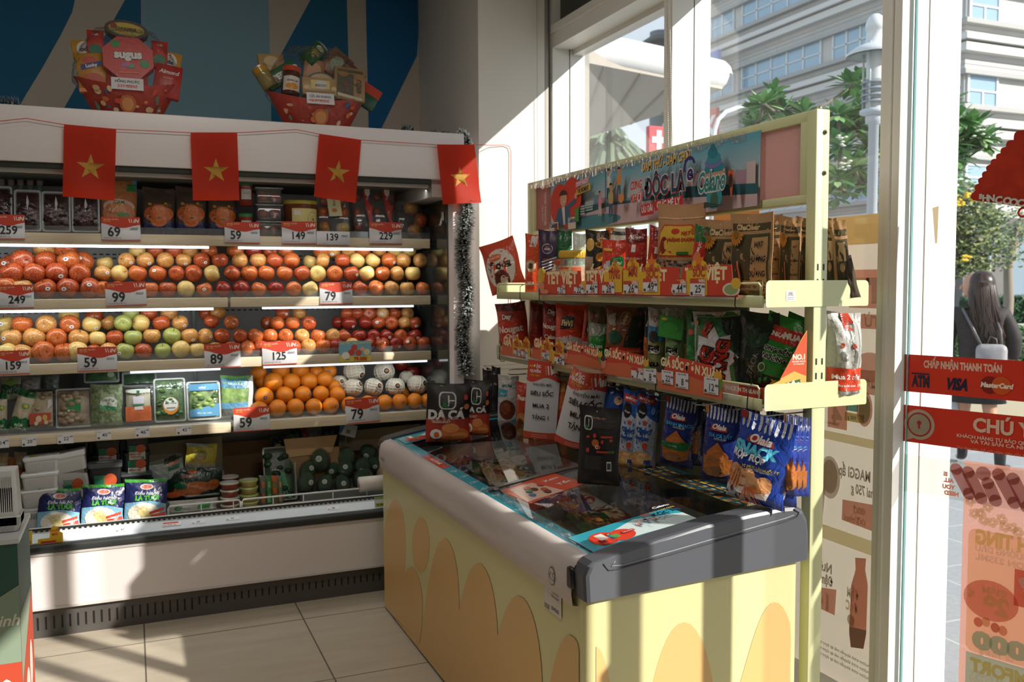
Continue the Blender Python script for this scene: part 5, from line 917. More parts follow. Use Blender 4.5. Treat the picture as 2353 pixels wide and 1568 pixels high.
# right side bag stack
bag('snack_bag', 'clear bag of grey snack packs with orange buy-two band on the window side', (1898, 700, 1976, 868), 1.90, 'a9a9a2', [('p', [(.1, 1), (.32, 1), (.4, 0), (.2, 0)], 'c6c6bf'), ('p', [(.5, 1), (.62, 1), (.68, 0), (.55, 0)], '8f8f88'), ('p', [(.8, 1), (.9, 1), (.92, 0), (.82, 0)], 'bdbdb6'), ('r', .36, .8, .6, 1, 'c8402a'), ('t', 'NGUYÊN BẢN', .48, .9, .07, 'f0e2d8', {'rot': -80}), ('r', 0, .1, 1, .36, 'd2452a'), ('t', 'Mua 2 tặng 1', .5, .26, .17, 'f3e8e0', {'bold': .03}), ('t', '(Thu ngân scan 2 lần)', .5, .16, .09, 'f3e8e0'), ('e', .55, .62, .05, .03, 'b8503a'), ('e', .25, .62, .05, .03, 'b8503a'), ('r', .2, .45, .35, .55, '77776f')], -8, ZL_, .08, group='packs on the window side of the rack', crease=.006)
# lower promotion cards
GS = [(0, 0), (1, 0), (1, .4), (.9, .5), (.86, .85), (.2, 1), (.14, .8), (.1, .5), (0, .45)]
def springcard(box, label, big=True):
    plate('promotion_card', label, box, 1.5835, 'c8432c', [('p', [(0, 0), (1, 0), (1, .3), (.5, .5), (0, .4)], 'cf6a42'), ('t', 'GIÁ SỐC ĐÓN XUÂN' if big else 'GIÁ SỐC', .52, .72, .105 if big else .2, 'ecd9b0', {'bold': .05, 'rot': -3}), ('e', .95, .45, .06, .25, '6a8a3a'), ('e', .94, .62, .06, .12, 'd9a23a'), ('e', .04, .4, .06, .22, 'd98a6a'), ('e', .03, .55, .05, .1, '3a2420')], 'promotion card', 'red spring promotion cards on the lower shelf', GS)
springcard((1151, 775, 1205, 820), 'far red spring promotion card on the lower strip', False); springcard((1221, 778, 1278, 828), 'red spring promotion card under the dark red nougat bag', False)
springcard((1298, 790, 1385, 842), 'red spring promotion card under the orange badge bag'); springcard((1384, 803, 1492, 868), 'red spring promotion card under the brown seaweed bag'); springcard((1512, 822, 1660, 906), 'large red spring promotion card under the silver-edged bag')
for b_, lb in (((1178, 774, 1195, 818), 'yellow offer tag left of the pair at the far lower strip'), ((1197, 776, 1218, 820), 'yellow offer tag right of the pair at the far lower strip'), ((1244, 778, 1267, 828), 'yellow offer tag before the dark red nougat bag'), ((1268, 781, 1297, 838), 'yellow offer tag above price 43')): ytag(b_, lb, 'MUA 2', 'TẶNG 1', False)
for b_, nn, w_ in (((1181, 800, 1195, 818), '33', 'left of two at the far lower strip'), ((1198, 803, 1213, 821), '37', 'right of two at the far lower strip'), ((1246, 805, 1262, 826), '41', 'on the yellow tag by the nougat bag'), ((1274, 815, 1297, 838), '43', 'on the fourth yellow tag of the lower strip'), ((1451, 845, 1478, 872), '7', 'on the strip under the dark seaweed pack'), ((1479, 849, 1508, 879), '8', 'beside the middle cable tie'), ((1521, 852, 1547, 883), '22', 'on the large red spring card, left'), ((1553, 857, 1582, 893), '8', 'on the large red spring card, middle'), ((1618, 868, 1651, 906), '12', 'on the large red spring card, right')):
    ptag(b_, nn, f'small price tag {nn} {w_}', 1.5805, head=nn not in ('22', '8', '12'))
# ================================================================ hooks and hanging packs below the lower shelf, packs on the freezer
HK = M('b9b6ac', 'metal')
def hook(px, py, label, X1=1.60, dz=0, L=.19):
    p = at(px, py, 'X', X1); m = MB(); x = X1; y, z = p.y, p.z
    m.tube([(1.79, y, z+.004), (x+.03, y, z), (x+.006, y, z+.002), (x-.002, y, z+.008)], .0026, HK, 6); m.tube([(1.79, y, z+.026), (x+.02, y, z+.024), (x+.004, y, z+.022)], .0022, HK, 6)
    m.box(x+.001, y-.012, z+.018, x+.0025, y+.012, z+.028, clear('e8e6e0', .3, .1, .1))
    return tag(m.build('display_hook'), label, 'hook', 'wire display hooks below the lower shelf')
for px, py, lb in ((1113, 852, 'farthest wire hook carrying the black bags'), (1168, 862, 'wire hook above the white shrimp snack bag'), (1210, 872, 'wire hook behind the far promotion sheet'), (1276, 868, 'wire hook between the two promotion sheets'), (1398, 890, 'upper wire hook right of the second promotion sheet'), (1418, 898, 'wire hook with the blue-topped snack bags'), (1487, 908, 'wire hook left of the green-banded blue bag'), (1508, 922, 'wire hook through the green-banded blue bag'), (1595, 932, 'wire hook above the striped awning-top bags'), (1618, 948, 'lower wire hook through the awning-top bag'), (1740, 958, 'nearest wire hook carrying the large squid snack bags')): hook(px, py, lb)
G3 = 'snack packs hanging on hooks'
BLK = '1e1b1c'
for i, (x0, x1, y0, y1, X) in enumerate(((1109, 1128, 848, 955, 1.62), (1118, 1140, 846, 962, 1.64), (1130, 1150, 842, 968, 1.65))):
    bag('hanging_snack_bag', ['black snack bag, outermost of three at the far end hook', 'black snack bag, middle of three at the far end hook', 'black snack bag, innermost of three at the far end hook'][i], (x0, y0, x1, y1), X, BLK, [('r', .1, .1, .9, .35, '2b2829'), ('t', 'đá', .5, .7, .35, '9a9698')], -40, None, .035, group=G3)
bag('hanging_snack_bag', 'white and teal snack bag with brown shrimp picture on a hook', (1144, 862, 1192, 978), 1.63, 'bdb8b4', [('p', [(0, .55), (.5, .6), (.5, .72), (0, .74)], '3f98a6'), ('p', [(.3, 0), (1, 0), (1, .2)], '3f98a6'), ('e', .5, .33, .40, .20, '6a3424'), ('e', .45, .36, .25, .12, '8a4a30'), ('t', 'picks', .45, .82, .24, '2a6a62', {'bold': .02, 'slant': .2}), ('t', 'MỰC', .3, .64, .12, 'dfeaea')], -35, None, .05, group=G3)
bag('hanging_snack_bag', 'orange-red instant noodle snack bag left of the promotion sheets', (1186, 878, 1222, 1008), 1.61, 'b8432c', [('t', 'Bun', .45, .74, .38, 'e6dccf', {'bold': .05}), ('e', .5, .3, .42, .18, 'c98a4a'), ('e', .4, .25, .3, .12, '6a3a20'), ('e', .5, .12, .4, .08, 'd9b070')], -45, None, .05, group=G3)
bag('hanging_snack_bag', 'orange snack bag showing between the two promotion sheets', (1262, 872, 1300, 1000), 1.63, 'c2653a', [('r', 0, .3, 1, .5, 'b0332a'), ('r', 0, .8, 1, .95, 'c98a4a')], -60, None, .04, group=G3)
# promotion sheets
def psheet(name, label, quad, X, yaw, bend):
    W, H, c, th = fit(*quad, X, yaw, None); m = MB()
    S = lambda u, v, k: Vector(((u-.5)*W+bend*.25*W*(v-.5)*1.0, -.0008-.0003*k-bend*.10*math.sin(math.pi*u)*(.3+v)-(.03*bend*v*v), v*H-(.012 if bend > .4 else .003)*math.sin(math.pi*u)))
    SB = lambda u, v, k: S(1-u, v, 0)+Vector((0, .0009, 0)); PA = M('cbc9cb', 'satin')
    m.sheet(S, 14, 16, PA); m.sheet(SB, 14, 16, PA)
    asp = H/W; wv = [(0, 1), (0, .78)]+[(t/12, .755+.035*math.cos(t/12*6.6+2.2)) for t in range(13)]+[(1, 1)]
    m.shape(S, wv, M(RED, 'satin'), edge=.12); m.shape(S, rect(0, 0, 1, .085), M('bf4a33', 'satin'), edge=.12)
    m.text(S, 'GIÁ', .12, .925, .085, M('e0a93a'), asp=asp, bold=.04, mw=.2); m.text(S, 'ĐẶC', .32, .93, .11, M('eee0d8'), asp=asp, bold=.05, mw=.24); m.text(S, 'QUYỀN', .26, .865, .11, M('eee0d8'), asp=asp, bold=.05, mw=.36); m.text(S, 'HỘI VIÊN', .26, .81, .075, M('e0a93a'), asp=asp, bold=.03, mw=.36)
    for q, c_ in ((.56, 'd98a5a'), (.63, 'f0e6e0'), (.71, 'f0e6e0')): m.shape(S, [(q, .94), (q+.035, .945), (q+.075, .83), (q+.045, .825)], M(c_, 'satin'), edge=.1)
    m.text(S, 'i', .80, .875, .2, M('f0e6e0'), asp=asp, bold=.05, slant=-.1); m.text(S, 'N', .89, .878, .2, M('f0e6e0'), asp=asp, bold=.05, slant=-.1, mw=.13)
    INK = M('1f1e22')
    m.text(S, 'KHUYẾN MÃI', .5, .70, .10, INK, asp=asp, bold=.01, mw=.56, slant=.1)
    for st, y in (('SIÊU SỐC', .585), ('MUA 2', .43), ('TẶNG 1', .28)): m.text(S, st, .5, y, .17, INK, asp=asp, bold=.02, w={'SIÊU SỐC': .70, 'MUA 2': .50, 'TẶNG 1': .50}[st])
    for y in (.055, .03): m.text(S, 'Chương trình áp dụng đến khi có thông báo mới', .5, y, .024, M('e8d8d0'), asp=asp, mw=.56)
    return tag(m.build(name, loc=c, rot=(math.radians(-2), math.radians(3 if bend < .4 else 8), th)), label, 'promotion sheet', 'buy-two-get-one sheets hanging from the lower shelf')
psheet('promotion_sheet', 'far hanging sheet reading SIÊU SỐC MUA 2 TẶNG 1, fully visible', (1203, 828, 1278, 1008), 1.555, -38, .18)
psheet('promotion_sheet', 'curled hanging sheet partly covered by the black pouch', (1282, 842, 1388, 1024), 1.555, -42, .75)
m = MB(); p = at(1302, 985, 'X', 1.60); m.prism([(0, 0), (.05, -.01), (.055, .05), (0, .05)], lambda u, v, k: Vector((p.x-u*.5, p.y-.1-u, p.z-.03+v)), .001, M('b3afa8')); tag(m.build('paper_scrap'), 'small pale paper tag below the curled promotion sheet', 'paper')
# blue packs
def potato(label, box, X, yaw, roll=0):
    bag('hanging_snack_bag', label, box, X, '1f4f9a', [('p', [(0, 0), (1, 0), (1, .62), (.4, .74), (0, .7)], 'a9b0bd'), ('r', .05, .86, .85, .95, 'a8322c'), ('t', 'MARTUCK', .45, .905, .13, 'e3d8d6', {'bold': .04}), ('e', .30, .76, .22, .10, '1b1b1e'), ('t', 'Daigo', .32, .74, .12, 'd8c9c4', {'bold': .03}), ('e', .78, .78, .09, .05, '5a8ac0'), ('s', .5, .62, .15, 'b8412f'), ('t', 'Chewy', .5, .52, .24, '1c4f92', {'bold': .07}), ('t', 'Potato', .45, .42, .22, '1c4f92', {'bold': .07}), ('e', .6, .32, .12, .05, 'b8412f'), ('e', .4, .12, .42, .12, 'b98a58'), ('e', .6, .16, .3, .08, 'd0a470'), ('r', .6, .02, .85, .14, '1f4f9a')], yaw, None, .05, 0, roll, group=G3)
bag('hanging_snack_bag', 'deep blue bag with small beige bun behind the black pouch', (1388, 886, 1448, 1010), 1.64, '1c4488', [('e', .6, .75, .16, .08, 'c99a7a'), ('r', 0, 0, 1, .12, '18386e')], -50, None, .05, group=G3)
potato('blue and white potato snack bag nearest the black pouch', (1418, 896, 1466, 1076), 1.60, -48, 5); potato('blue and white potato snack bag right of the first potato bag', (1452, 898, 1506, 1078), 1.63, -48, 4)
def awning(pr, n=9, y0=.84, col='b9bac2'):
    for k in range(n): x = .04+k*.96/n; pr.append(('p', [(x, 1), (x+.055, 1), (x+.05, y0+.01), (x+.025, y0-.015), (x, y0+.01)], col))
    return pr
def olala(label, box, X, yaw, roll=0, kind='fish', body='1d2c6e', lean=0, T=.05, **kw):
    pr = awning([]); pr += [('r', .02, .9, .12, 1, 'b8742f')] if kind == 'fish' else [('r', .02, .92, .14, 1, '8a2a24')]
    pr += [('p', [(.22, .70), (.72, .70), (.70, .76), (.26, .78)], 'a3382a'), ('t', 'Olala', .47, .755, .19, 'ddd3cf', {'bold': .04, 'slant': .25})]
    if kind == 'big':
        pr += [('t', 'SNACK', .42, .625, .25, '58b9d6', {'bold': .06, 'slant': .1}), ('t', 'RỘP RỘP', .34, .54, .16, 'e3e3e8', {'bold': .05, 'slant': .1}), ('t', 'VỊ MỰC LĂN MUỐI ỚT', .6, .44, .06, 'd9c23a', {'bold': .03}), ('t', 'Salted Chilli Squid Flavor', .6, .415, .045, 'dadfe8'),
               ('p', [(0, 0), (.62, 0), (.50, .10), (.2, .17), (0, .27)], 'd9d5d3')]
        for a in range(5):
            for b in range(3):
                if (a+b) % 2 == 0: pr.append(('p', [(.03+a*.1, .0+b*.08), (.08+a*.1, .045+b*.08), (.03+a*.1, .09+b*.08), (-.0+a*.1 if a else 0, .045+b*.08)], '8a2a2c'))
        pr += [('p', [(.05, .28), (.2, .12), (.78, .10), (.85, .22)], 'e6e2de'), ('e', .26, .30, .24, .12, 'c8784a'), ('e', .22, .37, .16, .07, 'dba070'), ('e', .42, .35, .14, .07, 'e0a878'), ('e', .55, .26, .20, .09, 'e3a87c'), ('e', .72, .27, .14, .10, 'e0a06a'), ('e', .34, .26, .08, .05, 'e9bd94'), ('e', .60, .20, .12, .04, 'd9803f')]
        for k in range(7): pr.append(('p', [(.06+.035*k, .16), (.08+.035*k, .16), (.16+.03*k, .36), (.14+.03*k, .36)], 'b3552a' if k % 2 else 'e2a672'))
        for k in range(6): pr.append(('p', [(.40+.02*k, .20), (.43+.02*k, .20), (.36+.08*k, .02), (.34+.08*k, .03)], 'c4552c' if k % 2 else 'd98050'))
    else:
        pr += [('t', 'DA CÁ SẤY' if kind == 'fish' else 'BÁNH SNACK', .55, .64, .13, '3f8fb0', {'bold': .04}), ('t', 'GIÒN RỤM', .55, .60, .07, 'b9bcc9'), ('p', [(.2, .4), (.5, .56), (.85, .38), (.8, .3), (.2, .3)], 'b5682f'), ('p', [(.12, .14), (.9, .14), (.95, .34), (.1, .36)], 'a8632a'), ('e', .5, .16, .38, .06, '8a5a34')]
        if kind == 'green': pr += [('p', [(.05, .36), (.9, .40), (.98, .34), (.85, .27), (.05, .28)], '1f6a38'), ('t', 'cay ngọt', .45, .33, .08, 'd0d8cc')]
    return bag('hanging_snack_bag', label, box, X, body, pr, yaw, None, T, lean, roll, group=G3, seal=.10, **kw)
olala('dark blue awning-top snack bag with green band', (1516, 914, 1592, 1072), 1.625, -52, 5, 'green')
bag('hanging_snack_bag', 'very dark blue bag in shadow right of the green-banded bag', (1572, 920, 1616, 1070), 1.67, '141c44', [('p', [(.3, .2), (.9, .2), (.9, .6), (.5, .5)], '8a5628')], -50, None, .04, group=G3)
olala('dark blue awning-top fish skin snack bag left of the large squid bags', (1612, 934, 1692, 1108), 1.60, -55, 3, 'fish')
o = olala('large sunlit blue squid snack bag with checkered cone, front of two', (1672, 952, 1800, 1156), 1.592, -62, 9, 'big', '21409a', T=.06, crease=.006)
olala('blue squid snack bag half hidden behind the front squid bag', (1738, 960, 1832, 1160), 1.645, -56, 2, 'big', '1f3a8e')
for i, (x0, x1, X) in enumerate(((1800, 1838, 1.66), (1812, 1850, 1.68), (1824, 1861, 1.70))): olala(['blue awning-top bag, first of three right of the squid bags', 'blue awning-top bag, middle of three beside the upright', 'blue awning-top bag touching the rack upright'][i], (x0, 955, x1, 1140), X, -48, 0, 'fish', '21388c')
m_ = [(1600, 925, 1640, 960), (1650, 930, 1700, 962), (1700, 938, 1745, 966), (1760, 945, 1800, 970)]
for i, b_ in enumerate(m_): bag('hanging_snack_bag', f'striped bag top behind the hooks, {ORD[i+1]} from far end', (b_[0], b_[1], b_[2], b_[3]+60), 1.74, '1c2a66', awning([('r', .8, .85, .95, 1, 'b8742f')], 5, .5), -75, None, .03, group='striped bag tops behind the hooks')
# black pouches on the freezer
def daca(label, px0, py0, px1, pyb, yaw, front=True, zb=None, Z=None):
    p = at((px0+px1)/2, pyb, 'Z', Z); zz = zl(p.x)+.004; p = at((px0+px1)/2, pyb, 'Z', zz); zz = zl(p.x)+.003; th = math.radians(yaw); nn = Vector((math.sin(th), -math.cos(th), 0))
    a, b = at_pl(px0, (py0+pyb)/2, p, nn), at_pl(px1, (py0+pyb)/2, p, nn); W = (b-a).length; c = (a+b)/2; H = at_pl((px0+px1)/2, py0, c, nn).z-zz; c.z = zz
    G_ = ('t', 'DA CÁ', .46, .47, .27, 'c9c6c4', {'bold': .06})
    fr = [('r', .0, 0, 1, .40, '9c3424'), ('p', [(0, .40), (1, .40), (1, .43), (.6, .47), (0, .42)], BLK), ('p', rrect(.26, .56, .66, .86, .10), 'c4c2c0'), ('p', rrect(.29, .58, .63, .84, .09), BLK), ('p', [(.31, .60), (.52, .585), (.36, .70)], '1f6a3a'), ('r', .47, .62, .50, .80, 'c4c2c0'), ('r', .47, .70, .62, .72, 'c4c2c0'), G_, ('t', 'Salmon skin', .5, .415, .09, '8a2a22', {'slant': .3}), ('r', .14, .325, .5, .345, 'd8a898'), ('e', .6, .14, .36, .11, 'b5602f'), ('e', .55, .24, .2, .08, 'c98048'), ('e', .75, .1, .2, .06, 'c07a3c'), ('e', .22, .14, .13, .085, 'd4cfcb'), ('e', .23, .13, .06, .045, 'c4502a'), ('t', 'TRỨNG MUỐI', .32, .36, .07, 'd8b0a0'), ('e', .88, .76, .05, .05, 'a8332a'), ('e', .9, .6, .06, .05, 'b5702f'), ('r', .3, .955, .38, .965, 'c4c2c0')]
    bk = [('p', rrect(.12, .70, .34, .88, .06), 'c4c2c0'), ('p', rrect(.145, .715, .315, .865, .05), BLK), ('r', .235, .74, .25, .84, 'c4c2c0'), ('p', [(.15, .72), (.28, .71), (.18, .77)], '1f6a3a'), ('t', 'NGUYÊN LIỆU', .48, .86, .06, 'a87a70')]+[('r', .37, .83-.017*k, .88-.03*(k % 3), .836-.017*k, '55504f') for k in range(6)]+[('e', .42, .64, .04, .03, 'b33a28'), ('e', .62, .57, .035, .025, 'b33a28'), ('e', .82, .59, .04, .022, 'b33a28'), ('r', .58, .62, .85, .645, 'b33a28'), ('e', .45, .55, .09, .05, 'a85a2a'), ('e', .5, .50, .05, .028, 'c9b0a4'), ('e', .5, .50, .025, .015, 'c4502a'), ('e', .56, .50, .03, .025, 'b33a28'), ('p', [(.22, .60), (.3, .61), (.3, .64), (.22, .63)], 'b33a28'), ('r', .24, .43, .32, .48, 'b33a28'), ('r', .50, .43, .78, .455, 'b33a28'), ('r', .78, .425, .92, .46, '3a5a34'), ('r', .76, .20, .87, .32, 'c9c6c2'), ('r', .775, .22, .855, .30, '3a3838')]+[('r', .22, .38-.016*k, .66-.02*(k % 4), .386-.016*k, '4a4645') for k in range(11)]+[('e', .46, .95, .02, .013, '9a9894')]
    return pouch('black_pouch', label, W, H, .045, BLK, fr if front else bk, loc=c, rot=(math.radians(-3), 0, th), fin='satin', cat='snack bag', pinch=.05, crease=.002, flat_bottom=True)
daca('second black fish skin pouch standing behind the front black pouch', 1066, 872, 1127, 998, -28, Z=.84)
daca('black and red fish skin pouch with white logo standing on the freezer', 978, 880, 1082, 1012, -12, Z=.82)
daca('black pouch showing its printed back standing on the freezer glass', 1328, 934, 1424, 1114, -42, front=False, Z=.85)
# ================================================================ packed goods in the refrigerated display
def fitF(px0, py0, px1, py1, Y, zb=None, yaw=0): return fit(px0, py0, px1, py1, Y, yaw, zb, 'Y')
def tray_pack(name, label, box, Y, zb, tray, fill, prints=(), lean=-14, film=True, cat='packed food tray', group=None, bump=0.5, depth=.028, lumps=None):
    W, H, c, th = fitF(*box, Y, zb); t = thing(name, label, cat, c+Vector((0, 0, .009)), (math.radians(lean), 0, 0), group); m = MB(); o = rrect(-W/2, 0, W/2, H, .012, 3); i_ = rrect(-W/2+.007, .007, W/2-.007, H-.007, .009, 3); k_ = rrect(-W/2+.014, .014, W/2-.014, H-.014, .008, 3); n = len(o)
    vs = [(x, 0, z) for x, z in o]+[(x, 0, z) for x, z in i_]+[(x, depth*.85, z) for x, z in k_]+[(x, depth, z) for x, z in k_]+[(x, .003, z) for x, z in o]
    fs = []
    for a, b in ((0, 1), (1, 2), (4, 0), (3, 4)): fs += [(a*n+q, a*n+(q+1) % n, b*n+(q+1) % n, b*n+q) for q in range(n)]
    fs += [tuple(2*n+q for q in range(n)), tuple(3*n+q for q in range(n-1, -1, -1))]
    m.add(vs, fs, m_of(tray, 'satin'), False); m.build('tray', t)
    m = MB(); rr = random.Random(label)
    S0 = lambda u, v, k: Vector(((u-.5)*(W-.026), .002-.012*(math.sin(math.pi*min(max(u, 0), 1))*math.sin(math.pi*min(max(v, 0), 1)))**.4-.0004*k, .013+v*(H-.026)))
    m.sheet(S0, 10, 10, m_of(fill))
    if lumps:
        for q in range(lumps[0]):
            x, z, r_ = rr.uniform(-.38, .38)*W, H*(.12+.76*rr.random()), lumps[1]*rr.uniform(.7, 1.3); m.lathe([(math.sin(math.pi*a/6)*r_+.0001, -math.cos(math.pi*a/6)*r_*.7) for a in range(7)], m_of(lumps[2] if q % 2 else lumps[3]), 8, (x, -.006, z))
    m.build('contents', t)
    if prints: 
        m = MB(); S1 = lambda u, v, k: Vector(((u-.5)*(W-.02), -.016-.0004*k, .01+v*(H-.02))); draw(m, S1, prints, H/W, 'satin', edge=None); m.build('label', t)
    if film:
        m = MB(); S2 = lambda u, v, k: Vector(((u-.5)*W, -.002-.014*(math.sin(math.pi*u)*math.sin(math.pi*v))**.3 if 0 < u < 1 and 0 < v < 1 else -.001, v*H)); m.sheet(S2, 8, 8, clear('e8efe9', .02, .12, .05, .25)); m.build('film', t)
    return t
def fbag(name, label, box, Y, zb, body, prints, T=.05, lean=-8, roll=0, yaw=0, **kw):
    W, H, c, th = fitF(*box, Y, zb, yaw); c.z += T*.5*math.sin(math.radians(abs(lean)))+.002; return pouch(name, label, W, H, T, body, prints, loc=c, rot=(math.radians(lean), math.radians(roll), th), **kw)
Z1, Z4, ZD = 1.7375, .8345, .4015
CH = noisy('2a0f12', '4a1a1c', 30, .3, name='dark_cherries', bump=.5)
for i, (x0, y0, x1, y1) in enumerate(((-22, 428, 27, 534), (31, 437, 94, 534), (95, 441, 162, 534), (164, 446, 229, 534))):
    tray_pack('fruit_tray', ['white-rimmed tray of dark grapes cut by the left edge, top shelf', 'dark grape tray, second from left on the top shelf', 'dark grape tray, third from left on the top shelf', 'dark grape tray right below the first flag'][i], (x0, y0, x1, y1), 4.60, Z1+.002, 'c9cccb', CH, lean=-12, lumps=(26, .011, '3a1216', '240c10'), group='dark grape trays on the top shelf', prints=[('p', [(.5, .5), (.58, .7), (.5, .9), (.45, .7)], 'c9cccb')] if i else [])
for i in range(5):
    p = at(4+22*i, 440, 'Y', 4.80); t = thing('small_bottle', f'small pale bottle with red cap behind the grape trays, {ORD[i+1]} from left', 'bottle', (p.x, 4.80, Z1), group='small bottles at the back of the top shelf')
    h_ = at(4+22*i, 410, 'Y', 4.80).z-Z1; m = MB(); m.lathe([(.001, 0), (.019, 0), (.02, h_*.7), (.012, h_*.85), (.012, h_*.88)], M('7d9492', 'gloss'), 14); m.build('body', t); m = MB(); m.lathe([(.014, h_*.88), (.015, h_), (.001, h_)], M('a89a96', 'satin'), 14); m.lathe([(.007, h_+.0005), (.001, h_+.0005)], M('a3392f'), 10); m.build('cap', t)
fbag('fruit_bag', 'tall orange and green bag of fruit right of the first flag', (232, 402, 315, 534), 4.62, Z1, 'b8764a', [('e', .45, .82, .35, .12, 'c98a5a'), ('r', .7, .72, .98, .85, '3a8a4a'), ('p', [(.8, .98), (1, .7), (1, 1)], '6a9ab8'), ('e', .5, .45, .45, .12, 'd9b8a4'), ('e', .5, .34, .46, .18, 'c97f4c'), ('t', 'CAM', .5, .52, .14, '2f7a40', {'bold': .04}), ('e', .62, .3, .2, .05, '6a8a44'), ('p', [(0, .06), (.5, 0), (1, .08), (1, .2), (.5, .1), (0, .2)], '2c2f5e')], .07, cat='fruit bag')
for i, (x0, x1, y0) in enumerate(((328, 402, 432), (404, 474, 430), (478, 545, 440))):
    fbag('fruit_bag', ['clear bag of mandarins with blue base, left of three', 'clear bag of mandarins with blue base, middle of three', 'clear bag of mandarins under the second flag'][i], (x0, y0, x1, 534), 4.62, Z1, '53443c', [('e', .3, .42, .27, .15, 'c4602a'), ('e', .7, .42, .27, .15, 'c86a30'), ('e', .5, .5, .22, .12, 'cf7434'), ('p', [(0, 0), (1, 0), (1, .26), (.75, .2), (.5, .28), (.25, .2), (0, .26)], '25285a'), ('e', .5, .27, .26, .13, 'cc6c2e'), ('e', .52, .33, .06, .02, '3a6a3a'), ('e', .2, .62, .05, .03, 'c9a23a'), ('e', .7, .64, .05, .03, 'c9a23a'), ('t', 'CAM QUÝT', .55, .60, .12, 'b8702f', {'bold': .03})], .07, cat='fruit bag', group='mandarin bags on the top shelf', seal=.12)
for i, (y0, y1, zb) in enumerate(((474, 534, Z1), (414, 474, None))):
    W, H, c, th = fitF(552, y0, 577, y1, 4.60, zb); 
    if i: c.z = Z1+fitF(552, 474, 577, 534, 4.60, Z1)[1]+.001
    t = thing('tomato_jar', ['lower green-lidded jar of small tomatoes', 'upper green-lidded jar of small tomatoes, stacked'][i], 'jar', c, group='green-lidded tomato jars'); r_ = .032; H = .115
    m = MB(); m.lathe([(.001, 0), (r_, 0), (r_, H-.014)], M('8f3a2c', 'gloss'), 18); m.build('body', t); m = MB(); m.lathe([(r_*1.04, H-.016), (r_*1.04, H), (.001, H)], M('2f8a4a', 'satin'), 18); m.build('lid', t)
    m = MB(); S = lambda u, v, k: Vector((r_*1.01*math.sin((u-.5)*1.6), -r_*1.01*math.cos((u-.5)*1.6), .03+v*.05)); m.sheet(S, 6, 1, M('cfd0cc')); m.text(S, 'CÀ CHUA', .5, .6, .14, M('5a5f5c'), asp=.05/(r_*1.6)); m.build('label', t)
for i in range(3):
    z0 = Z1+.001+i*.083; p = at(618, 520, 'Y', 4.62); t = thing('fruit_punnet', ['bottom', 'middle', 'top'][i]+' clear punnet of small apples beside the jar stack', 'fruit punnet', (p.x, 4.63, z0), group='stacked clear punnets')
    m = MB(); m.rbox(-.06, -.045, 0, .06, .045, .074, clear('e0e6e2', .12, .06, .15), .01); m.rbox(-.068, -.05, .072, .068, .05, .081, clear('e8eeee', .3, .06, .25), .004); m.build('box', t)
    for q in range(4): o = bpy.data.objects.new('apple', AME['dark red' if i != 2 else 'red']); COL.objects.link(o); o.parent = t; o.location = ((-.028 if q % 2 else .028), (-.020 if q < 2 else .022), .035); o.scale = (.024,)*3; o['label'] = 'small red apple'
W, H, c, th = fitF(650, 463, 729, 534, 4.61, Z1); t = thing('fruit_tub', 'round clear tub with yellow lid and yellow apple label', 'tub', c); r_ = W/2-.004
m = MB(); m.lathe([(.001, 0), (r_*.9, 0), (r_, H-.016)], M('6a3a24', 'gloss'), 24); m.build('body', t); m = MB(); m.lathe([(r_*1.03, H-.018), (r_*1.05, H-.002), (r_, H), (.001, H)], M('b3a032', 'satin'), 28); m.build('lid', t)
m = MB(); S = lambda u, v, k: Vector((r_*1.01*math.sin((u-.35)*1.9)*(1+.0004*k/r_), -r_*1.01*math.cos((u-.35)*1.9)*(1+.0004*k/r_), H*.2+v*H*.58)); m.sheet(S, 10, 1, M('d9cd86')); draw(m, S, [('e', .7, .5, .2, .35, 'c96a3a'), ('e', .7, .5, .15, .27, 'e6dfb0'), ('e', .7, .5, .03, .05, '5a5a3a'), ('t', 'Juliet', .55, .15, .18, '5a6a3a', {'slant': .2}), ('r', .08, .7, .3, .9, 'e0dcd0')], H*.58/(r_*1.9), edge=None); m.build('label', t)
def apple_pack(name, label, box, Y, layout, card=None, group=None):
    W, H, c, th = fitF(*box, Y, Z1); t = thing(name, label, 'apple pack', c+Vector((0, 0, .014)), (math.radians(-10), 0, 0), group); m = MB(); m.rbox(-W/2, .0, 0, W/2, .055, H, clear('dfe2df', .07, .08, .05), .015); m.build('clear_case', t)
    for x, z, k, r_ in layout: o = bpy.data.objects.new('apple', AME[k]); COL.objects.link(o); o.parent = t; o.location = (x*W, .027, max(z*H, r_*1.08)); o.scale = (r_,)*3; o.rotation_euler = (random.choice([1.4, .3, 0]), .2, random.random()*6)
    if card:
        m = MB(); S = lambda u, v, k: Vector(((u-.5)*W, -.024-.0004*k, v*H)); draw(m, S, card, H/W, 'satin', edge=None); m.build('card', t)
apple_pack('apple_pack', 'six-apple pack with a yellow card under the third flag', (729, 452, 808, 534), 4.61, [(-.28, .22, 'yellow-red', .034), (.28, .22, 'yellow', .034), (-.3, .6, 'orange-red', .033), (.3, .6, 'orange-red', .033), (-.2, .88, 'red', .03), (.22, .88, 'red', .03)], [('p', [(.34, .45), (.72, .47), (.66, .98), (.28, .98)], 'd6d2a0'), ('e', .5, .6, .08, .05, 'c9733a'), ('t', 'Envy', .49, .8, .12, '5a6a50', {'rot': 90})])
RC = [('p', [(.5, 1.02), (.66, 1.0), (.72, .86), (.62, .72), (.80, .55), (.74, .35), (.90, .12), (.7, .1), (.62, .3), (.5, .5), (.46, .7), (.40, .85)], 'b3281e'), ('e', .6, .87, .12, .1, 'd8d3ce'), ('t', 'Cherry', .6, .76, .10, 'dcd6d0', {'rot': 70, 'bold': .02}), ('p', [(.6, .48), (.68, .5), (.63, .42)], 'd9a040')]
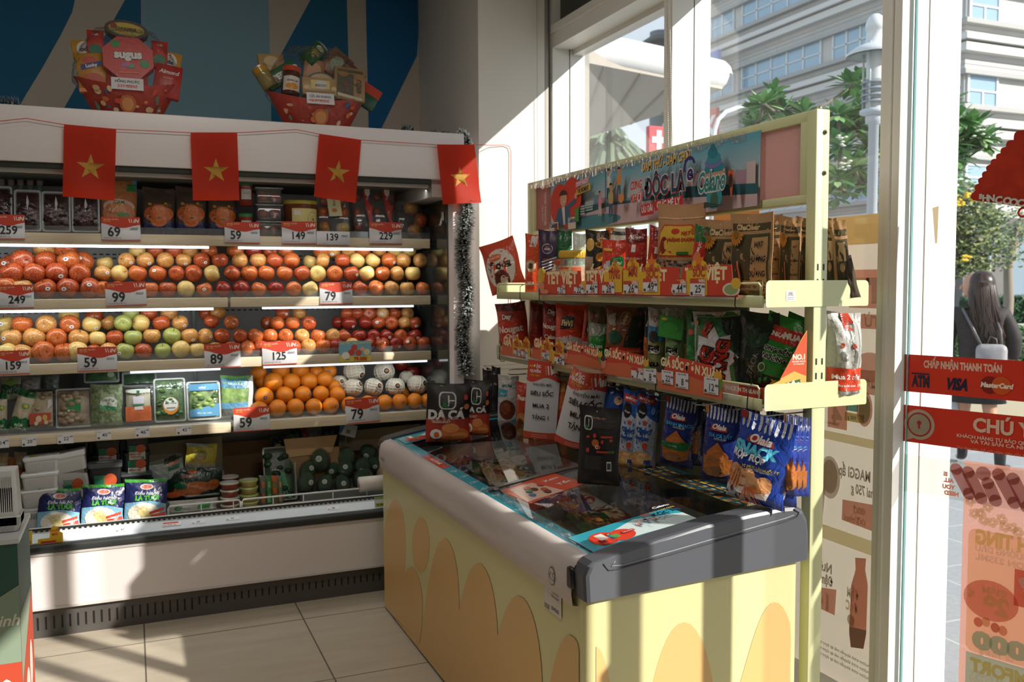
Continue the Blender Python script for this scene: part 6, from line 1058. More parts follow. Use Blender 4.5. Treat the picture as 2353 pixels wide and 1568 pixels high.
for i, (x0, x1) in enumerate(((816, 866), (860, 912))): apple_pack('apple_pack', ['left red-ribboned clear pack of small apples', 'right red-ribboned clear pack of small apples'][i], (x0, 430, x1, 540), 4.61, [(-.3, .2, 'dark red', .024), (-.3, .5, 'red', .024), (-.25, .8, 'dark red', .022), (.35, .6, 'red', .02)], RC, 'red-ribboned apple packs')
apple_pack('apple_pack', 'clear pack with three loose-looking apples at the right end of the top shelf', (915, 462, 975, 540), 4.60, [(.10, .80, 'yellow-red', .040), (.45, .48, 'orange-red', .040), (.18, .20, 'yellow-red', .037)])
apple_pack('apple_pack', 'apple pack in the dark corner behind the three-apple pack', (880, 444, 962, 480), 4.80, [(-.2, .88, 'orange-red', .034), (.28, .9, 'orange-red', .036)])
# ---- vegetable shelf
GB = [('r', 0, 0, 1, .30, '1f6a3c'), ('p', [(0, .30), (.2, .36), (.5, .30), (.8, .36), (1, .30), (1, .2), (0, .2)], '1f6a3c'), ('r', 0, .84, 1, 1, '1f6a3c'), ('e', .6, .62, .22, .07, '5a9a5a'), ('e', .6, .62, .14, .045, 'c9c24a'), ('t', 'NẤM', .5, .15, .2, 'd5ddcf', {'bold': .03})]
for i, b_ in enumerate(((-12, 905, 16, 1002, 0), (17, 898, 60, 1002, 14))):
    fbag('mushroom_bag', ['long white mushroom bag with green ends at the left picture edge', 'tilted long white mushroom bag with green ends'][i], b_[:4], 4.60, Z4+.003, noisy('b5a68c', 'c9bda6', 40, .4, name='enoki'), GB, .04, -10, b_[4], cat='vegetable pack', group='long mushroom bags')
fbag('mushroom_bag', 'white bag with green top lying behind the long mushroom bags', (2, 870, 48, 925), 4.72, None, 'b9b5a6', [('r', 0, .3, 1, .7, '1c5a38'), ('e', .5, .8, .3, .15, '9ac05a')], .05, cat='vegetable pack')
fbag('mushroom_bag', 'pale crinkled bag behind the tan mushroom tray', (46, 870, 92, 905), 4.75, None, 'b3b0a6', [('e', .4, .5, .3, .3, 'cfcdc4')], .05, cat='vegetable pack')
tray_pack('vegetable_tray', 'dark tray of tan mushrooms with orange flower label', (60, 898, 128, 994), 4.60, Z4+.002, '26272a', noisy('a8967c', 'c2b094', 30, .5, name='pale_mushroom'), [('r', .02, .08, .9, .38, 'b8502c'), ('e', .4, .22, .12, .09, 'd9c4a8'), ('e', .65, .25, .1, .08, 'd9b060'), ('e', .7, .12, .08, .06, 'd9c4a8'), ('e', .3, .1, .08, .06, 'd9c4a8'), ('p', [(.75, .45), (.95, .6), (.9, .75), (.78, .7)], 'd5d8d8')], lumps=(8, .012, 'b5a588', '9c8a6c'))
tray_pack('vegetable_tray', 'white tray of brown mushrooms with green square label', (126, 897, 212, 995), 4.60, Z4+.002, 'cfd0cc', noisy('8f7b66', 'b9a992', 24, .5, name='brown_mushroom'), [('r', .28, .38, .72, .78, '2a8a48'), ('r', .4, .70, .66, .80, '1f6f38'), ('r', .32, .38, .46, .44, 'c9d6c6')], lumps=(26, .016, '97826c', 'b3a188'))
m = MB(); W, H, c, th = fitF(135, 870, 186, 896, 4.72, None)
for k in range(40): a = random.uniform(-1.2, 1.2); m.cyl((0, 0, 0), (math.sin(a)*W*.5, random.uniform(-.02, .02), math.cos(a*.6)*H*.9), .004, M('cfcabd', 'satin'), 5); m.lathe([(.001, .006), (.008, .002), (.009, -.003)], M('d6d1c6', 'satin'), 8, (math.sin(a)*W*.52, random.uniform(-.02, .02), math.cos(a*.6)*H*.95))
m.tube([(-.03, -.02, .03), (0, -.03, .045), (.03, -.02, .03)], .006, M('5a9a5a'), 6)
tag(m.build('white_mushroom_bunch', loc=(c.x, 4.70, .835+.075)), 'bunch of small white mushrooms in green band behind the green-labelled tray', 'mushrooms', kind='thing')
fbag('sprout_bag', 'clear bag of green sprouts with white and green label', (208, 886, 282, 988), 4.60, Z4+.003, noisy('5f7350', '93a07a', 70, .4, name='sprouts', bump=.4), [('p', [(.28, .42), (.82, .36), (.84, .6), (.7, .70), (.45, .70), (.3, .6)], 'c9cfc6'), ('p', [(.28, .42), (.82, .36), (.82, .45), (.28, .52)], '2f8a58'), ('t', 'GIÁ ĐẬU', .55, .62, .09, '55605a')], .05, cat='vegetable pack')
tray_pack('vegetable_tray', 'tray with white radish above and orange carrot below', (283, 892, 353, 987), 4.60, Z4+.002, '2a2c2c', noisy('a89f86', 'bdb69c', 20, .5, name='cut_radish'), [('r', 0, .0, 1, .44, noisy('b5562c', 'c96d3a', 30, .45, name='carrot_shreds')), ('e', .5, .90, .42, .07, 'cdd2c8'), ('r', .44, .78, .56, .92, '2f5a3a'), ('r', .3, .46, .72, .74, 'c9c6cf'), ('r', .3, .46, .72, .52, '3f7a52'), ('p', [(.34, .34), (.7, .34), (.66, .44), (.36, .44)], 'd6cfc9')])
tray_pack('vegetable_tray', 'clear tray of chopped herbs with round orange and white label', (354, 873, 428, 979), 4.60, Z4+.002, 'a9b3a6', noisy('2f4a26', '54703c', 40, .5, name='chopped_herbs', bump=.5), [('e', .52, .34, .28, .22, 'd0862f'), ('e', .52, .38, .26, .17, 'd6d6d0'), ('t', 'RAU THƠM', .52, .40, .08, '5a3f38'), ('e', .52, .50, .08, .03, '2f6a3a'), ('r', .36, .27, .68, .30, '77726f')], lumps=(20, .012, '3f5a2f', '6a8a4c'))
def salad(label, box, tilt): return tray_pack('salad_pack', label, box, 4.60, Z4+.002, 'c2c8c2', noisy('2f4222', '6f8a48', 26, .5, name='salad_leaves', bump=.6, lo=.42, hi=.6), [('r', 0, .78, 1, .97, '4a86ac'), ('t', 'salad', .45, .87, .12, 'c9dbe4'), ('p', [(0, .03), (1, .03), (1, .36+tilt), (.6, .30+tilt*.5), (0, .22)], '4a86ac'), ('t', 'Mix rau non', .5, .13, .10, 'a9c9dc')], lumps=(16, .014, '7f9a50', '3f5a2c'), group='blue-labelled salad packs')
salad('left blue-labelled pack of mixed dark salad leaves', (430, 880, 508, 976), .03)
fbag('salad_pack', 'blue-labelled bag of light green leaves beside the oranges', (508, 865, 583, 974), 4.62, Z4+.003, noisy('4a6a34', '8aa860', 30, .5, name='rocket_leaves', bump=.5), [('r', 0, .70, .86, .92, '4a86ac'), ('r', 0, .92, .84, .98, '5a9a4a'), ('p', [(.84, 0), (1, .3), (1, 1), (.86, .9)], 'cfc9c0'), ('r', 0, .22, .84, .36, '5f93b4'), ('r', 0, 0, .84, .22, '5f605a'), ('t', 'ARUGULA', .42, .8, .1, 'c9dbe4')], .05, cat='vegetable pack', group='blue-labelled salad packs')
for b_, f_, lb in (((192, 852, 274, 884), noisy('2f5a34', '5a8a4c', 30, .5, name='green_slices'), 'white tray of green vegetables lying behind the sprouts'), ((280, 855, 360, 892), noisy('2a4a2c', '3f6a3c', 30, .5, name='dark_greens'), 'grey tray of dark greens behind the carrot tray')):
    tray_pack('vegetable_tray', lb, b_, 4.78, None, 'b9c0bd', f_, [('e', .8, .5, .12, .3, 'c4cfae')] if b_[0] < 200 else [], lean=-30)
fbag('vegetable_bag', 'clear crinkled bag at the back left of the vegetable shelf', (94, 858, 136, 900), 4.78, None, '77807a', [('e', .5, .5, .3, .3, '8a948e')], .04, cat='vegetable pack')
# ---- deck : cardboard liners
CB = noisy('8d6f4e', '9a7b58', 5, .85, name='cardboard'); CB2 = M('a8967a', 'matte')
def board(name, label, pts, Y, mat, th=.004, cat='cardboard'):
    m = MB(); P3 = [at(x, y, 'Y', Y) for x, y in pts]; n = len(P3); vs = [(p.x, Y, p.z) for p in P3]+[(p.x, Y+th, p.z) for p in P3]
    m.add(vs, [tuple(range(n)), tuple(range(2*n-1, n-1, -1))]+[(i, (i+1) % n, n+(i+1) % n, n+i) for i in range(n)], mat); return tag(m.build(name), label, cat)
board('cardboard_liner', 'brown cardboard sheet lining the back of the bottom deck', [(345, 1030), (985, 985), (985, 1130), (345, 1175)], 4.90, CB)
board('cardboard_liner', 'pale cardboard flap at the upper right of the bottom deck', [(640, 1008), (985, 972), (985, 1018), (770, 1040), (700, 1060)], 4.80, CB2)
board('cardboard_liner', 'upright pale board behind the black tubs', [(340, 1020), (510, 1002), (512, 1130), (345, 1150)], 4.80, M('a39a80', 'matte'))
m = MB(); a = at(652, 1010, 'Y', 4.62); b = at(775, 1000, 'Y', 4.62); c_ = at(762, 1040, 'Y', 4.62); d = at(660, 1052, 'Y', 4.62); Pq = [a, b, c_, d]
m.add([tuple(p) for p in Pq]+[(p.x, p.y+.005, p.z) for p in Pq], [(0, 1, 2, 3), (7, 6, 5, 4), (0, 4, 5, 1), (1, 5, 6, 2), (2, 6, 7, 3), (3, 7, 4, 0)], noisy('ad8d66', 'b89a74', 5, .85, name='cardboard_light'))
for x0, x1 in ((a.x+.02, b.x+.01),): m.box(x0, 4.625, .403, x1, 4.63, .66, CB); m.box(x0, 4.63, .403, x0+.005, 4.88, .64, CB); m.box(x1-.005, 4.63, .403, x1, 4.88, .64, CB)
tag(m.build('carton'), 'open brown carton with a folded flap behind the avocados', 'carton')
for b_, col, lb in (((655, 985, 700, 1015), '1f3a2a', 'dark green bag at the top of the carton'), ((700, 982, 740, 1010), '7a7f7c', 'grey crinkled bag inside the carton'), ((735, 980, 780, 1008), '1c2c24', 'dark packet right of the grey bag in the carton'), ((690, 984, 712, 1000), 'a3392f', 'small red packet in the carton'), ((622, 1006, 655, 1032), '20221e', 'black and yellow packet left of the carton')):
    fbag('goods_packet', lb, b_, 4.72, .60, col, [('e', .5, .5, .3, .2, '3a4a3c' if col != '20221e' else 'b8a22a')], .04, cat='packet', lean=-4)
plate_ = at(800, 990, 'Y', 4.70); m = MB(); m.rbox(-.045, -.001, -.03, .045, .001, .035, M('c9d3d8', 'satin'), .0008, 1); m.shape(planeS((0, -.0015, 0), (1, 0, 0), (0, 0, 1), (0, -1, 0)), [(-.044, -.028), (-.036, -.028), (-.02, .034), (-.044, .034)], M('3f86ac')); m.shape(planeS((0, -.0015, 0), (1, 0, 0), (0, 0, 1), (0, -1, 0)), rect(-.01, -.015, .012, .005), M('8d8678'))
m.box(-.002, .001, -.20, .002, .004, .0, M('8d8678')); tag(m.build('white_card', loc=plate_, rot=(-.1, .3, 0)), 'white and blue card standing up behind the carton flap', 'card')
# sausages, tofu, tubs
for i, (x0, y0, x1, y1, cl) in enumerate(((-8, 1042, 20, 1106, 'b59a72'), (20, 1052, 36, 1106, 'b8743a'), (34, 1040, 62, 1106, 'b39a7c'))):
    fbag('sausage_pack', ['leftmost upright pack of pale sausages', 'narrow upright pack of orange sausages', 'upright sausage pack beside the white tubs'][i], (x0, y0, x1, y1), 4.66, .62, cl, [('r', 0, .5, 1, .62, 'c9c2b4'), ('e', .5, .25, .4, .15, 'b5602a'), ('r', .1, .3, .4, .34, '8a2f22')], .04, cat='sausage pack', lean=-2, group='upright sausage packs')
m = MB(); m.box(at(-40, 1100, 'Y', 4.7).x, 4.60, ZD, at(66, 1100, 'Y', 4.7).x, 4.9, .618, M('8d8a80', 'satin')); tag(m.build('riser_box'), 'grey riser box under the sausage packs', 'riser')
def tub(name, label, px0, px1, pyt, pyb, Y, z0, col, lidc, prints, tilt=0, group=None, depth=.09, lidp=()):
    W, H, c, th = fitF(px0, pyt, px1, pyb, Y, z0); t = thing(name, label, 'food tub', c, (0, math.radians(tilt), 0), group); m = MB(); h = H*.86
    def ring(w_, d_, z, r_=.012): return [(x, y, z) for x, y in rrect(-w_/2, -d_/2, w_/2, d_/2, r_, 3)]
    R_ = [ring(W*.86, depth*.86, 0), ring(W*.95, depth*.95, h), ring(W, depth, h), ring(W, depth, h+.004)]; n = len(R_[0]); vs = [v for r_ in R_ for v in r_]
    m.add(vs, [(k*n+i, k*n+(i+1) % n, (k+1)*n+(i+1) % n, (k+1)*n+i) for k in range(3) for i in range(n)]+[tuple(range(n-1, -1, -1))], m_of(col, 'satin'))
    if col.startswith('c'):
        for k in range(int(W*.8/.006)): x = -W*.40+.006*k; m.box(x, -depth*.47, h*.12, x+.0025, -depth*.45, h*.9, M('b3b2ad', 'satin'))
    if prints: m.lay = 0; S = lambda u, v, k: Vector(((u-.5)*W*.9, -depth*.5-.0012-.0003*k, v*h)); draw(m, S, prints, h/(W*.9), 'satin', edge=None)
    m.build('tub_body', t); m = MB(); Rl = [ring(W*1.01, depth*1.01, h+.004), ring(W*1.01, depth*1.01, H-.003), ring(W*.93, depth*.93, H)]; vs = [v for r_ in Rl for v in r_]
    m.add(vs, [(k*n+i, k*n+(i+1) % n, (k+1)*n+(i+1) % n, (k+1)*n+i) for k in range(2) for i in range(n)]+[tuple(range(2*n, 3*n))], m_of(lidc, 'satin')); S = lambda u, v, k: Vector(((u-.5)*W*.9, (v-.5)*depth*.9, H+.0003*k)); draw(m, S, lidp, depth/W, 'satin', edge=None); m.build('lid', t); return t, c.z+H
BP = [('r', .14, .06, .86, .46, 'd3cfc6'), ('r', .14, .46, .5, .8, '1f6a4c'), ('e', .66, .62, .22, .22, 'b8502c'), ('t', 'Mắm tép', .42, .36, .14, 'c05a3a', {'bold': .02}), ('t', 'chưng thịt', .42, .22, .11, 'c05a3a'), ('e', .74, .14, .07, .08, '3f9a68'), ('t', 'COFIDEC', .36, .62, .08, '2f8a64')]
WP = [('p', [(.12, .2), (.45, .2), (.35, .6), (.12, .7)], 'b89a3a'), ('t', 'ĐẬU HŨ', .68, .5, .2, 'b8423a', {'bold': .04})]
KB = '141518'
for x0, x1, y0, y1, Y, z0, lb, g in (
    (203, 281, 1062, 1118, 4.56, .512, 'black tub with clear lid in the front centre of the black stack', 0), (134, 204, 1074, 1124, 4.56, .512, 'black tub at the front left under the tilted white tub', 0),
    (283, 345, 1036, 1086, 4.66, .585, 'black tub in the rear right column, second from top', 0), (286, 343, 1004, 1040, 4.66, .665, 'topmost black tub of the rear right column', 0),
    (216, 278, 1010, 1046, 4.68, .652, 'topmost black tub of the rear middle column', 0), (148, 206, 1012, 1048, 4.70, .645, 'topmost black tub of the rear left column', 0), (210, 280, 1042, 1072, 4.68, .60, 'flat black tub below the topmost middle one', 0), (276, 350, 1086, 1112, 4.60, .525, 'lying clear-lidded black tub behind the right cheese pack', 0)):
    tub('black_tub', lb, x0, x1, y0, y1, Y, z0, KB, '4a5052' if 'clear' in lb else '1d1f22', BP, group='black tubs of minced meat', lidp=[('e', .5, .5, .3, .3, '8a9a92')] if 'clear' in lb else ())
m = MB(); m.box(at(132, 1100, 'Y', 4.7).x, 4.50, ZD, at(352, 1100, 'Y', 4.7).x, 4.62, .508, M('26282a', 'satin')); m.box(at(140, 1100, 'Y', 4.7).x, 4.622, ZD, at(352, 1100, 'Y', 4.7).x, 4.75, .58, M('26282a', 'satin')); tag(m.build('stepped_riser'), 'dark stepped riser under the black tubs', 'riser')
for x0, x1, y0, y1, Y, z0, lb, tl in ((50, 136, 1122, 1160, 4.50, .515, 'white tofu tub low in the left stack', -2), (52, 138, 1084, 1124, 4.51, .567, 'white tofu tub in the middle of the left stack', -2), (58, 140, 1046, 1086, 4.54, .62, 'top white tofu tub of the left stack', -3), (126, 210, 1036, 1076, 4.56, .580, 'tilted white tofu tub lying on a black tub', -9)):
    tub('white_tub', lb, x0, x1, y0, y1, Y, z0, 'c9c9c6', 'd6d8d8', [], tl, 'white tofu tubs', .10, WP)
for i in range(2): tub('white_tub', ['bottom white tub of the left stack, behind the cheese packs', 'lower white tub of the left stack, behind the cheese packs'][i], 52, 132, 1160, 1196, 4.50, ZD+.002+i*.055, 'c9c9c6', 'd6d8d8', [], 0, 'white tofu tubs', .10, WP)
# cheese packs
CP = [('r', 0, .93, 1, 1, '3f9a34'), ('p', [(0, 0), (1, 0), (1, .40), (.6, .50), (0, .46)], '7fb4cf'), ('e', .5, .83, .16, .07, 'cfc2bd'), ('e', .5, .83, .13, .05, 'b86a5a'), ('t', 'Điệu hát họ', .5, .68, .12, 'd2d6e0', {'slant': .25, 'bold': .01}), ('t', 'LÁ TƯƠI', .52, .57, .15, '4aa63a', {'bold': .07}), ('e', .46, .22, .38, .24, 'e2dccb'), ('p', [(.28, .30), (.5, .40), (.66, .14), (.44, .06)], 'cfc083'), ('p', [(.3, .33), (.46, .40), (.52, .30), (.36, .24)], 'dccf98'), ('r', .02, .04, .28, .10, 'c9422c'), ('p', [(.6, .18), (.96, .26), (.96, .33), (.6, .24)], 'c9422c'), ('p', [(.62, .06), (.98, .12), (.98, .22), (.62, .16)], 'c9422c')]
for i, b_ in enumerate(((84, 1128, 184, 1232), (186, 1118, 284, 1224), (285, 1106, 383, 1213))):
    fbag('cheese_pack', ['left blue pack of fresh leaf snack with green top edge', 'middle blue pack of fresh leaf snack with green top edge', 'right blue pack of fresh leaf snack with green top edge'][i], b_, 4.425, ZD+.002, '1d2352', CP, .045, -12, 1.5, cat='cheese pack', group='blue packs standing on the front deck', flat_bottom=True)
fbag('almond_pack', 'dark green pack printed with large orange almonds', (384, 1078, 511, 1168), 4.62, ZD+.055, '12291f', [('e', .42, .30, .30, .22, '9c5228'), ('e', .52, .36, .30, .20, 'a85e30'), ('e', .84, .4, .13, .18, 'a0562a'), ('e', .12, .16, .14, .10, 'b5582c'), ('e', .45, .88, .1, .06, 'b5602f'), ('e', .35, .74, .12, .05, '7a3f22'), ('p', [(.36, .2), (.4, .5), (.38, .5)], 'c98452'), ('p', [(.5, .2), (.56, .5), (.54, .5)], 'c98452'), ('r', .3, 0, .95, .10, 'c9c9c2'), ('e', .24, .45, .12, .12, '1f5a3a')], .06, cat='nut pack', lean=-6)
fbag('white_green_pack', 'white pack with a green round mark under the almond pack', (386, 1150, 500, 1190), 4.56, ZD+.002, 'b5b5ae', [('e', .2, .4, .08, .2, '3f8a58'), ('r', .6, .25, .85, .75, '3f9a50')], .05, cat='packet', lean=-4)
fbag('yellow_pack', 'yellow cheese pack above the almond pack', (424, 1022, 496, 1078), 4.70, .575, 'cdbf4a', [('e', .48, .55, .2, .2, '8a9a3a'), ('e', .48, .5, .13, .13, 'd2a88a'), ('p', [(0, 0), (1, 0), (1, .22), (0, .3)], 'cfc4a8'), ('r', .0, .88, .7, 1, 'b9c9cf')], .04, roll=4, cat='packet')
fbag('crinkled_pack', 'silver and green crinkled pack lying left of the almond pack', (338, 1055, 432, 1100), 4.64, .545, '8f9a94', [('e', .72, .8, .2, .2, 'b5602f'), ('r', .6, .4, .9, .6, '1f5a3a'), ('p', [(.5, .7), (1, .8), (1, 1), (.6, 1)], '1f3a2a')], .04, roll=-16, cat='packet')
m = MB(); m.box(at(355, 1100, 'Y', 4.7).x, 4.60, ZD, at(515, 1100, 'Y', 4.7).x, 4.80, .455, M('77736a', 'satin')); m.box(at(355, 1100, 'Y', 4.7).x, 4.69, .456, at(515, 1100, 'Y', 4.7).x, 4.80, .57, M('77736a', 'satin')); tag(m.build('deck_riser'), 'grey riser under the almond pack', 'riser')
# jars in stacks
def jstack(px, Y, cols, g, lab):
    p = at(px, 1140, 'Y', Y)
    for k, (cb, cl) in enumerate(cols):
        t = thing('small_tub', f'{["bottom", "second", "third", "top"][k] if k < len(cols)-1 else "top"} {lab}', 'small tub', (p.x, Y, ZD+.001+k*.036), group=g); m = MB(); m.lathe([(.001, 0), (.038, 0), (.043, .028)], M(cb, 'gloss'), 20); m.build('body', t)
        m = MB(); m.lathe([(.045, .027), (.046, .034), (.041, .035), (.001, .035)], M(cl, 'satin'), 22); m.lathe([(.030, .0354), (.001, .0354)], M('c9c9c2'), 18); m.build('lid', t)
jstack(528, 4.52, [('8a3422', 'b9b8a8')]*4, 'stacked tubs of red paste', 'small round tub of red paste in the left stack'); jstack(572, 4.54, [('b39a62', 'a9b86a')]*4, 'stacked tubs of pale paste', 'small round tub of pale paste in the right stack')
jstack(528, 4.66, [('8a4a3a', 'c2b8ae')]*4, 'rear stacked tubs', 'small round tub in the rear stack')
for i, (x0, x1, c1, c2) in enumerate(((596, 612, '6a6a5a', 'b5602f'), (610, 626, '3f7a4a', '6aa06a'), (624, 640, 'b5602f', '3f6a4a'), (638, 650, '5a7a62', 'b57a4a'))):
    fbag('stick_pack', f'upright narrow vegetable stick pack, {ORD[i+1]} from left', (x0, 1094, x1, 1160), 4.55, ZD+.002, c1, [('r', .2, .1, .8, .4, c2), ('r', .3, .6, .7, .8, c2)], .03, cat='packet', lean=-3, group='upright vegetable stick packs')
tray_pack('vegetable_tray', 'upright clear tray of dark green cucumbers beside the avocados', (608, 1032, 683, 1158), 4.58, ZD+.002, '8f9a93', noisy('182c1c', '2c4a30', 12, .35, name='cucumber_skin'), [('p', [(.3, .3), (.5, .6), (.7, .3), (.6, 0), (.35, 0)], '55685c'), ('p', [(.5, .55), (.6, .2), (.75, 0), (.85, 0), (.65, .5)], '3a8a5a')], lumps=(14, .02, '1f3a24', '16281a'))
# avocados
AV = noisy('12331c', '2c5434', 30, .28, name='avocado_skin', bump=.5); m = MB(); m.lathe([(math.sin(math.pi*i/12)*(1 if i < 6 else 1-.05*(i-6))+.001, -math.cos(math.pi*i/12)*1.15) for i in range(13)], AV, 16); _o = m.build('avocado'); AVM = _o.data; bpy.data.objects.remove(_o)
m = MB(); m.shape(S1 if False else (lambda u, v, k: Vector((u, -math.sqrt(max(0, 1-u*u-v*v))*1.05-.03-.01*k, v))), ell(0, .1, .3, .3, 12), M('b9bdb5'), edge=.2, lay=0); m.shape(lambda u, v, k: Vector((u, -math.sqrt(max(0, 1-u*u-v*v))*1.05-.03-.01*k, v)), ell(0, .1, .2, .2, 12), M('8f9a90'), edge=.2, lay=1); _o = m.build('fruit_sticker'); AST = _o.data; bpy.data.objects.remove(_o)
NETM = clear('9aa59c', .02, .15, .06, .5)
m = MB(); m.lathe([(math.sin(math.pi*i/10)*1.06+.001, -math.cos(math.pi*i/10)*1.2) for i in range(11)], NETM, 14); _o = m.build('plastic_wrap'); NWM = _o.data; bpy.data.objects.remove(_o)
for i, (px, py, Y, q, lb) in enumerate(((735, 1058, 4.62, 1.25, 'large wrapped avocado at the top left of the pile'), (708, 1080, 4.60, 1.0, 'wrapped avocado at the left rear of the pile'), (763, 1080, 4.64, 1.0, 'wrapped avocado in the shadow behind the middle row'), (796, 1052, 4.64, 1.2, 'wrapped avocado at the top middle of the pile'), (846, 1042, 4.66, 1.05, 'wrapped avocado at the top right of the pile'), (794, 1078, 4.60, 1.0, 'wrapped avocado in the centre of the pile'), (833, 1072, 4.60, 1.05, 'wrapped avocado right of the pile centre'), (858, 1068, 4.62, .9, 'wrapped avocado by the freezer corner, rear'), (704, 1108, 4.55, 1.05, 'front left wrapped avocado with a pale tail of film'), (747, 1112, 4.55, 1.0, 'second wrapped avocado of the front row'), (787, 1112, 4.55, 1.0, 'third wrapped avocado of the front row'), (834, 1100, 4.56, 1.2, 'large wrapped avocado at the right of the front row'))):
    p = at(px, py, 'Y', Y); r_ = .043*q; o = bpy.data.objects.new('avocado', AVM); COL.objects.link(o); o.location = p; o.scale = (r_, r_, r_); rt = (random.uniform(-.3, .5), random.uniform(-.7, .7), 0); o.rotation_euler = rt; tag(o, lb, 'avocado', 'wrapped avocados')
    s = bpy.data.objects.new('fruit_sticker', AST); COL.objects.link(s); s.parent = o; s.rotation_euler = (random.uniform(-.3, .3), 0, random.uniform(-.5, .5)); s = bpy.data.objects.new('plastic_wrap', NWM); COL.objects.link(s); s.parent = o
m = MB(); x0, x1 = at(686, 1130, 'Y', 4.6).x, at(880, 1130, 'Y', 4.6).x; m.box(x0, 4.50, ZD, x1, 4.60, .452, M('6a6f6a', 'satin')); m.box(x0, 4.60, ZD, x1, 4.72, .49, M('6a6f6a', 'satin')); tag(m.build('grey_crate'), 'low grey crate under the avocados', 'crate')
p = at(866, 1140, 'Y', 4.34); m = MB(); m.cyl((p.x-.075, 4.40, .50), (p.x+.09, 4.40, .50), .038, M('d2c8be', 'satin'), 24); m.cyl((p.x-.0765, 4.40, .50), (p.x-.0755, 4.40, .50), .016, M('9a9088'), 16); tag(m.build('paper_roll'), 'white paper roll lying on the deck rail beside the freezer', 'paper roll')
p = at(870, 1092, 'Y', 4.60); m = MB(); m.lathe([(math.sin(math.pi*i/10)*.042+.0003, -math.cos(math.pi*i/10)*.055) for i in range(11)], M('b59a80', 'satin'), 16, (p.x+.03, 4.60, p.z)); tag(m.build('butternut_squash'), 'pale beige squash at the right of the avocados', 'squash')
m = MB(); p = at(868, 1168, 'Y', 4.262); S = planeS((p.x-.02, 4.238, .415), (1, 0, 0), (0, .35, .93), (0, -.93, .35)); m.prism([(0, 0), (.07, 0), (.07, .052), (0, .052)], lambda u, v, k: S(u, v, 0)+Vector((0, -k, 0)), .001, M('cfd4d6')); S = planeS((p.x-.02, 4.2365, .416), (1, 0, 0), (0, .35, .93), (0, -.93, .35)); m.shape(S, rect(0, .04, .07, .051), M('7aa04a')); m.shape(S, rect(.004, .004, .05, .02), M('c9c23a')); m.text(S, '35.000', .008, .012, .015, M('23262b'), al='L', bold=.03); tag(m.build('price_tag'), 'green-headed price tag 35 beside the paper roll', 'price tag')
# ---- foreground box display at the left edge
t = thing('box_display', 'green and red printed carton at the bottom left picture edge', 'carton', (-.52, 3.20, 0)); m = MB(); m.box(-.22, 0, 0, .165, .35, .69, M('2c4f42')); m.box(-.225, -.003, .685, .17, .353, .70, M('b9bcb8', 'satin'))
S = planeS((.1652, 0, 0), (0, 1, 0), (0, 0, 1), (1, 0, 0)); m.shape(S, [(0, .45), (.35, .45), (.35, .30), (0, .2)], M('8d9a86')); m.shape(S, [(0, 0), (.35, 0), (.35, .45), (0, .22)], M('b5452c')); m.shape(S, ell(.15, .12, .06, .10, 16), M('d2cbc2')); m.shape(S, ell(.25, .2, .04, .08, 16), M('d2cbc2'))
S = planeS((0, -.0004, 0), (1, 0, 0), (0, 0, 1), (0, -1, 0)); m.shape(S, rect(-.22, .0, .165, .30), M('b5452c')); m.shape(S, [(.0, .3), (.165, .3), (.165, .55), (.08, .5), (.0, .38)], M('7f8f7a')); m.shape(S, ell(.12, .14, .03, .11, 16), M('d2cbc2')); m.text(S, 'Sinh', .12, .44, .05, M('c9c6b5'), slant=.3); m.text(S, '999', .05, .25, .05, M('d9c2a8'), rot=70); m.build('carton_body', t)
for i in range(6):
    tub('white_tub', f'white foam tub on the carton at the left picture edge, {["bottom","second","third","fourth","fifth","top"][i]} of the near stack', -60, 52, 1200, 1228, 3.34, .702+i*.040, 'c9c9c6', 'd6d8d8', [], 0, 'foam tubs stacked on the carton', .11, WP)
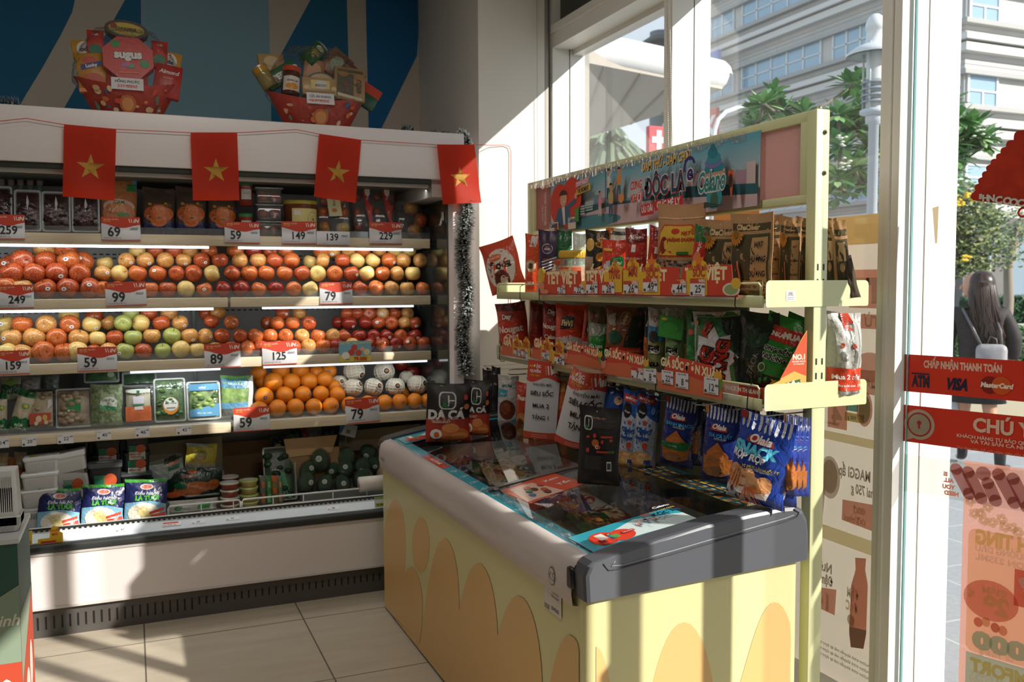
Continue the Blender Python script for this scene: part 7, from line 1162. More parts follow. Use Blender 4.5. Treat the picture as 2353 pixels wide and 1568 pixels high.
# ================================================================ on top of the display : baskets, flags, tinsel
def basket(label, px0, px1, pyt, pyb, items, name_text, film):
    Y = 4.42; a, b = at(px0, pyt, 'Y', Y), at(px1, pyt, 'Y', Y); cx = (a.x+b.x)/2; W = b.x-a.x; H = .155; t = thing('gift_basket', label, 'gift basket', (cx, Y, 2.241)); m = MB(); wb = W*.60
    n = 24
    def ring(w_, d_, z, wav=0): return [(w_/2*math.cos(a_)*(1 if abs(math.cos(a_)) < .9 else 1), d_/2*math.sin(a_), z+wav*math.cos(2*a_)*.02) for a_ in [k*math.tau/n for k in range(n)]]
    vs = ring(wb, .12, 0)+ring(W, .20, H, 1); BM = noisy('a82f22', 'b83f2a', 14, .5, name='red_card')
    m.add(vs, [(i, (i+1) % n, n+(i+1) % n, n+i) for i in range(n)]+[tuple(range(n-1, -1, -1))], BM, True)
    def S(u, v, k): a_ = math.radians(-90+(u-.5)*110); w_ = wb+(W-wb)*v; d_ = .12+.08*v; return Vector(((w_/2+.0006*k)*math.cos(a_), (d_/2+.0008*k+.001)*math.sin(a_), v*H))
    rr = random.Random(px0)
    for k in range(26):
        m.shape(S, ell(rr.uniform(.03, .97), rr.uniform(.05, .85), rr.uniform(.015, .05), rr.uniform(.03, .11), 7), M(rr.choice(['c9a27a', 'd06a3a', '8a2a1c', '5a7a6a', 'd9b890', '3a5a7a', 'c94a30'])), edge=.05)
    m.shape(S, ell(.5, .35, .10, .25, 14), M('b5633a'), edge=.06); m.shape(S, ell(.5, .35, .07, .18, 12), M('c98a55'), edge=.06)
    m.build('basket_body', t)
    m = MB(); S2 = planeS((0, -.103, .115), (1, 0, 0), (0, .25, .97), (0, -.97, .25)); m.shape(S2, rect(-.065, 0, .065, .055), M('d3cfd2')); m.text(S2, name_text[0], 0, .038, .017, M('3a3a3e'), bold=.03, w=.10); m.text(S2, name_text[1], 0, .016, .018, M('c9503a'), w=.08); m.build('name_card', t)
    for it in items:
        kind, nm, x, y, z, w_, h_, d_, rl, col, pr = it; m = MB(); x *= 1; T = Matrix.Translation((x, y, z+.022)) @ Matrix.Rotation(math.radians(rl), 4, 'Y') @ Matrix.Rotation(math.radians(-10), 4, 'X')
        if kind == 'box':
            m.rbox(-w_/2, -d_/2, 0, w_/2, d_/2, h_, M(col, 'satin'), .003, 1, T); S3 = lambda u, v, k: T @ Vector(((u-.5)*w_, -d_/2-.0005-.0003*k, v*h_)); draw(m, S3, pr, h_/w_, 'satin', edge=None)
        elif kind == 'oct':
            out = [(.5+.5/math.cos(math.radians(22.5))*math.cos(math.radians(22.5+45*k)), .5+.5/math.cos(math.radians(22.5))*math.sin(math.radians(22.5+45*k))) for k in range(8)]
            S3 = lambda u, v, k: T @ Vector(((u-.5)*w_, -d_/2-.0005-.0003*k, v*h_)); m.prism(out, lambda u, v, k: T @ Vector(((u-.5)*w_, -d_/2+k, v*h_)), d_, M(col, 'satin')); draw(m, S3, pr, h_/w_, 'satin', edge=None)
        elif kind == 'tin':
            n2 = 28; m.add([T @ Vector((w_/2*math.cos(k*math.tau/n2), y_, h_/2+h_/2*math.sin(k*math.tau/n2))) for y_ in (-d_/2, d_/2) for k in range(n2)], [(k, (k+1) % n2, n2+(k+1) % n2, n2+k) for k in range(n2)]+[tuple(range(n2))[::-1], tuple(range(n2, 2*n2))], M(col, 'satin')); S3 = lambda u, v, k: T @ Vector(((u-.5)*w_, -d_/2-.0005-.0003*k, v*h_)); draw(m, S3, pr, h_/w_, 'satin', edge=None)
        elif kind == 'can':
            m.lathe([(.001, 0), (w_/2, 0), (w_/2, h_*.97), (w_*.46, h_), (.001, h_)], M(col, 'gloss'), 20, T=T); m.lathe([(w_*.505, h_*.93), (w_*.51, h_*.96), (w_*.505, h_*.99)], M('a9aaa8', 'metal'), 20, T=T); S3 = lambda u, v, k: T @ Vector(((w_/2+.0004*k)*math.sin((u-.5)*2.4), -(w_/2+.0004*k)*math.cos((u-.5)*2.4), v*h_)); draw(m, S3, pr, h_/(w_*1.2), 'gloss', edge=.2)
        m.build(nm, t)
    # clear wrap
    m = MB(); n = 20; prof = [(.80*wb/W, -.001, .62), (1.0, H, 1.0), (1.02, H+.07, .9), (.86, H+.15, .7), (.55, H+.24, .45), (.2, film-.10, .2)]; vs = []
    for r_, z, dq in prof:
        for k in range(n): a_ = k*math.tau/n; wv = 1+.03*math.sin(5*a_+z*30); vs.append((W/2*r_*wv*math.cos(a_), .115*dq*wv*math.sin(a_), max(z, .001)))
    m.add(vs, [(q*n+i, q*n+(i+1) % n, (q+1)*n+(i+1) % n, (q+1)*n+i) for q in range(len(prof)-1) for i in range(n)], clear('e6e2da', .01, .12, .025, .9), True); m.build('clear_wrap', t)
    return t
basket('red gift basket of sweets with an octagonal red box, left of two', 168, 412, 190, 265, [
    ('tin', 'oval_tin', .0, .03, .335, .18, .085, .05, 4, '4a3326', [('e', .5, .5, .42, .36, 'b3a03a'), ('e', .2, .62, .08, .14, '8a2f22'), ('t', 'DANISA', .5, .5, .14, '5a4a1c')]),
    ('box', 'sweet_pack', -.165, .03, .24, .10, .085, .02, -8, 'b8862f', [('e', .55, .5, .36, .42, 'c9c4bc'), ('t', 'ode', .55, .5, .3, '1f2440', {'bold': .05})]), ('box', 'sweet_pack', .175, .04, .21, .09, .10, .02, 12, 'b8862f', [('e', .4, .5, .4, .42, 'c9c4bc'), ('t', 'ode', .4, .5, .3, '1f2440', {'bold': .05})]),
    ('box', 'sweet_pack', -.125, .015, .24, .068, .13, .02, 0, 'b8332a', [('t', 'Café', .5, .85, .2, 'd9c6b8'), ('e', .5, .3, .4, .2, '1f6a44')]), ('box', 'sweet_pack', .135, .02, .22, .068, .13, .02, 3, 'b8332a', [('t', 'Café', .5, .85, .2, 'd9c6b8'), ('e', .5, .3, .4, .2, '1f6a44')]),
    ('box', 'sweet_pack', -.13, -.03, .085, .125, .175, .025, -6, 'b8822f', [('e', .45, .82, .22, .1, 'b83a2c'), ('p', [(.15, .56), (.85, .66), (.85, .8), (.15, .70)], '23306a'), ('t', 'Lucky', .5, .68, .16, 'd6d2cc', {'rot': 8, 'bold': .05}), ('e', .5, .3, .35, .18, 'b84a2a'), ('r', 0, 0, 1, .1, 'c9702f')]),
    ('box', 'sweet_pack', .155, -.035, .08, .115, .155, .03, 9, 'a82a22', [('t', 'Almond', .5, .78, .22, 'c9c0b8', {'bold': .03, 'slant': .2}), ('t', 'Crunch', .5, .6, .12, 'c98a4a')]),
    ('oct', 'octagonal_box', .01, -.045, .145, .205, .19, .05, -2, 'b8322a', [('e', .26, .82, .10, .09, '2a7a3a'), ('e', .82, .36, .10, .10, '2a7a3a'), ('t', 'sugus', .5, .58, .25, '5a2a20', {'bold': .10}), ('t', 'sugus', .5, .585, .25, 'd6d0cc', {'bold': .05}), ('e', .42, .32, .07, .06, '8a5aa0'), ('e', .55, .30, .07, .06, '3a8a6a'), ('e', .48, .35, .05, .05, 'c94a6a'), ('r', .3, .12, .7, .15, 'c9603a')]),
    ('box', 'sweet_pack', 0, -.04, .07, .17, .11, .03, 0, 'a02a20', [('t', 'KẸO', .5, .7, .2, 'c9603a')])], ('HỒNG PHƯỚC', '531.000đ'), .47)
basket('red gift basket of green and brown packs, right of two', 612, 838, 215, 290, [
    ('box', 'gift_pack', -.20, .03, .22, .12, .12, .03, -4, 'a88a5a', [('e', .5, .7, .3, .2, 'b9a27a')]), ('box', 'chocolate_stick_pack', -.14, .0, .20, .18, .085, .025, -33, '1f5a34', [('t', 'PEPERO', .62, .5, .22, 'c9cdc6', {'bold': .05, 'rot': 0}), ('e', .25, .5, .1, .12, '8a4a2a'), ('r', .1, .2, .5, .28, '7a4a2c')]),
    ('can', 'green_can', -.045, .03, .31, .085, .12, .085, 45, '1f5a30', [('t', 'BIA', .5, .5, .25, 'c9a24a', {'bold': .05}), ('e', .5, .75, .2, .1, 'c9c9b5'), ('s', .5, .3, .12, 'c9a24a')]),
    ('box', 'brown_pack', .065, .02, .26, .12, .14, .02, 38, '7a5038', [('e', .5, .5, .3, .3, '8f9a84')]), ('box', 'brown_pack', .125, .015, .21, .12, .13, .02, 40, '6a4a38', [('e', .5, .4, .35, .3, '8f9a8a'), ('r', .1, .7, .9, .8, '8a5a44')]), ('box', 'tan_pack', -.02, .0, .21, .10, .12, .02, 10, '9a6a48', [('e', .5, .5, .35, .35, 'b98a6a')]),
    ('tin', 'round_tin', .02, -.02, .14, .15, .12, .04, 0, '4a4f48', [('e', .5, .5, .44, .44, 'b9a078'), ('r', .3, .5, .7, .6, 'a83a2c')]), ('box', 'green_red_pack', .235, .03, .12, .10, .12, .02, 30, '1f4a34', [('r', .0, .6, 1, 1, 'b8402c')]),
    ('can', 'yellow_lidded_jar', -.215, -.01, .17, .075, .11, .075, -30, '8a7a4a', [('r', 0, .7, 1, 1, 'b5862f')]), ('can', 'honey_jar', -.135, -.055, .13, .085, .135, .085, 6, '4a2418', [('r', .05, .1, .95, .62, 'cfc6bc'), ('t', 'PREMIUM', .5, .45, .12, '5a3a6a'), ('e', .5, .25, .3, .12, 'c98a3a'), ('r', 0, .82, 1, 1, 'b5452c')]),
    ('box', 'biscuit_pack', .0, -.06, .135, .16, .085, .05, 0, 'a88a5c', [('r', .25, .35, .8, .85, 'c9b36a'), ('e', .55, .6, .18, .25, 'c2c0bc'), ('r', .05, .15, .95, .22, '8a6238'), ('e', .1, .4, .08, .12, 'cfa97a'), ('e', .92, .4, .08, .12, 'cfa97a'), ('t', 'BISCUIT', .55, .55, .1, '5a4a3a')]),
    ('box', 'seed_pack', .145, -.055, .125, .15, .165, .03, 4, '97764f', [('r', .08, .84, .92, .93, OLV), ('r', .08, .1, .62, .80, OLV), ('e', .28, .78, .16, .08, '8a6530'), ('p', [(.3, .5), (.4, .55), (.5, .3), (.4, .25)], '6a3f24'), ('t', 'ĐIỀU', .8, .45, .2, OLV, {'rot': 90, 'bold': .03}), ('p', [(.1, .1), (.9, .02), (.9, .1), (.1, .2)], 'c2b090')])], ('LỘC AN KHANG', '549.000đ'), .46)
# bunting : string and flags
pts = [(-30, 282), (60, 272), (145, 286), (265, 297), (437, 305), (550, 305), (680, 298), (733, 308), (830, 322), (1004, 333), (1085, 333), (1105, 333)]
SY = 4.185
m = MB(); m.tube([at(x, y, 'Y', SY) for x, y in pts]+[at(1130, 334, 'Y', 4.285), at(1160, 333, 'Y', 4.29), at(1170, 337, 'Y', 4.29), at(1174, 348, 'Y', 4.29), at(1173, 700, 'Y', 4.29)], .0016, M('c9452c', 'satin'), 6); tag(m.build('bunting_string'), 'thin red string strung along the display header and onto the white pillar', 'string')
for i, (quad, lb) in enumerate((([(147, 287), (267, 297), (263, 461), (144, 452)], 'leftmost red flag with yellow star on the string'), ([(438, 305), (545, 306), (550, 461), (443, 461)], 'second red star flag from left'), ([(733, 308), (830, 322), (817, 467), (721, 452)], 'third red star flag from left, tilted'), ([(1004, 332), (1090, 333), (1107, 466), (1018, 470)], 'rightmost red star flag, partly sunlit'))):
    P4 = [at(x, y, 'Y', SY-.004) for x, y in quad]
    def S(u, v, k, P4=P4, i=i):
        a = P4[3].lerp(P4[2], u); b = P4[0].lerp(P4[1], u); p = a.lerp(b, v); return p+Vector((0, -.0012-.0005*k-.006*(1-v)*math.sin(u*6+i*1.7)-.004*(1-v)*math.sin(v*7+u*3), 0))
    m = MB(); FM = M('d0330f', 'sheer'); m.sheet(S, 10, 12, FM); asp = (P4[0]-P4[3]).length/(P4[1]-P4[0]).length
    m.shape(S, [(x, .5+(y-.5)/asp) for x, y in star(.52, .5+(.44-.5)*asp, .28)], M('e0bb52', 'sheer'), edge=.12); tag(m.build('star_flag'), lb, 'flag', 'red flags with a yellow star')
# tinsel
def tinsel(path, r_, name, label, n=2600, snow=True):
    m = MB(); rr = random.Random(len(path)*7+n); P = [Vector(p) for p in path]; m.tube(P, .004, M('1a2a22'), 6); seg = len(P)-1; vg, fg, vw, fw = [], [], [], []
    for k in range(n):
        s = rr.random()*seg; i_ = min(int(s), seg-1); p = P[i_].lerp(P[i_+1], s-i_); ax_ = (P[i_+1]-P[i_]).normalized(); d = Vector((rr.gauss(0, 1), rr.gauss(0, 1), rr.gauss(0, 1))); d -= ax_*d.dot(ax_)*.7; d.normalize()
        L_ = r_*rr.uniform(.55, 1.08); q = p+d*L_; w_ = ax_.cross(d)*.0026; tip = snow and rr.random() < .75; m_ = p.lerp(q, .68 if tip else 1)
        b0 = len(vg); vg += [p+w_, p-w_, m_-w_*.8, m_+w_*.8]; fg.append((b0, b0+1, b0+2, b0+3))
        if tip: b0 = len(vw); vw += [m_+w_*1.5, m_-w_*1.5, q-w_*1.3, q+w_*1.3]; fw.append((b0, b0+1, b0+2, b0+3))
    m.add(vg, fg, M('14322c', 'satin')); 
    if vw: m.add(vw, fw, M('e6eae8', 'satin'))
    return tag(m.build(name), label, 'tinsel', kind='thing')
tinsel([at(1070, y, 'Y', 4.22)+Vector((.012*math.sin(y*.03), 0, 0)) for y in range(465, 885, 30)], .050, 'tinsel_garland', 'long dark green tinsel garland with snowy tips hanging down beside the display', 7500)
tinsel([(1.525, 4.26, 2.25), (1.548, 4.24, 2.235), (1.555, 4.22, 2.19)], .03, 'tinsel_garland', 'snowy tinsel tuft over the top right corner of the display', 600)
tinsel([at(925, 297, 'Y', 4.75)+Vector((0, 0, -.01)), at(950, 300, 'Y', 4.75)+Vector((0, 0, -.01))], .04, 'tinsel_garland', 'pale tinsel tuft behind the right end of the header', 500); tinsel([at(990, 300, 'Y', 4.5)+Vector((0, 0, -.012)), at(1035, 304, 'Y', 4.5)+Vector((0, 0, -.012))], .022, 'tinsel_garland', 'low tinsel strand lying on the right end of the header', 400)
tinsel([at(-10, 246, 'Y', 4.5), at(40, 246, 'Y', 4.5)], .05, 'tinsel_garland', 'dark tinsel tuft on the header at the left picture edge', 600)
# white hook on the side glass
p = at(1018, 505, 'X', 1.468); m = MB(); m.rbox(p.x-.004, p.y-.018, p.z-.005, p.x, p.y+.018, p.z+.04, M('c9c2b8', 'satin'), .0015, 1); m.tube([(p.x-.006, p.y, p.z+.01), (p.x-.012, p.y, p.z-.012), (p.x-.02, p.y-.012, p.z-.03), (p.x-.022, p.y-.03, p.z-.026), (p.x-.02, p.y-.034, p.z-.010)], .004, M('c9c2b8', 'satin'), 8); tag(m.build('adhesive_hook'), 'white adhesive hook stuck on the dark side glass of the display', 'hook')
# bead chains of the blind
for px, y0, y1, X, lb in ((1530, -60, 345, 2.04, 'left bead chain hanging before the window mullion'), (1537, -60, 345, 2.038, 'right bead chain hanging before the window mullion')):
    p0, p1 = at(px, y0, 'X', X), at(px+(8 if px > 1533 else 6), y1, 'X', X); m = MB(); n = 90; m.tube([p0, p1], .0009, M('d6d3cc'), 5)
    for k in range(n): q = p0.lerp(p1, k/n); m.lathe([(.0001, -.0026), (.0022, -.0013), (.0026, 0), (.0022, .0013), (.0001, .0026)], M('dcd9d2', 'satin'), 6, tuple(q))
    tag(m.build('bead_chain'), lb, 'blind chain', 'bead chains at the mullion')
p0, p1 = at(1233, -60, 'Y', 4.285), at(1237, 620, 'Y', 4.285); m = MB(); m.tube([p0, p1], .0009, M('b9b5ad'), 5)
for k in range(150): q = p0.lerp(p1, k/150); m.lathe([(.0001, -.0026), (.0026, 0), (.0001, .0026)], M('b9b5ad', 'satin'), 6, tuple(q))
tag(m.build('bead_chain'), 'bead chain hanging down the white pillar near the window frame', 'blind chain')
# ================================================================ outside
pav = bpy.data.materials.new('outdoor_paving'); pav.use_nodes = True; n = pav.node_tree; b = n.nodes['Principled BSDF']; t = n.nodes.new('ShaderNodeTexCoord'); br = n.nodes.new('ShaderNodeTexBrick'); no = n.nodes.new('ShaderNodeTexNoise')
mp = n.nodes.new('ShaderNodeMapping'); mp.inputs['Rotation'].default_value = (0, 0, .05); n.links.new(t.outputs['Object'], mp.inputs[0]); n.links.new(mp.outputs[0], br.inputs[0]); br.offset = .5; br.inputs['Scale'].default_value = 1; br.inputs['Brick Width'].default_value = 1.2; br.inputs['Row Height'].default_value = .6; br.inputs['Mortar Size'].default_value = .006
no.inputs['Scale'].default_value = 40; r = n.nodes.new('ShaderNodeValToRGB'); r.color_ramp.elements[0].color = hexc('8b8c8d'); r.color_ramp.elements[1].color = hexc('a3a4a5'); n.links.new(t.outputs['Object'], no.inputs[0]); n.links.new(no.outputs[0], r.inputs[0]); n.links.new(r.outputs[0], br.inputs['Color1']); n.links.new(r.outputs[0], br.inputs['Color2']); br.inputs['Mortar'].default_value = hexc('b5b6b6'); n.links.new(br.outputs[0], b.inputs['Base Color']); b.inputs['Roughness'].default_value = .7
m = MB(); m.box(2.24, -12, -.06, 120, 140, -.005, pav); tag(m.build('outdoor_paving'), kind='structure')
m = MB(); a, b_, c_, d = at(2100, 905, 'Z', 0), at(2560, 905, 'Z', 0), at(2560, 958, 'Z', 0), at(2100, 958, 'Z', 0); m.prism([(p.x, p.y) for p in (a, b_, c_, d)], lambda u, v, k: Vector((u, v, -.004+k)), .006, M('b3a488', 'matte')); tag(m.build('tan_path'), kind='structure')
# office building
BW = noisy('c6c3bd', 'b9b6b0', .6, .7, name='pale_cladding'); BS = M('a9a8a4', 'matte'); BG = bpy.data.materials.new('office_glass'); BG.use_nodes = True; b = BG.node_tree.nodes['Principled BSDF']; b.inputs['Base Color'].default_value = hexc('9db6c6'); b.inputs['Roughness'].default_value = .08; b.inputs['Metallic'].default_value = .2
bl = thing('office_building', 'large pale grey office building with blue ribbon windows across the plaza', 'building', (45, 40, 0)); IB = Matrix.Translation((-45, -40, 0)); XB, YC = 32.7, 28.0
def BPt(mb_, name, parent=None):
    o = mb_.build(name); o.parent = parent or bl
    if not parent: o.matrix_parent_inverse = IB
    return o
m = MB(); m.box(XB, YC, 4.3, 75, 50.5, 40, BW)
for k in range(9):
    for dz in (-.42, -.55, -1.62, -1.82): m.box(XB-.02, YC-.02, 9.0+3.55*(k-1)+dz, 75, 50.5, 9.0+3.55*(k-1)+dz+.03, BS)
BPt(m, 'walls')
m = MB(); m.box(XB-1.2, YC-1.2, 0, 76, 52, 4.3, noisy('5f5d5a', '6d6a66', .5, .8, name='podium_stone')); m.box(XB-1.22, YC-1.22, 4.2, 76, 52, 4.42, M('bdbab4', 'matte'))
for x0 in range(int(XB)+2, 72, 5): m.box(x0, YC-1.24, .3, x0+3.2, YC-1.2, 3.4, M('7f8f99', 'gloss'))
m.box(XB-1.25, YC+2, 1.0, XB-1.2, YC+8, 3.6, M('3a3f42', 'gloss')); BPt(m, 'podium')
for k in range(8):
    wb = 9.0+3.55*(k-1); m = MB(); e = XB
    for z0, z1, pr_, mt in ((-.20, 0, .35, BS), (-.92, -.66, .55, M('d2cfc9', 'matte')), (-1.36, -1.02, .40, M('cfccc6', 'matte')), (-2.28, -2.08, .30, BS)): m.box(XB-pr_, YC-pr_, wb+z0, 75, 50.5+pr_*.2, wb+z1, mt)
    BPt(m, 'ledge')
segs = [(1632, 1682, 2), (1702, 1880, 5), (1908, 2036, 4), (2075, 2197, 4)]
for k in range(6):
    wb = 9.0+3.55*(k-1); wh = 1.35 if k else 1.1
    for x0, x1, np_ in segs:
        ya, yb = at(x1, 600, 'X', XB).y, at(x0, 600, 'X', XB).y; m = MB(); WF = M('d6d6d4', 'satin')
        for z in (wb, wb+wh*.45, wb+wh-.06): m.box(XB-.10, ya, z, XB-.02, yb, z+.06, WF)
        for q in range(np_+1): y = ya+(yb-ya)*q/np_; m.box(XB-.10, y-.05, wb, XB-.02, y+.05, wb+wh, WF)
        f_ = BPt(m, 'window'); m = MB(); m.box(XB-.05, ya, wb, XB-.01, yb, wb+wh, BG); BPt(m, 'pane', f_)
    for xa, xb in ((XB+.15, XB+1.85), (XB+7.2, XB+14), (XB+16, XB+30)):
        m = MB(); WF = M('dcdcda', 'satin')
        for z in (wb, wb+wh*.45, wb+wh-.07): m.box(xa, YC-.10, z, xb, YC-.02, z+.07, WF)
        nq = max(1, round((xb-xa)/1.7)); 
        for q in range(nq+1): x = xa+(xb-xa)*q/nq; m.box(x-.05, YC-.10, wb, x+.05, YC-.02, wb+wh, WF)
        m.box((xa+xb)/2-.04 if nq == 1 else xa, YC-.09, wb, (xa+xb)/2+.04 if nq == 1 else xa+.05, YC-.03, wb+wh*.45, WF); f_ = BPt(m, 'window'); m = MB(); m.box(xa, YC-.05, wb, xb, YC-.01, wb+wh, BG); BPt(m, 'pane', f_)
# canopy
m = MB(); zc = at(1430, 152, 'Y', 10).z; P5 = [at(x, y, 'Z', zc-.15) for x, y in ((1250, 120), (1300, 140), (1420, 155), (1525, 175), (1600, 190), (1648, 200))]
SQ = [at(x, y, 'Z', zc-.2) for x, y in ((1250, 125), (1660, 205), (1560, 250), (1430, 292), (1250, 345))]; m.prism([(p.x, p.y) for p in SQ], lambda u, v, k: Vector((u, v, zc-.2+k)), .25, M('b5aca0', 'matte'))
for k in range(5): a, b_ = SQ[0].lerp(SQ[1], .2*k+.1), SQ[4].lerp(SQ[2], .2*k+.1); m.box(0, 0, 0, .001, .001, .001, BS); m.tube([(a.x, a.y, zc-.205), (b_.x, b_.y, zc-.205)], .02, M('8d867c'), 4)
cn = thing('canopy', 'white rounded-edge canopy reaching out over the plaza behind the far window', 'canopy', (P5[2].x, P5[2].y, 0)); o = m.build('soffit'); o.parent = cn; o.matrix_parent_inverse = Matrix.Translation(-cn.location)
m = MB(); m.tube([(p.x, p.y, zc) for p in P5], .20, M('e0e0de', 'satin'), 14); m.lathe([(.2*math.cos(a), .2*math.sin(a)) for a in (0, .5, 1.0, 1.57)], M('e0e0de', 'satin'), 12, c=(P5[-1].x, P5[-1].y, zc)); o = m.build('edge_tube'); o.parent = cn; o.matrix_parent_inverse = Matrix.Translation(-cn.location)
m = MB(); q = SQ[0].lerp(SQ[4], .8); m.cyl((q.x, q.y, 0), (q.x, q.y, zc-.2), .12, M('c9c9c6', 'satin')); o = m.build('column'); o.parent = cn; o.matrix_parent_inverse = Matrix.Translation(-cn.location)
m = MB(); xa, xb = at(1332, 300, 'Y', 4.9).x, at(1354, 300, 'Y', 4.9).x; m.box(xa, 4.9, 0, xb, 5.05, 4.5, M('a9a49c', 'matte')); tag(m.build('outer_column'), 'narrow grey column just outside the far window pane', 'column')
# cross sign, blue sign, tower, palms, street lamp
p = at(1514, 322, 'Y', 24); m = MB(); s_ = .42; m.box(-s_*.8, 0, -s_, s_*.8, .2, s_, M('c9404a')); m.box(-s_*.2, -.02, -s_*.7, s_*.2, 0, s_*.7, M('e6e6e6')); m.box(-s_*.62, -.03, -s_*.22, s_*.62, 0, s_*.22, M('e6e6e6')); m.cyl((0, .1, -s_-2.6), (0, .1, -s_), .06, M('9a9a98')); m.box(-.06, .04, -p.z, .06, .16, -s_, M('9a9a98')); tag(m.build('cross_sign', loc=p), 'red pharmacy-style sign with white cross seen through the far window', 'sign')
m = MB(); a, c = at(1627, 118, 'X', 31.6), at(1651, 118, 'X', 31.6); z0, z1 = at(1640, 205, 'X', 31.6).z, at(1640, 118, 'X', 31.6).z; m.box(31.6, c.y, z0, 31.8, a.y, z1, M('8a93c4')); m.box(31.8, (a.y+c.y)/2, z0+.5, 32.1, (a.y+c.y)/2+.1, z0+.6, BS); m.text(lambda u, v, k: Vector((31.59-.001*k, -u, v)), 'B', -(a.y+c.y)/2, (z0+z1)/2, 1.5, M('cdd2e6'), bold=.05); tag(m.build('blue_sign'), 'tall pale blue sign on the far end of the office building', 'sign')
m = MB(); a, c = at(1626, 250, 'X', 31.0), at(1650, 250, 'X', 31.0); z0, z1 = at(1640, 330, 'X', 31.0).z, at(1640, 250, 'X', 31.0).z; m.box(30.9, c.y, z0, 31.1, a.y, z1, M('cf6a60')); m.text(lambda u, v, k: Vector((30.89-.001*k, -u, v)), 'K', -(a.y+c.y)/2, (z0+z1)/2, 1.6, M('e9e2e0'), bold=.04); m.cyl((31.0, (a.y+c.y)/2, 0), (31.0, (a.y+c.y)/2, z0), .12, M('9a9a98')); tag(m.build('red_sign'), 'faded red sign with white strokes near the street lamp', 'sign')
m = MB(); p = at(1518, 140, 'Y', 70); m.cyl((p.x, 70, 0), (p.x, 70, p.z+2.5), 1.0, M('77797a'), 12)
for k in range(4): m.lathe([(.3, .9), (1.7, 0), (1.6, -.15), (.6, -.15)], M('5f6264'), 16, (p.x, 70, p.z-3+k*1.55))
tag(m.build('tiered_tower'), 'distant grey tiered tower beside the window mullion', 'tower')
p0 = at(1640, 330, 'Y', 20); m = MB(); pts = [at(x, y, 'Y', 20) for x, y in ((1641, 640), (1641, 330), (1642, 300), (1650, 275), (1668, 257), (1700, 246), (1722, 240))]; pts[0].z = 0; m.tube(pts, .06, M('d6d8d8', 'satin'), 8); q = at(1728, 236, 'Y', 20); m.rbox(q.x-.18, 19.85, q.z-.05, q.x+.18, 20.15, q.z+.06, M('d9dada', 'satin'), .04); tag(m.build('street_lamp'), 'white street lamp with a long curved arm', 'street lamp')
def post_lamp(label, px, Y, ztop, s=1.0):
    p = at(px, 600, 'Y', Y); t = thing('garden_lamp', label, 'lamp post', (p.x, Y, 0), group=None); LM = M('b9c0c6', 'satin'); m = MB(); m.lathe([(.09*s, 0), (.09*s, .1), (.046*s, .14), (.043*s, ztop-.95*s), (.07*s, ztop-.94*s), (.07*s, ztop-.88*s)], LM, 16); m.build('pole', t)
    m = MB(); m.lathe([(.06*s, ztop-.88*s), (.12*s, ztop-.86*s), (.12*s, ztop-.83*s), (.1*s, ztop-.82*s)], LM, 20); z = ztop-.74*s
    for k in range(4): m.lathe([(.07*s, z-.01), (.115*s, z-.03*s), (.115*s, z-.02*s), (.07*s, z+.01)], M('8d959c', 'satin'), 20, ); z += .055*s
    for k in range(4): a_ = k*math.pi/2+.4; m.cyl((p.x*0+.10*s*math.cos(a_), .10*s*math.sin(a_), ztop-.83*s), (.10*s*math.cos(a_), .10*s*math.sin(a_), ztop-.25*s), .01*s, LM, 6)
    m.lathe([(.07*s, ztop-.84*s), (.07*s, ztop-.2*s)], M('c9cbc6', 'satin'), 16); m.build('lantern', t)
    m = MB(); m.lathe([(.24*s, ztop-.36*s), (.245*s, ztop-.345*s), (.17*s, ztop-.29*s), (.085*s, ztop-.25*s), (.075*s, ztop-.20*s), (.075*s, ztop-.14*s), (.085*s, ztop-.135*s), (.082*s, ztop-.08*s), (.06*s, ztop-.03*s), (.03*s, ztop-.006*s), (.001, ztop)], M('cfd2d2', 'satin'), 28); m.lathe([(.20*s, ztop-.36*s), (.07*s, ztop-.33*s)], M('9aa0a4', 'satin'), 28); m.build('lamp_cap', t)
post_lamp('grey garden lamp with disc hood and louvres outside the near window', 2001, 6.1, at(2003, 30, 'Y', 6.1).z)
post_lamp('grey garden lamp behind the red hanging decoration', 2273, 17.8, at(2273, 420, 'Y', 17.8).z)
def leafball(m, c, r_, n, ls, mats, rr, flat=.8):
    for k in range(n):
        d = Vector((rr.gauss(0, 1), rr.gauss(0, 1), rr.gauss(0, 1))).normalized()*(rr.random()**.4)*r_; p = Vector(c)+Vector((d.x, d.y, d.z*flat)); u = Vector((rr.gauss(0, 1), rr.gauss(0, 1), rr.gauss(0, .6))).normalized(); w_ = u.orthogonal().normalized()*ls*.35; u *= ls
        m.add([p-u*.5, p+w_, p+u*.5, p-w_], [(0, 1, 2, 3)], mats[k % len(mats)])
def palm(label, px, py, Y):
    rr = random.Random(px); p = at(px, py, 'Y', Y); t = thing('palm_tree', label, 'palm tree', (p.x, Y, 0), group='distant palm trees'); m = MB(); m.tube([(0, 0, 0), (.1, 0, p.z*.5), (0, 0, p.z)], [.22, .16, .14], M('8a8378'), 8); m.build('trunk', t); m = MB()
    for k in range(34):
        a_ = rr.uniform(0, 6.28); L_ = rr.uniform(1.2, 1.7); up = rr.uniform(-.2, 1.1); q = [Vector((math.cos(a_)*L_*s_, math.sin(a_)*L_*s_, p.z+up*s_*1.4-1.5*s_*s_)) for s_ in (0, .25, .5, .75, 1)]
        for i_ in range(4):
            for w_ in (-1, 1): sd = Vector((-math.sin(a_), math.cos(a_), -.5*w_*0-.9))*.16*w_ if w_ > 0 else Vector((math.sin(a_), -math.cos(a_), -.9))*.16; m.add([q[i_], q[i_+1], q[i_+1]+sd, q[i_]+sd*.9], [(0, 1, 2, 3)], M('5f7058' if k % 2 else '6f8064'))
    m.build('fronds', t)
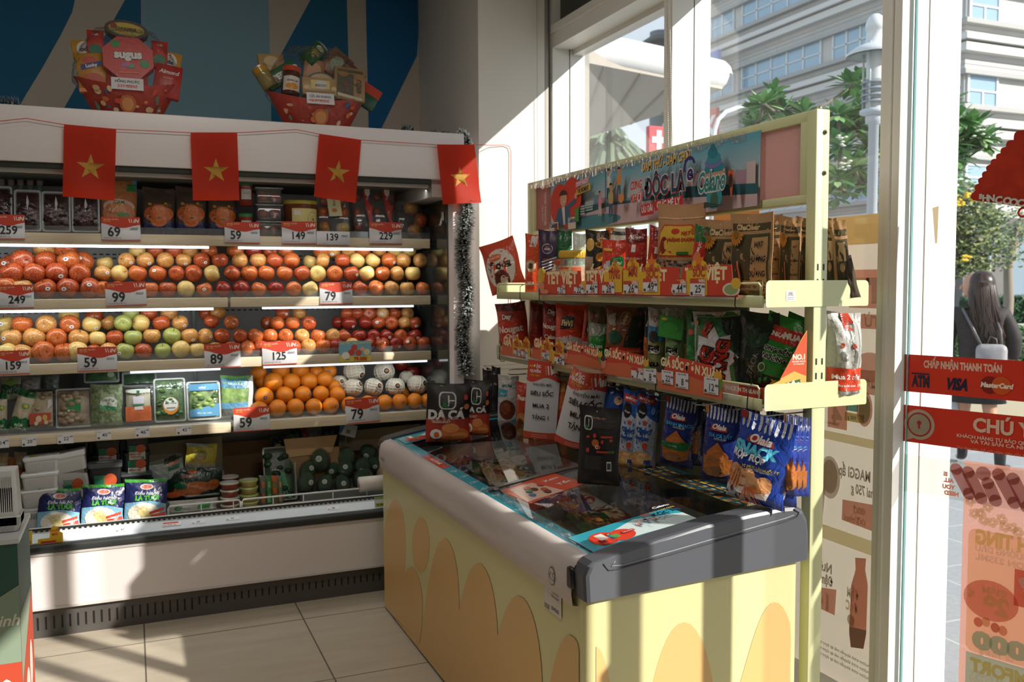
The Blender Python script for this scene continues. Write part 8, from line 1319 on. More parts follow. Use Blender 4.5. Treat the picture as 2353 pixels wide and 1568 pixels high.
palm('hazy palm tree at the left in the far window', 1402, 322, 30); palm('hazy palm tree right of the first in the far window', 1442, 348, 42); palm('low hazy palm beside the far window frame', 1366, 350, 36)
def frangi(label, clusters, Y, base_px, flowers=()):
    rr = random.Random(len(clusters)); b0 = at(base_px, 640, 'Y', Y); t = thing('frangipani_tree', label, 'tree', (b0.x, Y, 0)); m = MB(); BK = M('7d7468', 'matte'); fork = Vector((0, 0, 1.6)); m.tube([(0, 0, -.0), (.03, 0, .8), fork], [.12, .10, .09], BK, 10)
    L = MB(); mats = [M('578a50', 'satin'), M('78a566', 'satin'), M('477446', 'satin'), M('98b880', 'satin')]
    clusters = [c for c in clusters]+[(c[0]+rr.uniform(-26, 26), c[1]+rr.uniform(-22, 30), c[2]+rr.uniform(.1, .7), c[3]*.9) for c in clusters]
    done = [fork]
    for px, py, dy, sc in clusters:
        p = at(px, py, 'Y', Y+dy)-Vector((b0.x, Y, 0)); st = min(done, key=lambda q: (q-p).length+(.15 if q.z > p.z else 0)); m.tube([st, st.lerp(p, .5)-Vector((0, 0, .04)), p-Vector((0, 0, .02))], [.024, .018, .012], BK, 6); done.append(p)
        for k in range(34):
            a_ = k*2.4+rr.uniform(-.2, .2); el_ = rr.uniform(-.55, 1.1); d = Vector((math.cos(a_)*math.cos(el_), math.sin(a_)*math.cos(el_), math.sin(el_))); ln = sc*rr.uniform(.20, .31); w_ = d.cross(Vector((0, 0, 1))).normalized()*ln*.15; dr = Vector((0, 0, -.05*ln)); nn_ = Vector((0, 0, 1))*ln*.02
            a0 = p+d*.02; b1, b2, b3 = p+d*ln*.35+dr*.3, p+d*ln*.72+dr*1.5, p+d*ln+dr*3.2
            L.add([a0, b1+w_*.8, b2+w_, b3, b2-w_, b1-w_*.8, b1-nn_, b2-nn_], [(0, 1, 6), (1, 2, 7, 6), (2, 3, 7), (3, 4, 7), (4, 5, 6, 7), (5, 0, 6)], mats[rr.randrange(4)], True)
    m.build('trunk', t); L.build('leaves', t)
    if flowers:
        F = MB()
        for px, py in flowers:
            p = at(px, py, 'Y', Y-.25)-Vector((b0.x, Y, 0))
            for k in range(9): q = p+Vector((rr.uniform(-.05, .05), rr.uniform(-.05, .05), rr.uniform(-.06, .06))); F.lathe([(.001, -.01), (.028, .0), (.001, .012)], M('e6e6da', 'matte'), 6, tuple(q))
        F.build('flowers', t)
frangi('frangipani tree with long glossy leaves behind the near lamp post', [(1755, 240, 0, 1), (1800, 252, .3, 1), (1850, 262, 0, .9), (1738, 285, .2, .9), (1778, 215, .2, .8), (1955, 195, 0, 1), (1985, 215, .3, 1), (1925, 265, 0, .9), (1965, 290, .2, 1), (1995, 335, .2, 1), (1932, 335, 0, 1), (1962, 385, .2, 1), (1925, 412, 0, 1), (1990, 262, 0, .9), (1985, 425, .3, 1), (1915, 300, .3, 1), (1945, 440, .1, .9), (1890, 285, .3, .9)], 7.6, 1975, [(1935, 322), (1940, 378), (2012, 372)])
frangi('frangipani tree with white flowers right of the door frame', [(2172, 240, 0, 1), (2160, 292, .2, 1), (2200, 275, 0, 1), (2235, 292, .1, 1), (2250, 318, 0, .95), (2266, 335, 0, .8), (2222, 328, .2, 1), (2180, 330, 0, 1), (2168, 382, 0, 1), (2196, 362, .2, 1), (2172, 420, .1, .9), (2148, 330, .2, 1), (2150, 250, .3, 1)], 7.2, 2120, [(2172, 408), (2195, 425), (2250, 300)])
def bushy(label, blobs, Y, trunk, leaf, yel=(), cat='tree', name='flowering_tree', n=420, ls=.10):
    rr = random.Random(len(label)); b0 = at(trunk[0][0], 640, 'Y', Y); t = thing(name, label, cat, (b0.x, Y, 0)); m = MB(); P_ = [at(x, y, 'Y', Y)-Vector((b0.x, Y, 0)) for x, y in trunk]; P_[0].z = 0; m.tube(P_, [.11-.05*k/len(P_) for k in range(len(P_))], M('8a7f70', 'matte'), 8)
    L = MB(); mats = [M(h, 'satin') for h in leaf]
    for px, py, r_ in blobs:
        c = at(px, py, 'Y', Y+rr.uniform(-.3, .3))-Vector((b0.x, Y, 0)); m.tube([P_[-1].lerp(P_[-2], rr.random()), (P_[-1]+c)/2+Vector((0, 0, .05)), c], [.04, .03, .01], M('8a7f70', 'matte'), 5); leafball(L, c, r_, n, ls, mats, rr)
    m.build('trunk', t); L.build('foliage', t)
    if yel:
        F = MB()
        for px, py in yel:
            c = at(px, py, 'Y', Y-.6)-Vector((b0.x, Y, 0))
            for k in range(7): F.lathe([(.001, -.03), (.05, 0), (.001, .03)], M('d9b93a', 'matte'), 6, (c.x+rr.uniform(-.09, .09), c.y, c.z+rr.uniform(-.06, .06)))
        F.build('flowers', t)
bushy('small-leaved tree with yellow flowers left of the second lamp', [(2180, 470, .6), (2220, 500, .6), (2165, 540, .6), (2250, 545, .5), (2205, 575, .6), (2170, 600, .5), (2235, 600, .45), (2262, 500, .4), (2215, 450, .4), (2150, 490, .5)], 12.5, [(2172, 760), (2178, 680), (2190, 600), (2208, 520)], ('5f7040', '7d8a55', '93995f', '4a5a38'), [(2192, 455), (2222, 450), (2205, 465), (2175, 500), (2172, 558), (2240, 455), (2220, 595)])
bushy('slender bare-stemmed tree at the right picture edge', [(2335, 515, .45), (2312, 590, .4), (2300, 560, .3), (2325, 545, .3), (2350, 480, .5)], 13.0, [(2310, 760), (2318, 690), (2316, 620), (2335, 555)], ('6f7f4f', '8a9463', '566644'), name='slender_tree', n=150)
def hedge(label, px0, px1, Y, z0, z1, dep, cols, n=1500, ls=.09):
    rr = random.Random(px0); xa, xb = at(px0, 700, 'Y', Y).x, at(px1, 700, 'Y', Y).x; t = thing('hedge', label, 'hedge', ((xa+xb)/2, Y, 0)); W = (xb-xa)/2; m = MB(); m.rbox(-W, 0, z0, W, dep, z1-.05, M('24361f', 'rough'), .04, 1)
    for k in range(n):
        s_ = rr.random(); x = rr.uniform(-W, W); p = Vector((x, -.02, rr.uniform(z0, z1))) if s_ < .5 else Vector((x, rr.uniform(0, dep), z1-.03)); u = Vector((rr.gauss(0, 1), rr.gauss(0, 1), rr.gauss(0, 1)+.6)).normalized()*ls; w_ = u.orthogonal().normalized()*ls*.3; m.add([p-u*.4, p+w_, p+u*.6, p-w_], [(0, 1, 2, 3)], M(cols[k % len(cols)], 'satin'))
    m.build('foliage', t); return t
hedge('low clipped hedge directly behind the walking woman', 2100, 2420, 9.2, 0, .86, 1.2, ('3a5a2c', '2c4724', '4f7038', '5f8040'), 2600, .07); hedge('taller dark leafy planting on the planter at the right', 2270, 2440, 14.5, .56, 1.15, .8, ('2f5a34', '3f7040', '24462a'), 700, .22)
m = MB(); xa, xb = at(2100, 700, 'Y', 14).x, at(2450, 700, 'Y', 14).x; m.box(xa, 14.0, 0, xb, 16.5, .55, M('c2beb4', 'matte')); tag(m.build('stone_planter'), 'low pale stone planter in front of the dark podium', 'planter')
m = MB(); m.box(at(2140, 700, 'Y', 13.4).x, 13.4, 0, at(2172, 700, 'Y', 13.4).x, 13.7, 1.0, M('8fa09a', 'satin')); tag(m.build('utility_box'), 'pale green utility box at the foot of the flowering tree', 'utility box')
# ---------------------------------------------------------------- woman walking past
WX, WY = 6.25, 5.15; ud = Vector((.774, .633, 0)); rd = Vector((.633, -.774, 0))
wm = thing('person', 'person with long dark hair in black jacket and short skirt walking away outside', 'person', (WX, WY, 0)); RW = Matrix(((rd.x, ud.x, 0, WX), (rd.y, ud.y, 0, WY), (0, 0, 1, 0), (0, 0, 0, 1)))
wm.matrix_world = RW
def skin(name, joints, edges, mat, parent, sub=2, loc=None):
    me = bpy.data.meshes.new(name); me.from_pydata([j[:3] for j in joints], edges, []); o = bpy.data.objects.new(name, me); COL.objects.link(o); o.parent = parent; me.materials.append(m_of(mat)); md = o.modifiers.new('skin', 'SKIN'); md.use_smooth_shade = True
    for i, j in enumerate(joints): me.skin_vertices[0].data[i].radius = (j[3], j[4] if len(j) > 4 else j[3])
    me.skin_vertices[0].data[0].use_root = True; s_ = o.modifiers.new('sub', 'SUBSURF'); s_.levels = sub; s_.render_levels = sub; return o
SKN = M('b98a6e', 'satin')
J = [(0, 0, .86, .13, .10), (0, 0, 1.02, .11, .085), (0, .0, 1.20, .13, .09), (0, -.01, 1.29, .10, .07), (0, -.01, 1.36, .045), (-.01, .0, 1.43, .062, .07), (-.02, .01, 1.51, .072, .085),
     (-.16, 0, 1.27, .045), (-.215, -.01, 1.03, .036), (-.20, .06, .82, .026), (-.195, .07, .76, .022), (.16, 0, 1.27, .045), (.225, -.01, 1.04, .036), (.23, .05, .84, .026), (.23, .06, .78, .022),
     (-.075, 0, .80, .085), (-.10, .10, .47, .055), (-.10, .20, .10, .036), (.075, 0, .80, .085), (.09, -.04, .47, .055), (.17, -.18, .12, .036)]
skin('body', J, [(0, 1), (1, 2), (2, 3), (3, 4), (4, 5), (5, 6), (2, 7), (7, 8), (8, 9), (9, 10), (2, 11), (11, 12), (12, 13), (13, 14), (0, 15), (15, 16), (16, 17), (0, 18), (18, 19), (19, 20)], SKN, wm)
m = MB(); m.lathe([(math.sin(math.pi*i/12)*.078+.0005, -math.cos(math.pi*i/12)*.105) for i in range(13)], SKN, 18, (-.052, .012, 1.470)); m.lathe([(.001, .024), (.014, 0), (.019, -.014), (.001, -.018)], SKN, 8, (-.135, .020, 1.462)); m.lathe([(.001, .006), (.014, 0), (.001, -.006)], M('9a4f45'), 8, (-.122, .018, 1.428)); m.lathe([(.001, .010), (.028, 0), (.001, -.02)], SKN, 8, (-.10, .012, 1.395)); m.lathe([(.001, .007), (.010, 0), (.001, -.007)], M('2a1e1a'), 8, (-.122, .028, 1.487)); m.lathe([(.001, .016), (.014, 0), (.001, -.016)], SKN, 8, (-.035, -.06, 1.475)); m.build('face', wm)
for sx_, jx in ((-1, [( -.195, .07, .765), (-.2, .08, .70)]), (1, [(.23, .06, .785), (.235, .07, .72)])):
    a, b_ = Vector(jx[0]), Vector(jx[1]); pal = (a+b_)/2; jj = [(a.x, a.y, a.z, .022, .014), (b_.x, b_.y, b_.z, .03, .014)]; ee = [(0, 1)]
    for f_ in range(4): q = b_+Vector((.0, (f_-1.5)*.017, -.01)); jj += [(q.x, q.y, q.z-.02, .009), (q.x-.012*sx_*-1, q.y, q.z-.05, .008), (q.x+.018*sx_*-1, q.y, q.z-.068, .007)]; k = 2+3*f_; ee += [(1, k), (k, k+1), (k+1, k+2)]
    k = len(jj); q = a.lerp(b_, .4); jj += [(q.x, q.y+.03, q.z-.01, .009), (q.x-.01*sx_, q.y+.045, q.z-.035, .008)]; ee += [(0, k), (k, k+1)]; skin('hand', jj, ee, SKN, wm, 1)
JK = noisy('221d1e', '2f292a', 30, .7, name='black_jacket')
skin('jacket', [(0, 0, .80, .165, .115), (0, 0, .98, .155, .115), (0, 0, 1.16, .17, .115), (0, -.01, 1.28, .135, .09), (0, -.01, 1.34, .06), (-.175, 0, 1.25, .068), (-.235, -.01, 1.05, .068), (-.225, .05, .86, .058), (.175, 0, 1.25, .068), (.245, -.01, 1.06, .068), (.245, .04, .88, .058)], [(0, 1), (1, 2), (2, 3), (3, 4), (2, 5), (5, 6), (6, 7), (2, 8), (8, 9), (9, 10)], JK, wm)
m = MB(); m.lathe([(.155, .84), (.175, .70), (.21, .54), (.205, .545), (.17, .70)], M('1c1b1e', 'satin'), 24); o = m.build('skirt', wm); o.scale = (1, .75, 1)
for sx_, (x, y), z in ((-1, (-.10, .20), .0), (1, (.17, -.18), .02)): skin('boot', [(x*.98, y*.9, .30, .052), (x, y, .16, .048), (x, y-.01, .06, .042), (x+(-.02 if sx_ < 0 else .04), y+.09, .035, .036, .028), (x+(-.03 if sx_ < 0 else .06), y+.15, .03, .03, .024)], [(0, 1), (1, 2), (2, 3), (3, 4)], M('17161a', 'gloss'), wm); 
HR = noisy('1d1412', '3f2a20', 9, .35, name='dark_brown_hair', stretch=(9, 9, .6))
m = MB(); n = 24
vs = []; 
for q in range(13):
    th = math.pi*q/12
    for k in range(n): a_ = k*math.tau/n; vs.append((.012+.098*math.sin(th)*math.cos(a_)*(1+.03*math.sin(7*a_)), -.022+.108*math.sin(th)*math.sin(a_), 1.492+.105*math.cos(th)))
m.add(vs, [(q*n+i, (q+1)*n+i, (q+1)*n+(i+1) % n, q*n+(i+1) % n) for q in range(12) for i in range(n)], HR, True)
rr = random.Random(9)
prof = [(.080, 1.50, .07, .01), (.098, 1.42, .07, .015), (.102, 1.34, .062, .02), (.108, 1.26, .055, .035), (.112, 1.18, .05, .05), (.105, 1.10, .045, .07), (.085, 1.03, .04, .085), (.05, .97, .03, .095), (.01, .94, .01, .10)]
vs = [Vector((cx+r_*math.cos(a_)*(1+.07*math.sin(4*a_+z*14)), -.075+ry*math.sin(a_), z)) for r_, z, ry, cx in prof for a_ in [k*math.tau/n for k in range(n)]]
m.add(vs, [(q*n+i, q*n+(i+1) % n, (q+1)*n+(i+1) % n, (q+1)*n+i) for q in range(len(prof)-1) for i in range(n)], HR, True)
for k in range(54):
    a_ = rr.uniform(3.0, 6.5); x0 = .015+.088*math.cos(a_); y0 = -.05+.085*math.sin(a_); sw = rr.uniform(-.02, .03)
    m.tube([(x0*.7, y0*.6-.02, 1.575-.4*abs(x0)), (x0, y0, 1.47), (x0*1.12+.01, y0-.018, 1.34), (x0*1.2+.03+sw, y0-.015, 1.20), (x0*1.1+.05-sw, y0-.015, 1.08), (x0+.075+sw, y0, .98+rr.uniform(-.05, .06))], [.006, .010, .011, .010, .008, .002], HR, 5)
m.build('hair', wm)
m = MB(); m.rbox(-.02, -.235, .80, .20, -.115, 1.02, noisy('8a8688', 'a19c9c', 12, .5, name='grey_satin'), .045, 3)
m.tube([(.02, -.15, 1.0), (-.05, -.125, 1.15), (-.12, -.075, 1.29), (-.10, .05, 1.30)], .012, M('5f5a5b', 'satin'), 6); m.tube([(.16, -.15, 1.0), (.15, -.13, 1.12), (.12, -.10, 1.2)], .010, M('5f5a5b', 'satin'), 6); m.tube([(.06, -.16, 1.02), (.08, -.18, 1.08), (.12, -.16, 1.06), (.13, -.16, 1.0)], .006, M('5f5a5b'), 6)
o = tag(m.build('backpack'), 'small shiny grey backpack on the back of the walking woman', 'backpack'); o.matrix_world = RW @ Matrix.Translation((0, -.025, 0))
m = MB(); S, SB = pouch_geo(m, .24, .30, .09, M('c9cfd6', 'satin'), seed=4, crease=.008); draw(m, S, [('p', [(.1, .2), (.35, .35), (.6, .2), (.9, .3), (.9, .12), (.1, .1)], '6fa89a'), ('e', .55, .55, .16, .14, 'c9c2a0')], 1.2, 'satin'); m.tube([(-.05, 0, .29), (-.02, 0, .36), (.02, 0, .36), (.05, 0, .29)], .004, M('c9cfd6'), 6)
o = tag(m.build('plastic_bag'), 'white plastic shopping bag in the left hand of the walking woman', 'bag'); o.matrix_world = RW @ Matrix.Translation((-.25, .06, .33))
# ---------------------------------------------------------------- printed banner on the outside of the window
XW = 2.2185
def SW(px, py, k): p = at(px, py, 'X', XW-.001-.0004*k); return p
m = MB(); ztop = at(1950, 497, 'X', XW).z; zb2 = at(1950, 563, 'X', XW).z
for ya, yb in ((2.046, 3.155), (3.22, 4.28)):
    m.box(XW, ya, .12, XW+.001, yb, zb2, M('f0e8dc', 'sheer')); m.box(XW, ya, zb2, XW+.001, yb, ztop, M('d9c190', 'sheer'))
SB_ = lambda u, v, k: Vector((XW-.0012-.0003*k, -u, v)); zl_ = lambda px, py: at(px, py, 'X', XW).z; yl_ = lambda px: -at(px, 900, 'X', XW).y
Rd = M('f0b4a2', 'sheer')
def zrect(px0, px1, z0, z1, col): m.shape(SB_, rect(yl_(px0), z0, yl_(px1), z1), m_of(col, 'sheer') if isinstance(col, str) else col)
for za, zb_ in ((1000, 1020), (1225, 1258)): zrect(1640, 2012, zl_(1950, zb_), zl_(1950, za), 'f6ecc6')
zrect(1948, 2020, zl_(1980, 708), zl_(1980, 620), Rd); m.text(SB_, 'TT', yl_(1990), (zl_(1990, 645)+zl_(1990, 690))/2, .10, M('ece2d4', 'sheer'), bold=.08, mirror=True)
zrect(1920, 2020, zl_(1980, 755), zl_(1980, 722), Rd); m.text(SB_, 'TỪ 22', yl_(1985), zl_(1985, 738), .05, M('ece2d4', 'sheer'), mirror=True, bold=.03)
m.shape(SB_, ell(yl_(2000), zl_(2000, 845), .07, .05, 18), M('f0c4b4', 'sheer')); zrect(1955, 2020, zl_(1985, 905), zl_(1985, 850), M('f0bcae', 'sheer')); m.text(SB_, 'MẮM HU', yl_(1985), zl_(1985, 885), .028, M('f0e8dc', 'sheer'), mirror=True, bold=.03)
zrect(1905, 1950, zl_(1925, 985), zl_(1925, 925), Rd); m.text(SB_, '4', yl_(1926), zl_(1926, 955), .09, M('f0e6da', 'sheer'), mirror=True, bold=.04); zrect(1948, 1975, zl_(1960, 945), zl_(1960, 905), '7fb8ae'); m.shape(SB_, ell(yl_(1990), zl_(1990, 940), .035, .06, 16), M('ecbcaa', 'sheer')); m.shape(SB_, ell(yl_(1990), zl_(1990, 940), .026, .048, 14), M('b9c2a0', 'sheer')); zrect(1945, 1990, zl_(1965, 970), zl_(1965, 950), 'd9c48a')
INKS = M('bdb6ac', 'sheer')
m.text(SB_, '950 g', yl_(1962), zl_(1962, 960), .018, INKS, mirror=True, bold=.04); m.text(SB_, 'Tặng kèm 1 chai', yl_(1912), zl_(1912, 972), .014, INKS, mirror=True)
m.text(SB_, 'Lốc MAGGI ấp', yl_(1985), zl_(1985, 1092), .050, INKS, mirror=True, bold=.03, w=.20); m.text(SB_, 'Chai 750 g', yl_(1995), zl_(1995, 1130), .045, INKS, mirror=True, bold=.03, w=.12)
m.shape(SB_, ell(yl_(1914), zl_(1914, 1098), .05, .075, 16), M('e6dad0', 'sheer')); m.shape(SB_, ell(yl_(1914), zl_(1914, 1096), .038, .06, 16), M('e3d3c4', 'sheer')); m.shape(SB_, [(yl_(1892), zl_(1892, 1210)), (yl_(1898), zl_(1898, 1210)), (yl_(1905), zl_(1905, 1120)), (yl_(1898), zl_(1898, 1120))], M('e2d4ca', 'sheer'))
m.shape(SW, [(1936, 1148), (2012, 1162), (2006, 1222), (1934, 1195)], Rd); m.text(SB_, '00đ', yl_(1985), zl_(1985, 1175), .032, M('f0e4d8', 'sheer'), mirror=True, bold=.04); m.text(SB_, '0đ/chai', yl_(1975), zl_(1975, 1196), .032, M('f0e4d8', 'sheer'), mirror=True, bold=.04)
m.text(SB_, 'Nước', yl_(1902), zl_(1902, 1303), .045, INKS, mirror=True, bold=.04, w=.09); m.text(SB_, 'Đậm đ', yl_(1905), zl_(1905, 1333), .045, INKS, mirror=True, bold=.04, w=.09); m.shape(SW, [(1884, 1350), (1922, 1356), (1918, 1415), (1886, 1400)], Rd); m.text(SB_, '14', yl_(1903), zl_(1903, 1382), .08, M('f0e6da', 'sheer'), mirror=True, bold=.04)
m.shape(SW, [(1965, 1282), (1990, 1284), (1988, 1310), (1994, 1345), (1990, 1460), (1984, 1492), (1955, 1488), (1951, 1455), (1956, 1345), (1966, 1310)], M('e6a08c', 'sheer')); m.shape(SW, [(1951, 1440), (1991, 1450), (1984, 1492), (1955, 1488)], M('b8aaa2', 'sheer')); m.text(SB_, 'ĐẬM', yl_(1975), zl_(1975, 1368), .045, M('f0e0d4', 'sheer'), mirror=True, bold=.05, w=.055); m.text(SB_, 'ĐẶC', yl_(1973), zl_(1973, 1398), .045, M('f0e0d4', 'sheer'), mirror=True, bold=.05, w=.055); m.shape(SB_, ell(yl_(1972), zl_(1972, 1430), .018, .02, 12), M('d9cfc0', 'sheer'))
for k in range(3): m.text(SB_, 'Chương trình khuyến mãi áp dụng toàn quốc', yl_(1945), zl_(1945, 1500+14*k), .016, INKS, mirror=True, w=.3)
for yy in (3.4, 3.8, 4.1):
    for zz, cc in ((.5, 'f0b4a2'), (.9, 'f6ecc6'), (1.3, 'f0b4a2')): m.shape(SB_, rect(-yy-.06, zz, -yy+.06, zz+.12), M(cc, 'sheer')); m.text(SB_, '29', -yy, zz+.06, .09, M('f0e6da', 'sheer'), mirror=True)
tag(m.build('window_banner'), 'cream and red shop banner stuck outside the lower window, print reversed', 'banner')
# sunlit cardboard piece behind the header
m = MB(); a, b_ = at(1640, 500, 'X', 2.0), at(1745, 480, 'X', 2.0); m.box(2.0, b_.y, 1.66, 2.004, a.y, at(1700, 470, 'X', 2.0).z, M('d2a672', 'sheer')); m.box(1.955, b_.y, 1.45, 2.0, a.y, 1.665, M('c29766', 'matte')); tag(m.build('cardboard_box'), 'tan cardboard box standing at the window side of the upper shelf', 'box')
# ---------------------------------------------------------------- glass door with stickers
DH = Vector((2.092, 1.962, 0)); DD = Vector((.297, -.955, 0)).normalized(); DN = Vector((-DD.y*-1, DD.x*-1, 0)); DN = Vector((DD.y, -DD.x, 0)); DN = DN if DN.dot(-DH) > 0 else -DN
d1 = MB(); SD = lambda s, z, k: DH+DD*s+Vector((0, 0, z))+DN*(.0012+.0003*k)
d1.add([DH+DD*s+Vector((0, 0, z)) for s, z in ((.004, .012), (1.0, .012), (1.0, 2.6), (.004, 2.6))], [(0, 1, 2, 3)], clear('e8f2f2', .03, .02, .05)); od = struct(d1, 'door_1')
m = MB(); m.add([DH+DD*s+DN*q+Vector((0, 0, z)) for z in (.012, 2.6) for s, q in ((0, -.006), (.004, -.006), (.004, .006), (0, .006))], [(0, 1, 2, 3), (7, 6, 5, 4), (0, 4, 5, 1), (1, 5, 6, 2), (2, 6, 7, 3), (3, 7, 4, 0)], clear('5f9a96', .75, .1, .1)); m.build('glass_edge', od)
m = MB(); m.rbox(DH.x-.02, DH.y-.03, 2.55, DH.x+.06, DH.y+.01, 2.60, M('9a9c9c', 'metal'), .004); m.build('hinge', od)
nD = DN.copy()
def dz_(px, py): p = at_pl(px, py, DH, nD); return (p-DH).dot(DD), p.z
def dsheet(name, label, quad, mat, fn, cat='sticker', sx1=None):
    (s0, z1), (_, z0) = dz_(*quad[0]), dz_(*quad[1]); m = MB(); m.lay = 0; s1 = sx1
    m.shape(SD, rect(s0, z0, s1, z1), mat); fn(m, s0, s1, z0, z1); return tag(m.build(name), label, cat)
def d_pay(m, s0, s1, z0, z1):
    H = z1-z0; W_ = M('d8b8a8', 'satin'); BLu = M('161a3a', 'satin')
    def T_(st, px, py, h, mat, w, **k): s, z = dz_(px, py); m.text(SD, st, s, z, h*H, mat, w=w*H, **k)
    T_('CHẤP NHẬN THANH TOÁN', 2210, 842, .26, W_, 1.95, bold=.05); T_('ATM', 2116, 876, .40, BLu, .48, bold=.07); T_('VISA', 2198, 883, .40, BLu, .58, bold=.06, slant=.2)
    s, z = dz_(2116, 860); m.shape(SD, rect(s-.24*H, z-.012*H, s+.24*H, z+.03*H), BLu); s, z = dz_(2275, 885); m.shape(SD, ell(s, z, .22*H, .22*H, 22), M('7d1c14', 'satin')); s, z = dz_(2302, 887); m.shape(SD, ell(s, z, .23*H, .23*H, 22), M('c8521c', 'satin')); T_('MasterCard', 2291, 886, .17, M('e6d6cc', 'satin'), .76, bold=.05, slant=.15)
RS = M('b4260e', 'decal')
dsheet('payment_sticker', 'red payment sticker lettered CHẤP NHẬN THANH TOÁN on the glass door', ((2077, 814), (2077, 899)), RS, d_pay, sx1=.62)
def d_note(m, s0, s1, z0, z1):
    H = z1-z0; W_ = M('d8b8a8', 'satin'); s, z = dz_(2113, 976)
    m.shape(SD, ell(s, z, .41*H, .41*H, 28), M('b9aa98', 'satin')); m.shape(SD, [(s-.36*H, z-.25*H), (s-.34*H, z-.46*H), (s-.1*H, z-.36*H)], M('b9aa98', 'satin')); m.shape(SD, ell(s, z, .325*H, .325*H, 28), RS); m.shape(SD, ell(s, z, .285*H, .285*H, 28), M('a59a88', 'satin')); m.shape(SD, ell(s, z+.05*H, .06*H, .06*H, 12), M('a8260f', 'satin')); m.shape(SD, rect(s-.025*H, z-.11*H, s+.025*H, z+.04*H), M('a8260f', 'satin'))
    def T_(st, px, py, h, w, mat=W_, **k): s, z = dz_(px, py); m.text(SD, st, s, z, h*H, mat, al='L', w=w*H, **k)
    T_('CHÚ Ý', 2237, 975, .48, 1.42, bold=.04); T_('KHÁCH HÀNG TỰ BẢO QUẢN TƯ TRANG', 2200, 1000, .12, 2.6, bold=.03); T_('VÀ TÀI SẢN CÁ NHÂN', 2231, 1014, .12, 1.55, bold=.03); T_('Vui lòng liên hệ với nhân viên cửa hàng nếu cần', 2200, 1027, .10, 2.2, M('c9806a', 'satin'))
dsheet('notice_sticker', 'red notice sticker with round keyhole symbol lettered CHÚ Ý on the glass door', ((2077, 930), (2077, 1014)), RS, d_note, sx1=.62)
def d_logo(m, s0, s1, z0, z1):
    for st, px, py in (('IS', 2173, 1089), ('ALL', 2181, 1104), ('YOU', 2181, 1119), ('NEED', 2187, 1134)): s, z = dz_(px, py); m.text(SD, st, s, z, .016, M('d88a70', 'sheer'), mirror=True, bold=.06)
    for a, b_ in (((2198, 1078), (2228, 1135)), ((2226, 1085), (2256, 1145)), ((2296, 1090), (2332, 1155)), ((2330, 1100), (2362, 1165)), ((2272, 1110), (2290, 1150))):
        A, B = Vector(dz_(*a)), Vector(dz_(*b_)); d = (B-A).normalized(); w_ = Vector((-d.y, d.x))*.017; pts = [tuple(A+w_), tuple(A-w_), tuple(B-w_), tuple(B+w_)]; m.shape(SD, pts, M('a8503c', 'print')); m.shape(SD, ell(A.x, A.y, .017, .017, 12), M('a8503c', 'print')); m.shape(SD, ell(B.x, B.y, .017, .017, 12), M('a8503c', 'print'))
    s, z = dz_(2262, 1088); m.shape(SD, ell(s, z, .02, .02, 14), M('a8503c', 'print'))
dsheet('logo_band', 'frosted band with reversed lettering IS ALL YOU NEED on the glass door', ((2077, 1043), (2077, 1128)), clear('dfe6e2', .38, .3, .04), d_logo, sx1=.62)
def d_poster(m, s0, s1, z0, z1):
    FL = M('e3c9a8', 'print')
    rr = random.Random(6)
    for px, py in ((2230, 1152), (2240, 1180), (2262, 1195), (2272, 1165), (2283, 1200), (2305, 1192), (2312, 1210), (2332, 1212), (2345, 1222), (2258, 1178)):
        s, z = dz_(px, py)
        for k in range(5): a_ = k*1.257; m.shape(SD, ell(s+.009*math.cos(a_), z+.009*math.sin(a_), .007, .007, 8), FL)
    s, z = dz_(2232, 1210); _, zb_ = dz_(2226, 1490); m.shape(SD, rrect(s, zb_, s1-.02, z, .02), M('ecc096', 'print'))
    def T_(st, px, py, h, mat, w=None, **k): s, z = dz_(px, py); m.text(SD, st, s, z, h, mat, mirror=True, al='R', w=w, **k)
    T_('BÁNH TING', 2247, 1229, .055, M('e3d28a', 'print'), .22, bold=.06); T_('VỊ HƯỚNG DẦU', 2247, 1255, .024, M('ead9c8', 'print'), .17, bold=.04); T_('LON 235ML', 2247, 1275, .024, M('ead9c8', 'print'), .14, bold=.04)
    s, z = dz_(2282, 1378); m.shape(SD, ell(s, z, .072, .056, 26), M('d6806a', 'print')); m.text(SD, 'GIẢM', s+.01, z+.028, .026, M('dfc08a', 'print'), mirror=True, bold=.05); m.text(SD, '29', s+.015, z-.010, .065, M('dfc08a', 'print'), mirror=True, bold=.06); m.text(SD, '%', s-.052, z+.008, .03, M('dfc08a', 'print'), mirror=True, bold=.05)
    for q, c_ in ((0, 'c9604a'), (.02, 'd9a070'), (.045, 'b8503c'), (.065, 'd08a5a')): m.shape(SD, ell(s-.03+q, z-.068+.006*math.sin(q*80), .012, .014, 10), M(c_, 'print'))
    T_('19.000', 2240, 1462, .062, M('8cbca6', 'print'), .24, bold=.08); T_('đ/ Thùng', 2256, 1488, .026, M('e6d6c4', 'print'), .09, bold=.04)
    s, z = dz_(2227, 1492); m.shape(SD, rect(s, z0, s1-.02, z), M('8fc0aa', 'print')); T_('COMFORT', 2236, 1520, .05, M('dcc46a', 'print'), .22, bold=.06); T_('TINH KHIẾT', 2236, 1540, .018, M('e6e0d4', 'print'), .12, bold=.04); T_('THIÊN NHIÊN', 2236, 1553, .018, M('e6e0d4', 'print'), .12, bold=.04); T_('3KG', 2236, 1565, .018, M('e6e0d4', 'print'), .04, bold=.04)
    s, z = dz_(2338, 1345); m.shape(SD, rect(s, z-.05, s+.08, z+.05), M('c8452f', 'print')); m.text(SD, 'cake', s+.04, z, .04, M('e3d6c8', 'print'), mirror=True, rot=-60, bold=.05)
dsheet('door_poster', 'salmon and green sale poster on the glass door, print reversed', ((2217, 1058), (2205, 1700)), M('eba084', 'print'), d_poster, 'poster', sx1=.60)
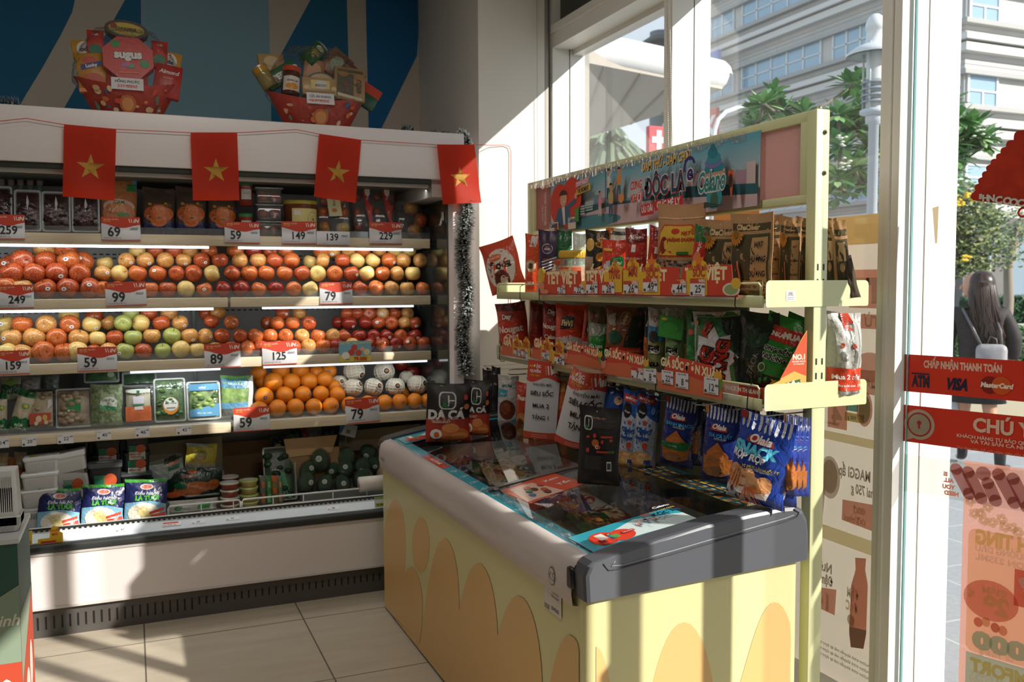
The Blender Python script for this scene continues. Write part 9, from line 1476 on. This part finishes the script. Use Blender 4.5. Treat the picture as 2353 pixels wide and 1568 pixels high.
# red paper decoration hanging before the door glass
m = MB(); p0 = DH+DN*.05; SDd = lambda s, z, k: p0+DD*s+Vector((0, 0, z))+DN*.0004*k
def dd_(px, py): p = at_pl(px, py, p0, nD); return (p-p0).dot(DD), p.z
edge = [(2353, 299), (2330, 322), (2312, 338), (2300, 352), (2290, 365), (2277, 378), (2268, 393), (2258, 407), (2250, 422), (2242, 438)]; out = []
E2 = [dd_(*e) for e in edge]
for (a, b_) in zip(E2, E2[1:]):
    A, B = Vector(a), Vector(b_); d = B-A; nrm = Vector((d.y, -d.x)).normalized(); nrm = nrm if nrm.x < 0 else -nrm
    for k in range(5): out.append(tuple(A+d*(k/5)+nrm*.35*d.length*math.sin(math.pi*k/5)))
out += [E2[-1], dd_(2233, 446), dd_(2231, 455), dd_(2238, 461), dd_(2290, 467), dd_(2353, 477)]; e_ = dd_(2353, 477); t_ = E2[0]; out += [(t_[0]+.14, e_[1]-.02), (t_[0]+.14, t_[1]+.10)]
m.prism(out, lambda u, v, k: SDd(u, v, 0)+DN*k, .0025, noisy('a8240c', 'b8300f', 30, .8, name='red_felt')); m.lay = 12
for px, py, q, st in ((2255, 452, .018, 'll'), (2266, 455, .022, 'H'), (2280, 456, .024, 'N'), (2297, 460, .026, 'C'), (2317, 462, .026, 'O'), (2332, 465, .026, 'O'), (2348, 467, .026, 'C')): s, z = dd_(px, py); m.text(SDd, st, s, z, q, M('cfc8c0'), bold=.05)
s, z = dd_(2352, 488); m.tube([SDd(s+.012*math.cos(a_), z+.012*math.sin(a_), 2) for a_ in [k*.628 for k in range(11)]], .003, M('a8240c'), 6); m.tube([SDd(t_[0]+.14, t_[1]+.10, 2), SDd(t_[0]+.14, 2.58, 2)], .001, M('8a1c0c'), 4)
tag(m.build('paper_decoration'), 'red scalloped fan-shaped new-year decoration hanging before the glass door', 'decoration')
m = MB(); s, z = dz_(2143, 478); _, z2 = dz_(2143, 560); m.lay = 0; m.shape(SD, [(s, z), (s+.018, z+.004), (s+.016, z2), (s+.01, z2)], M('d2bb96', 'sheer')); tag(m.build('paper_strip'), 'thin torn beige paper strip on the door glass by the column', 'paper')
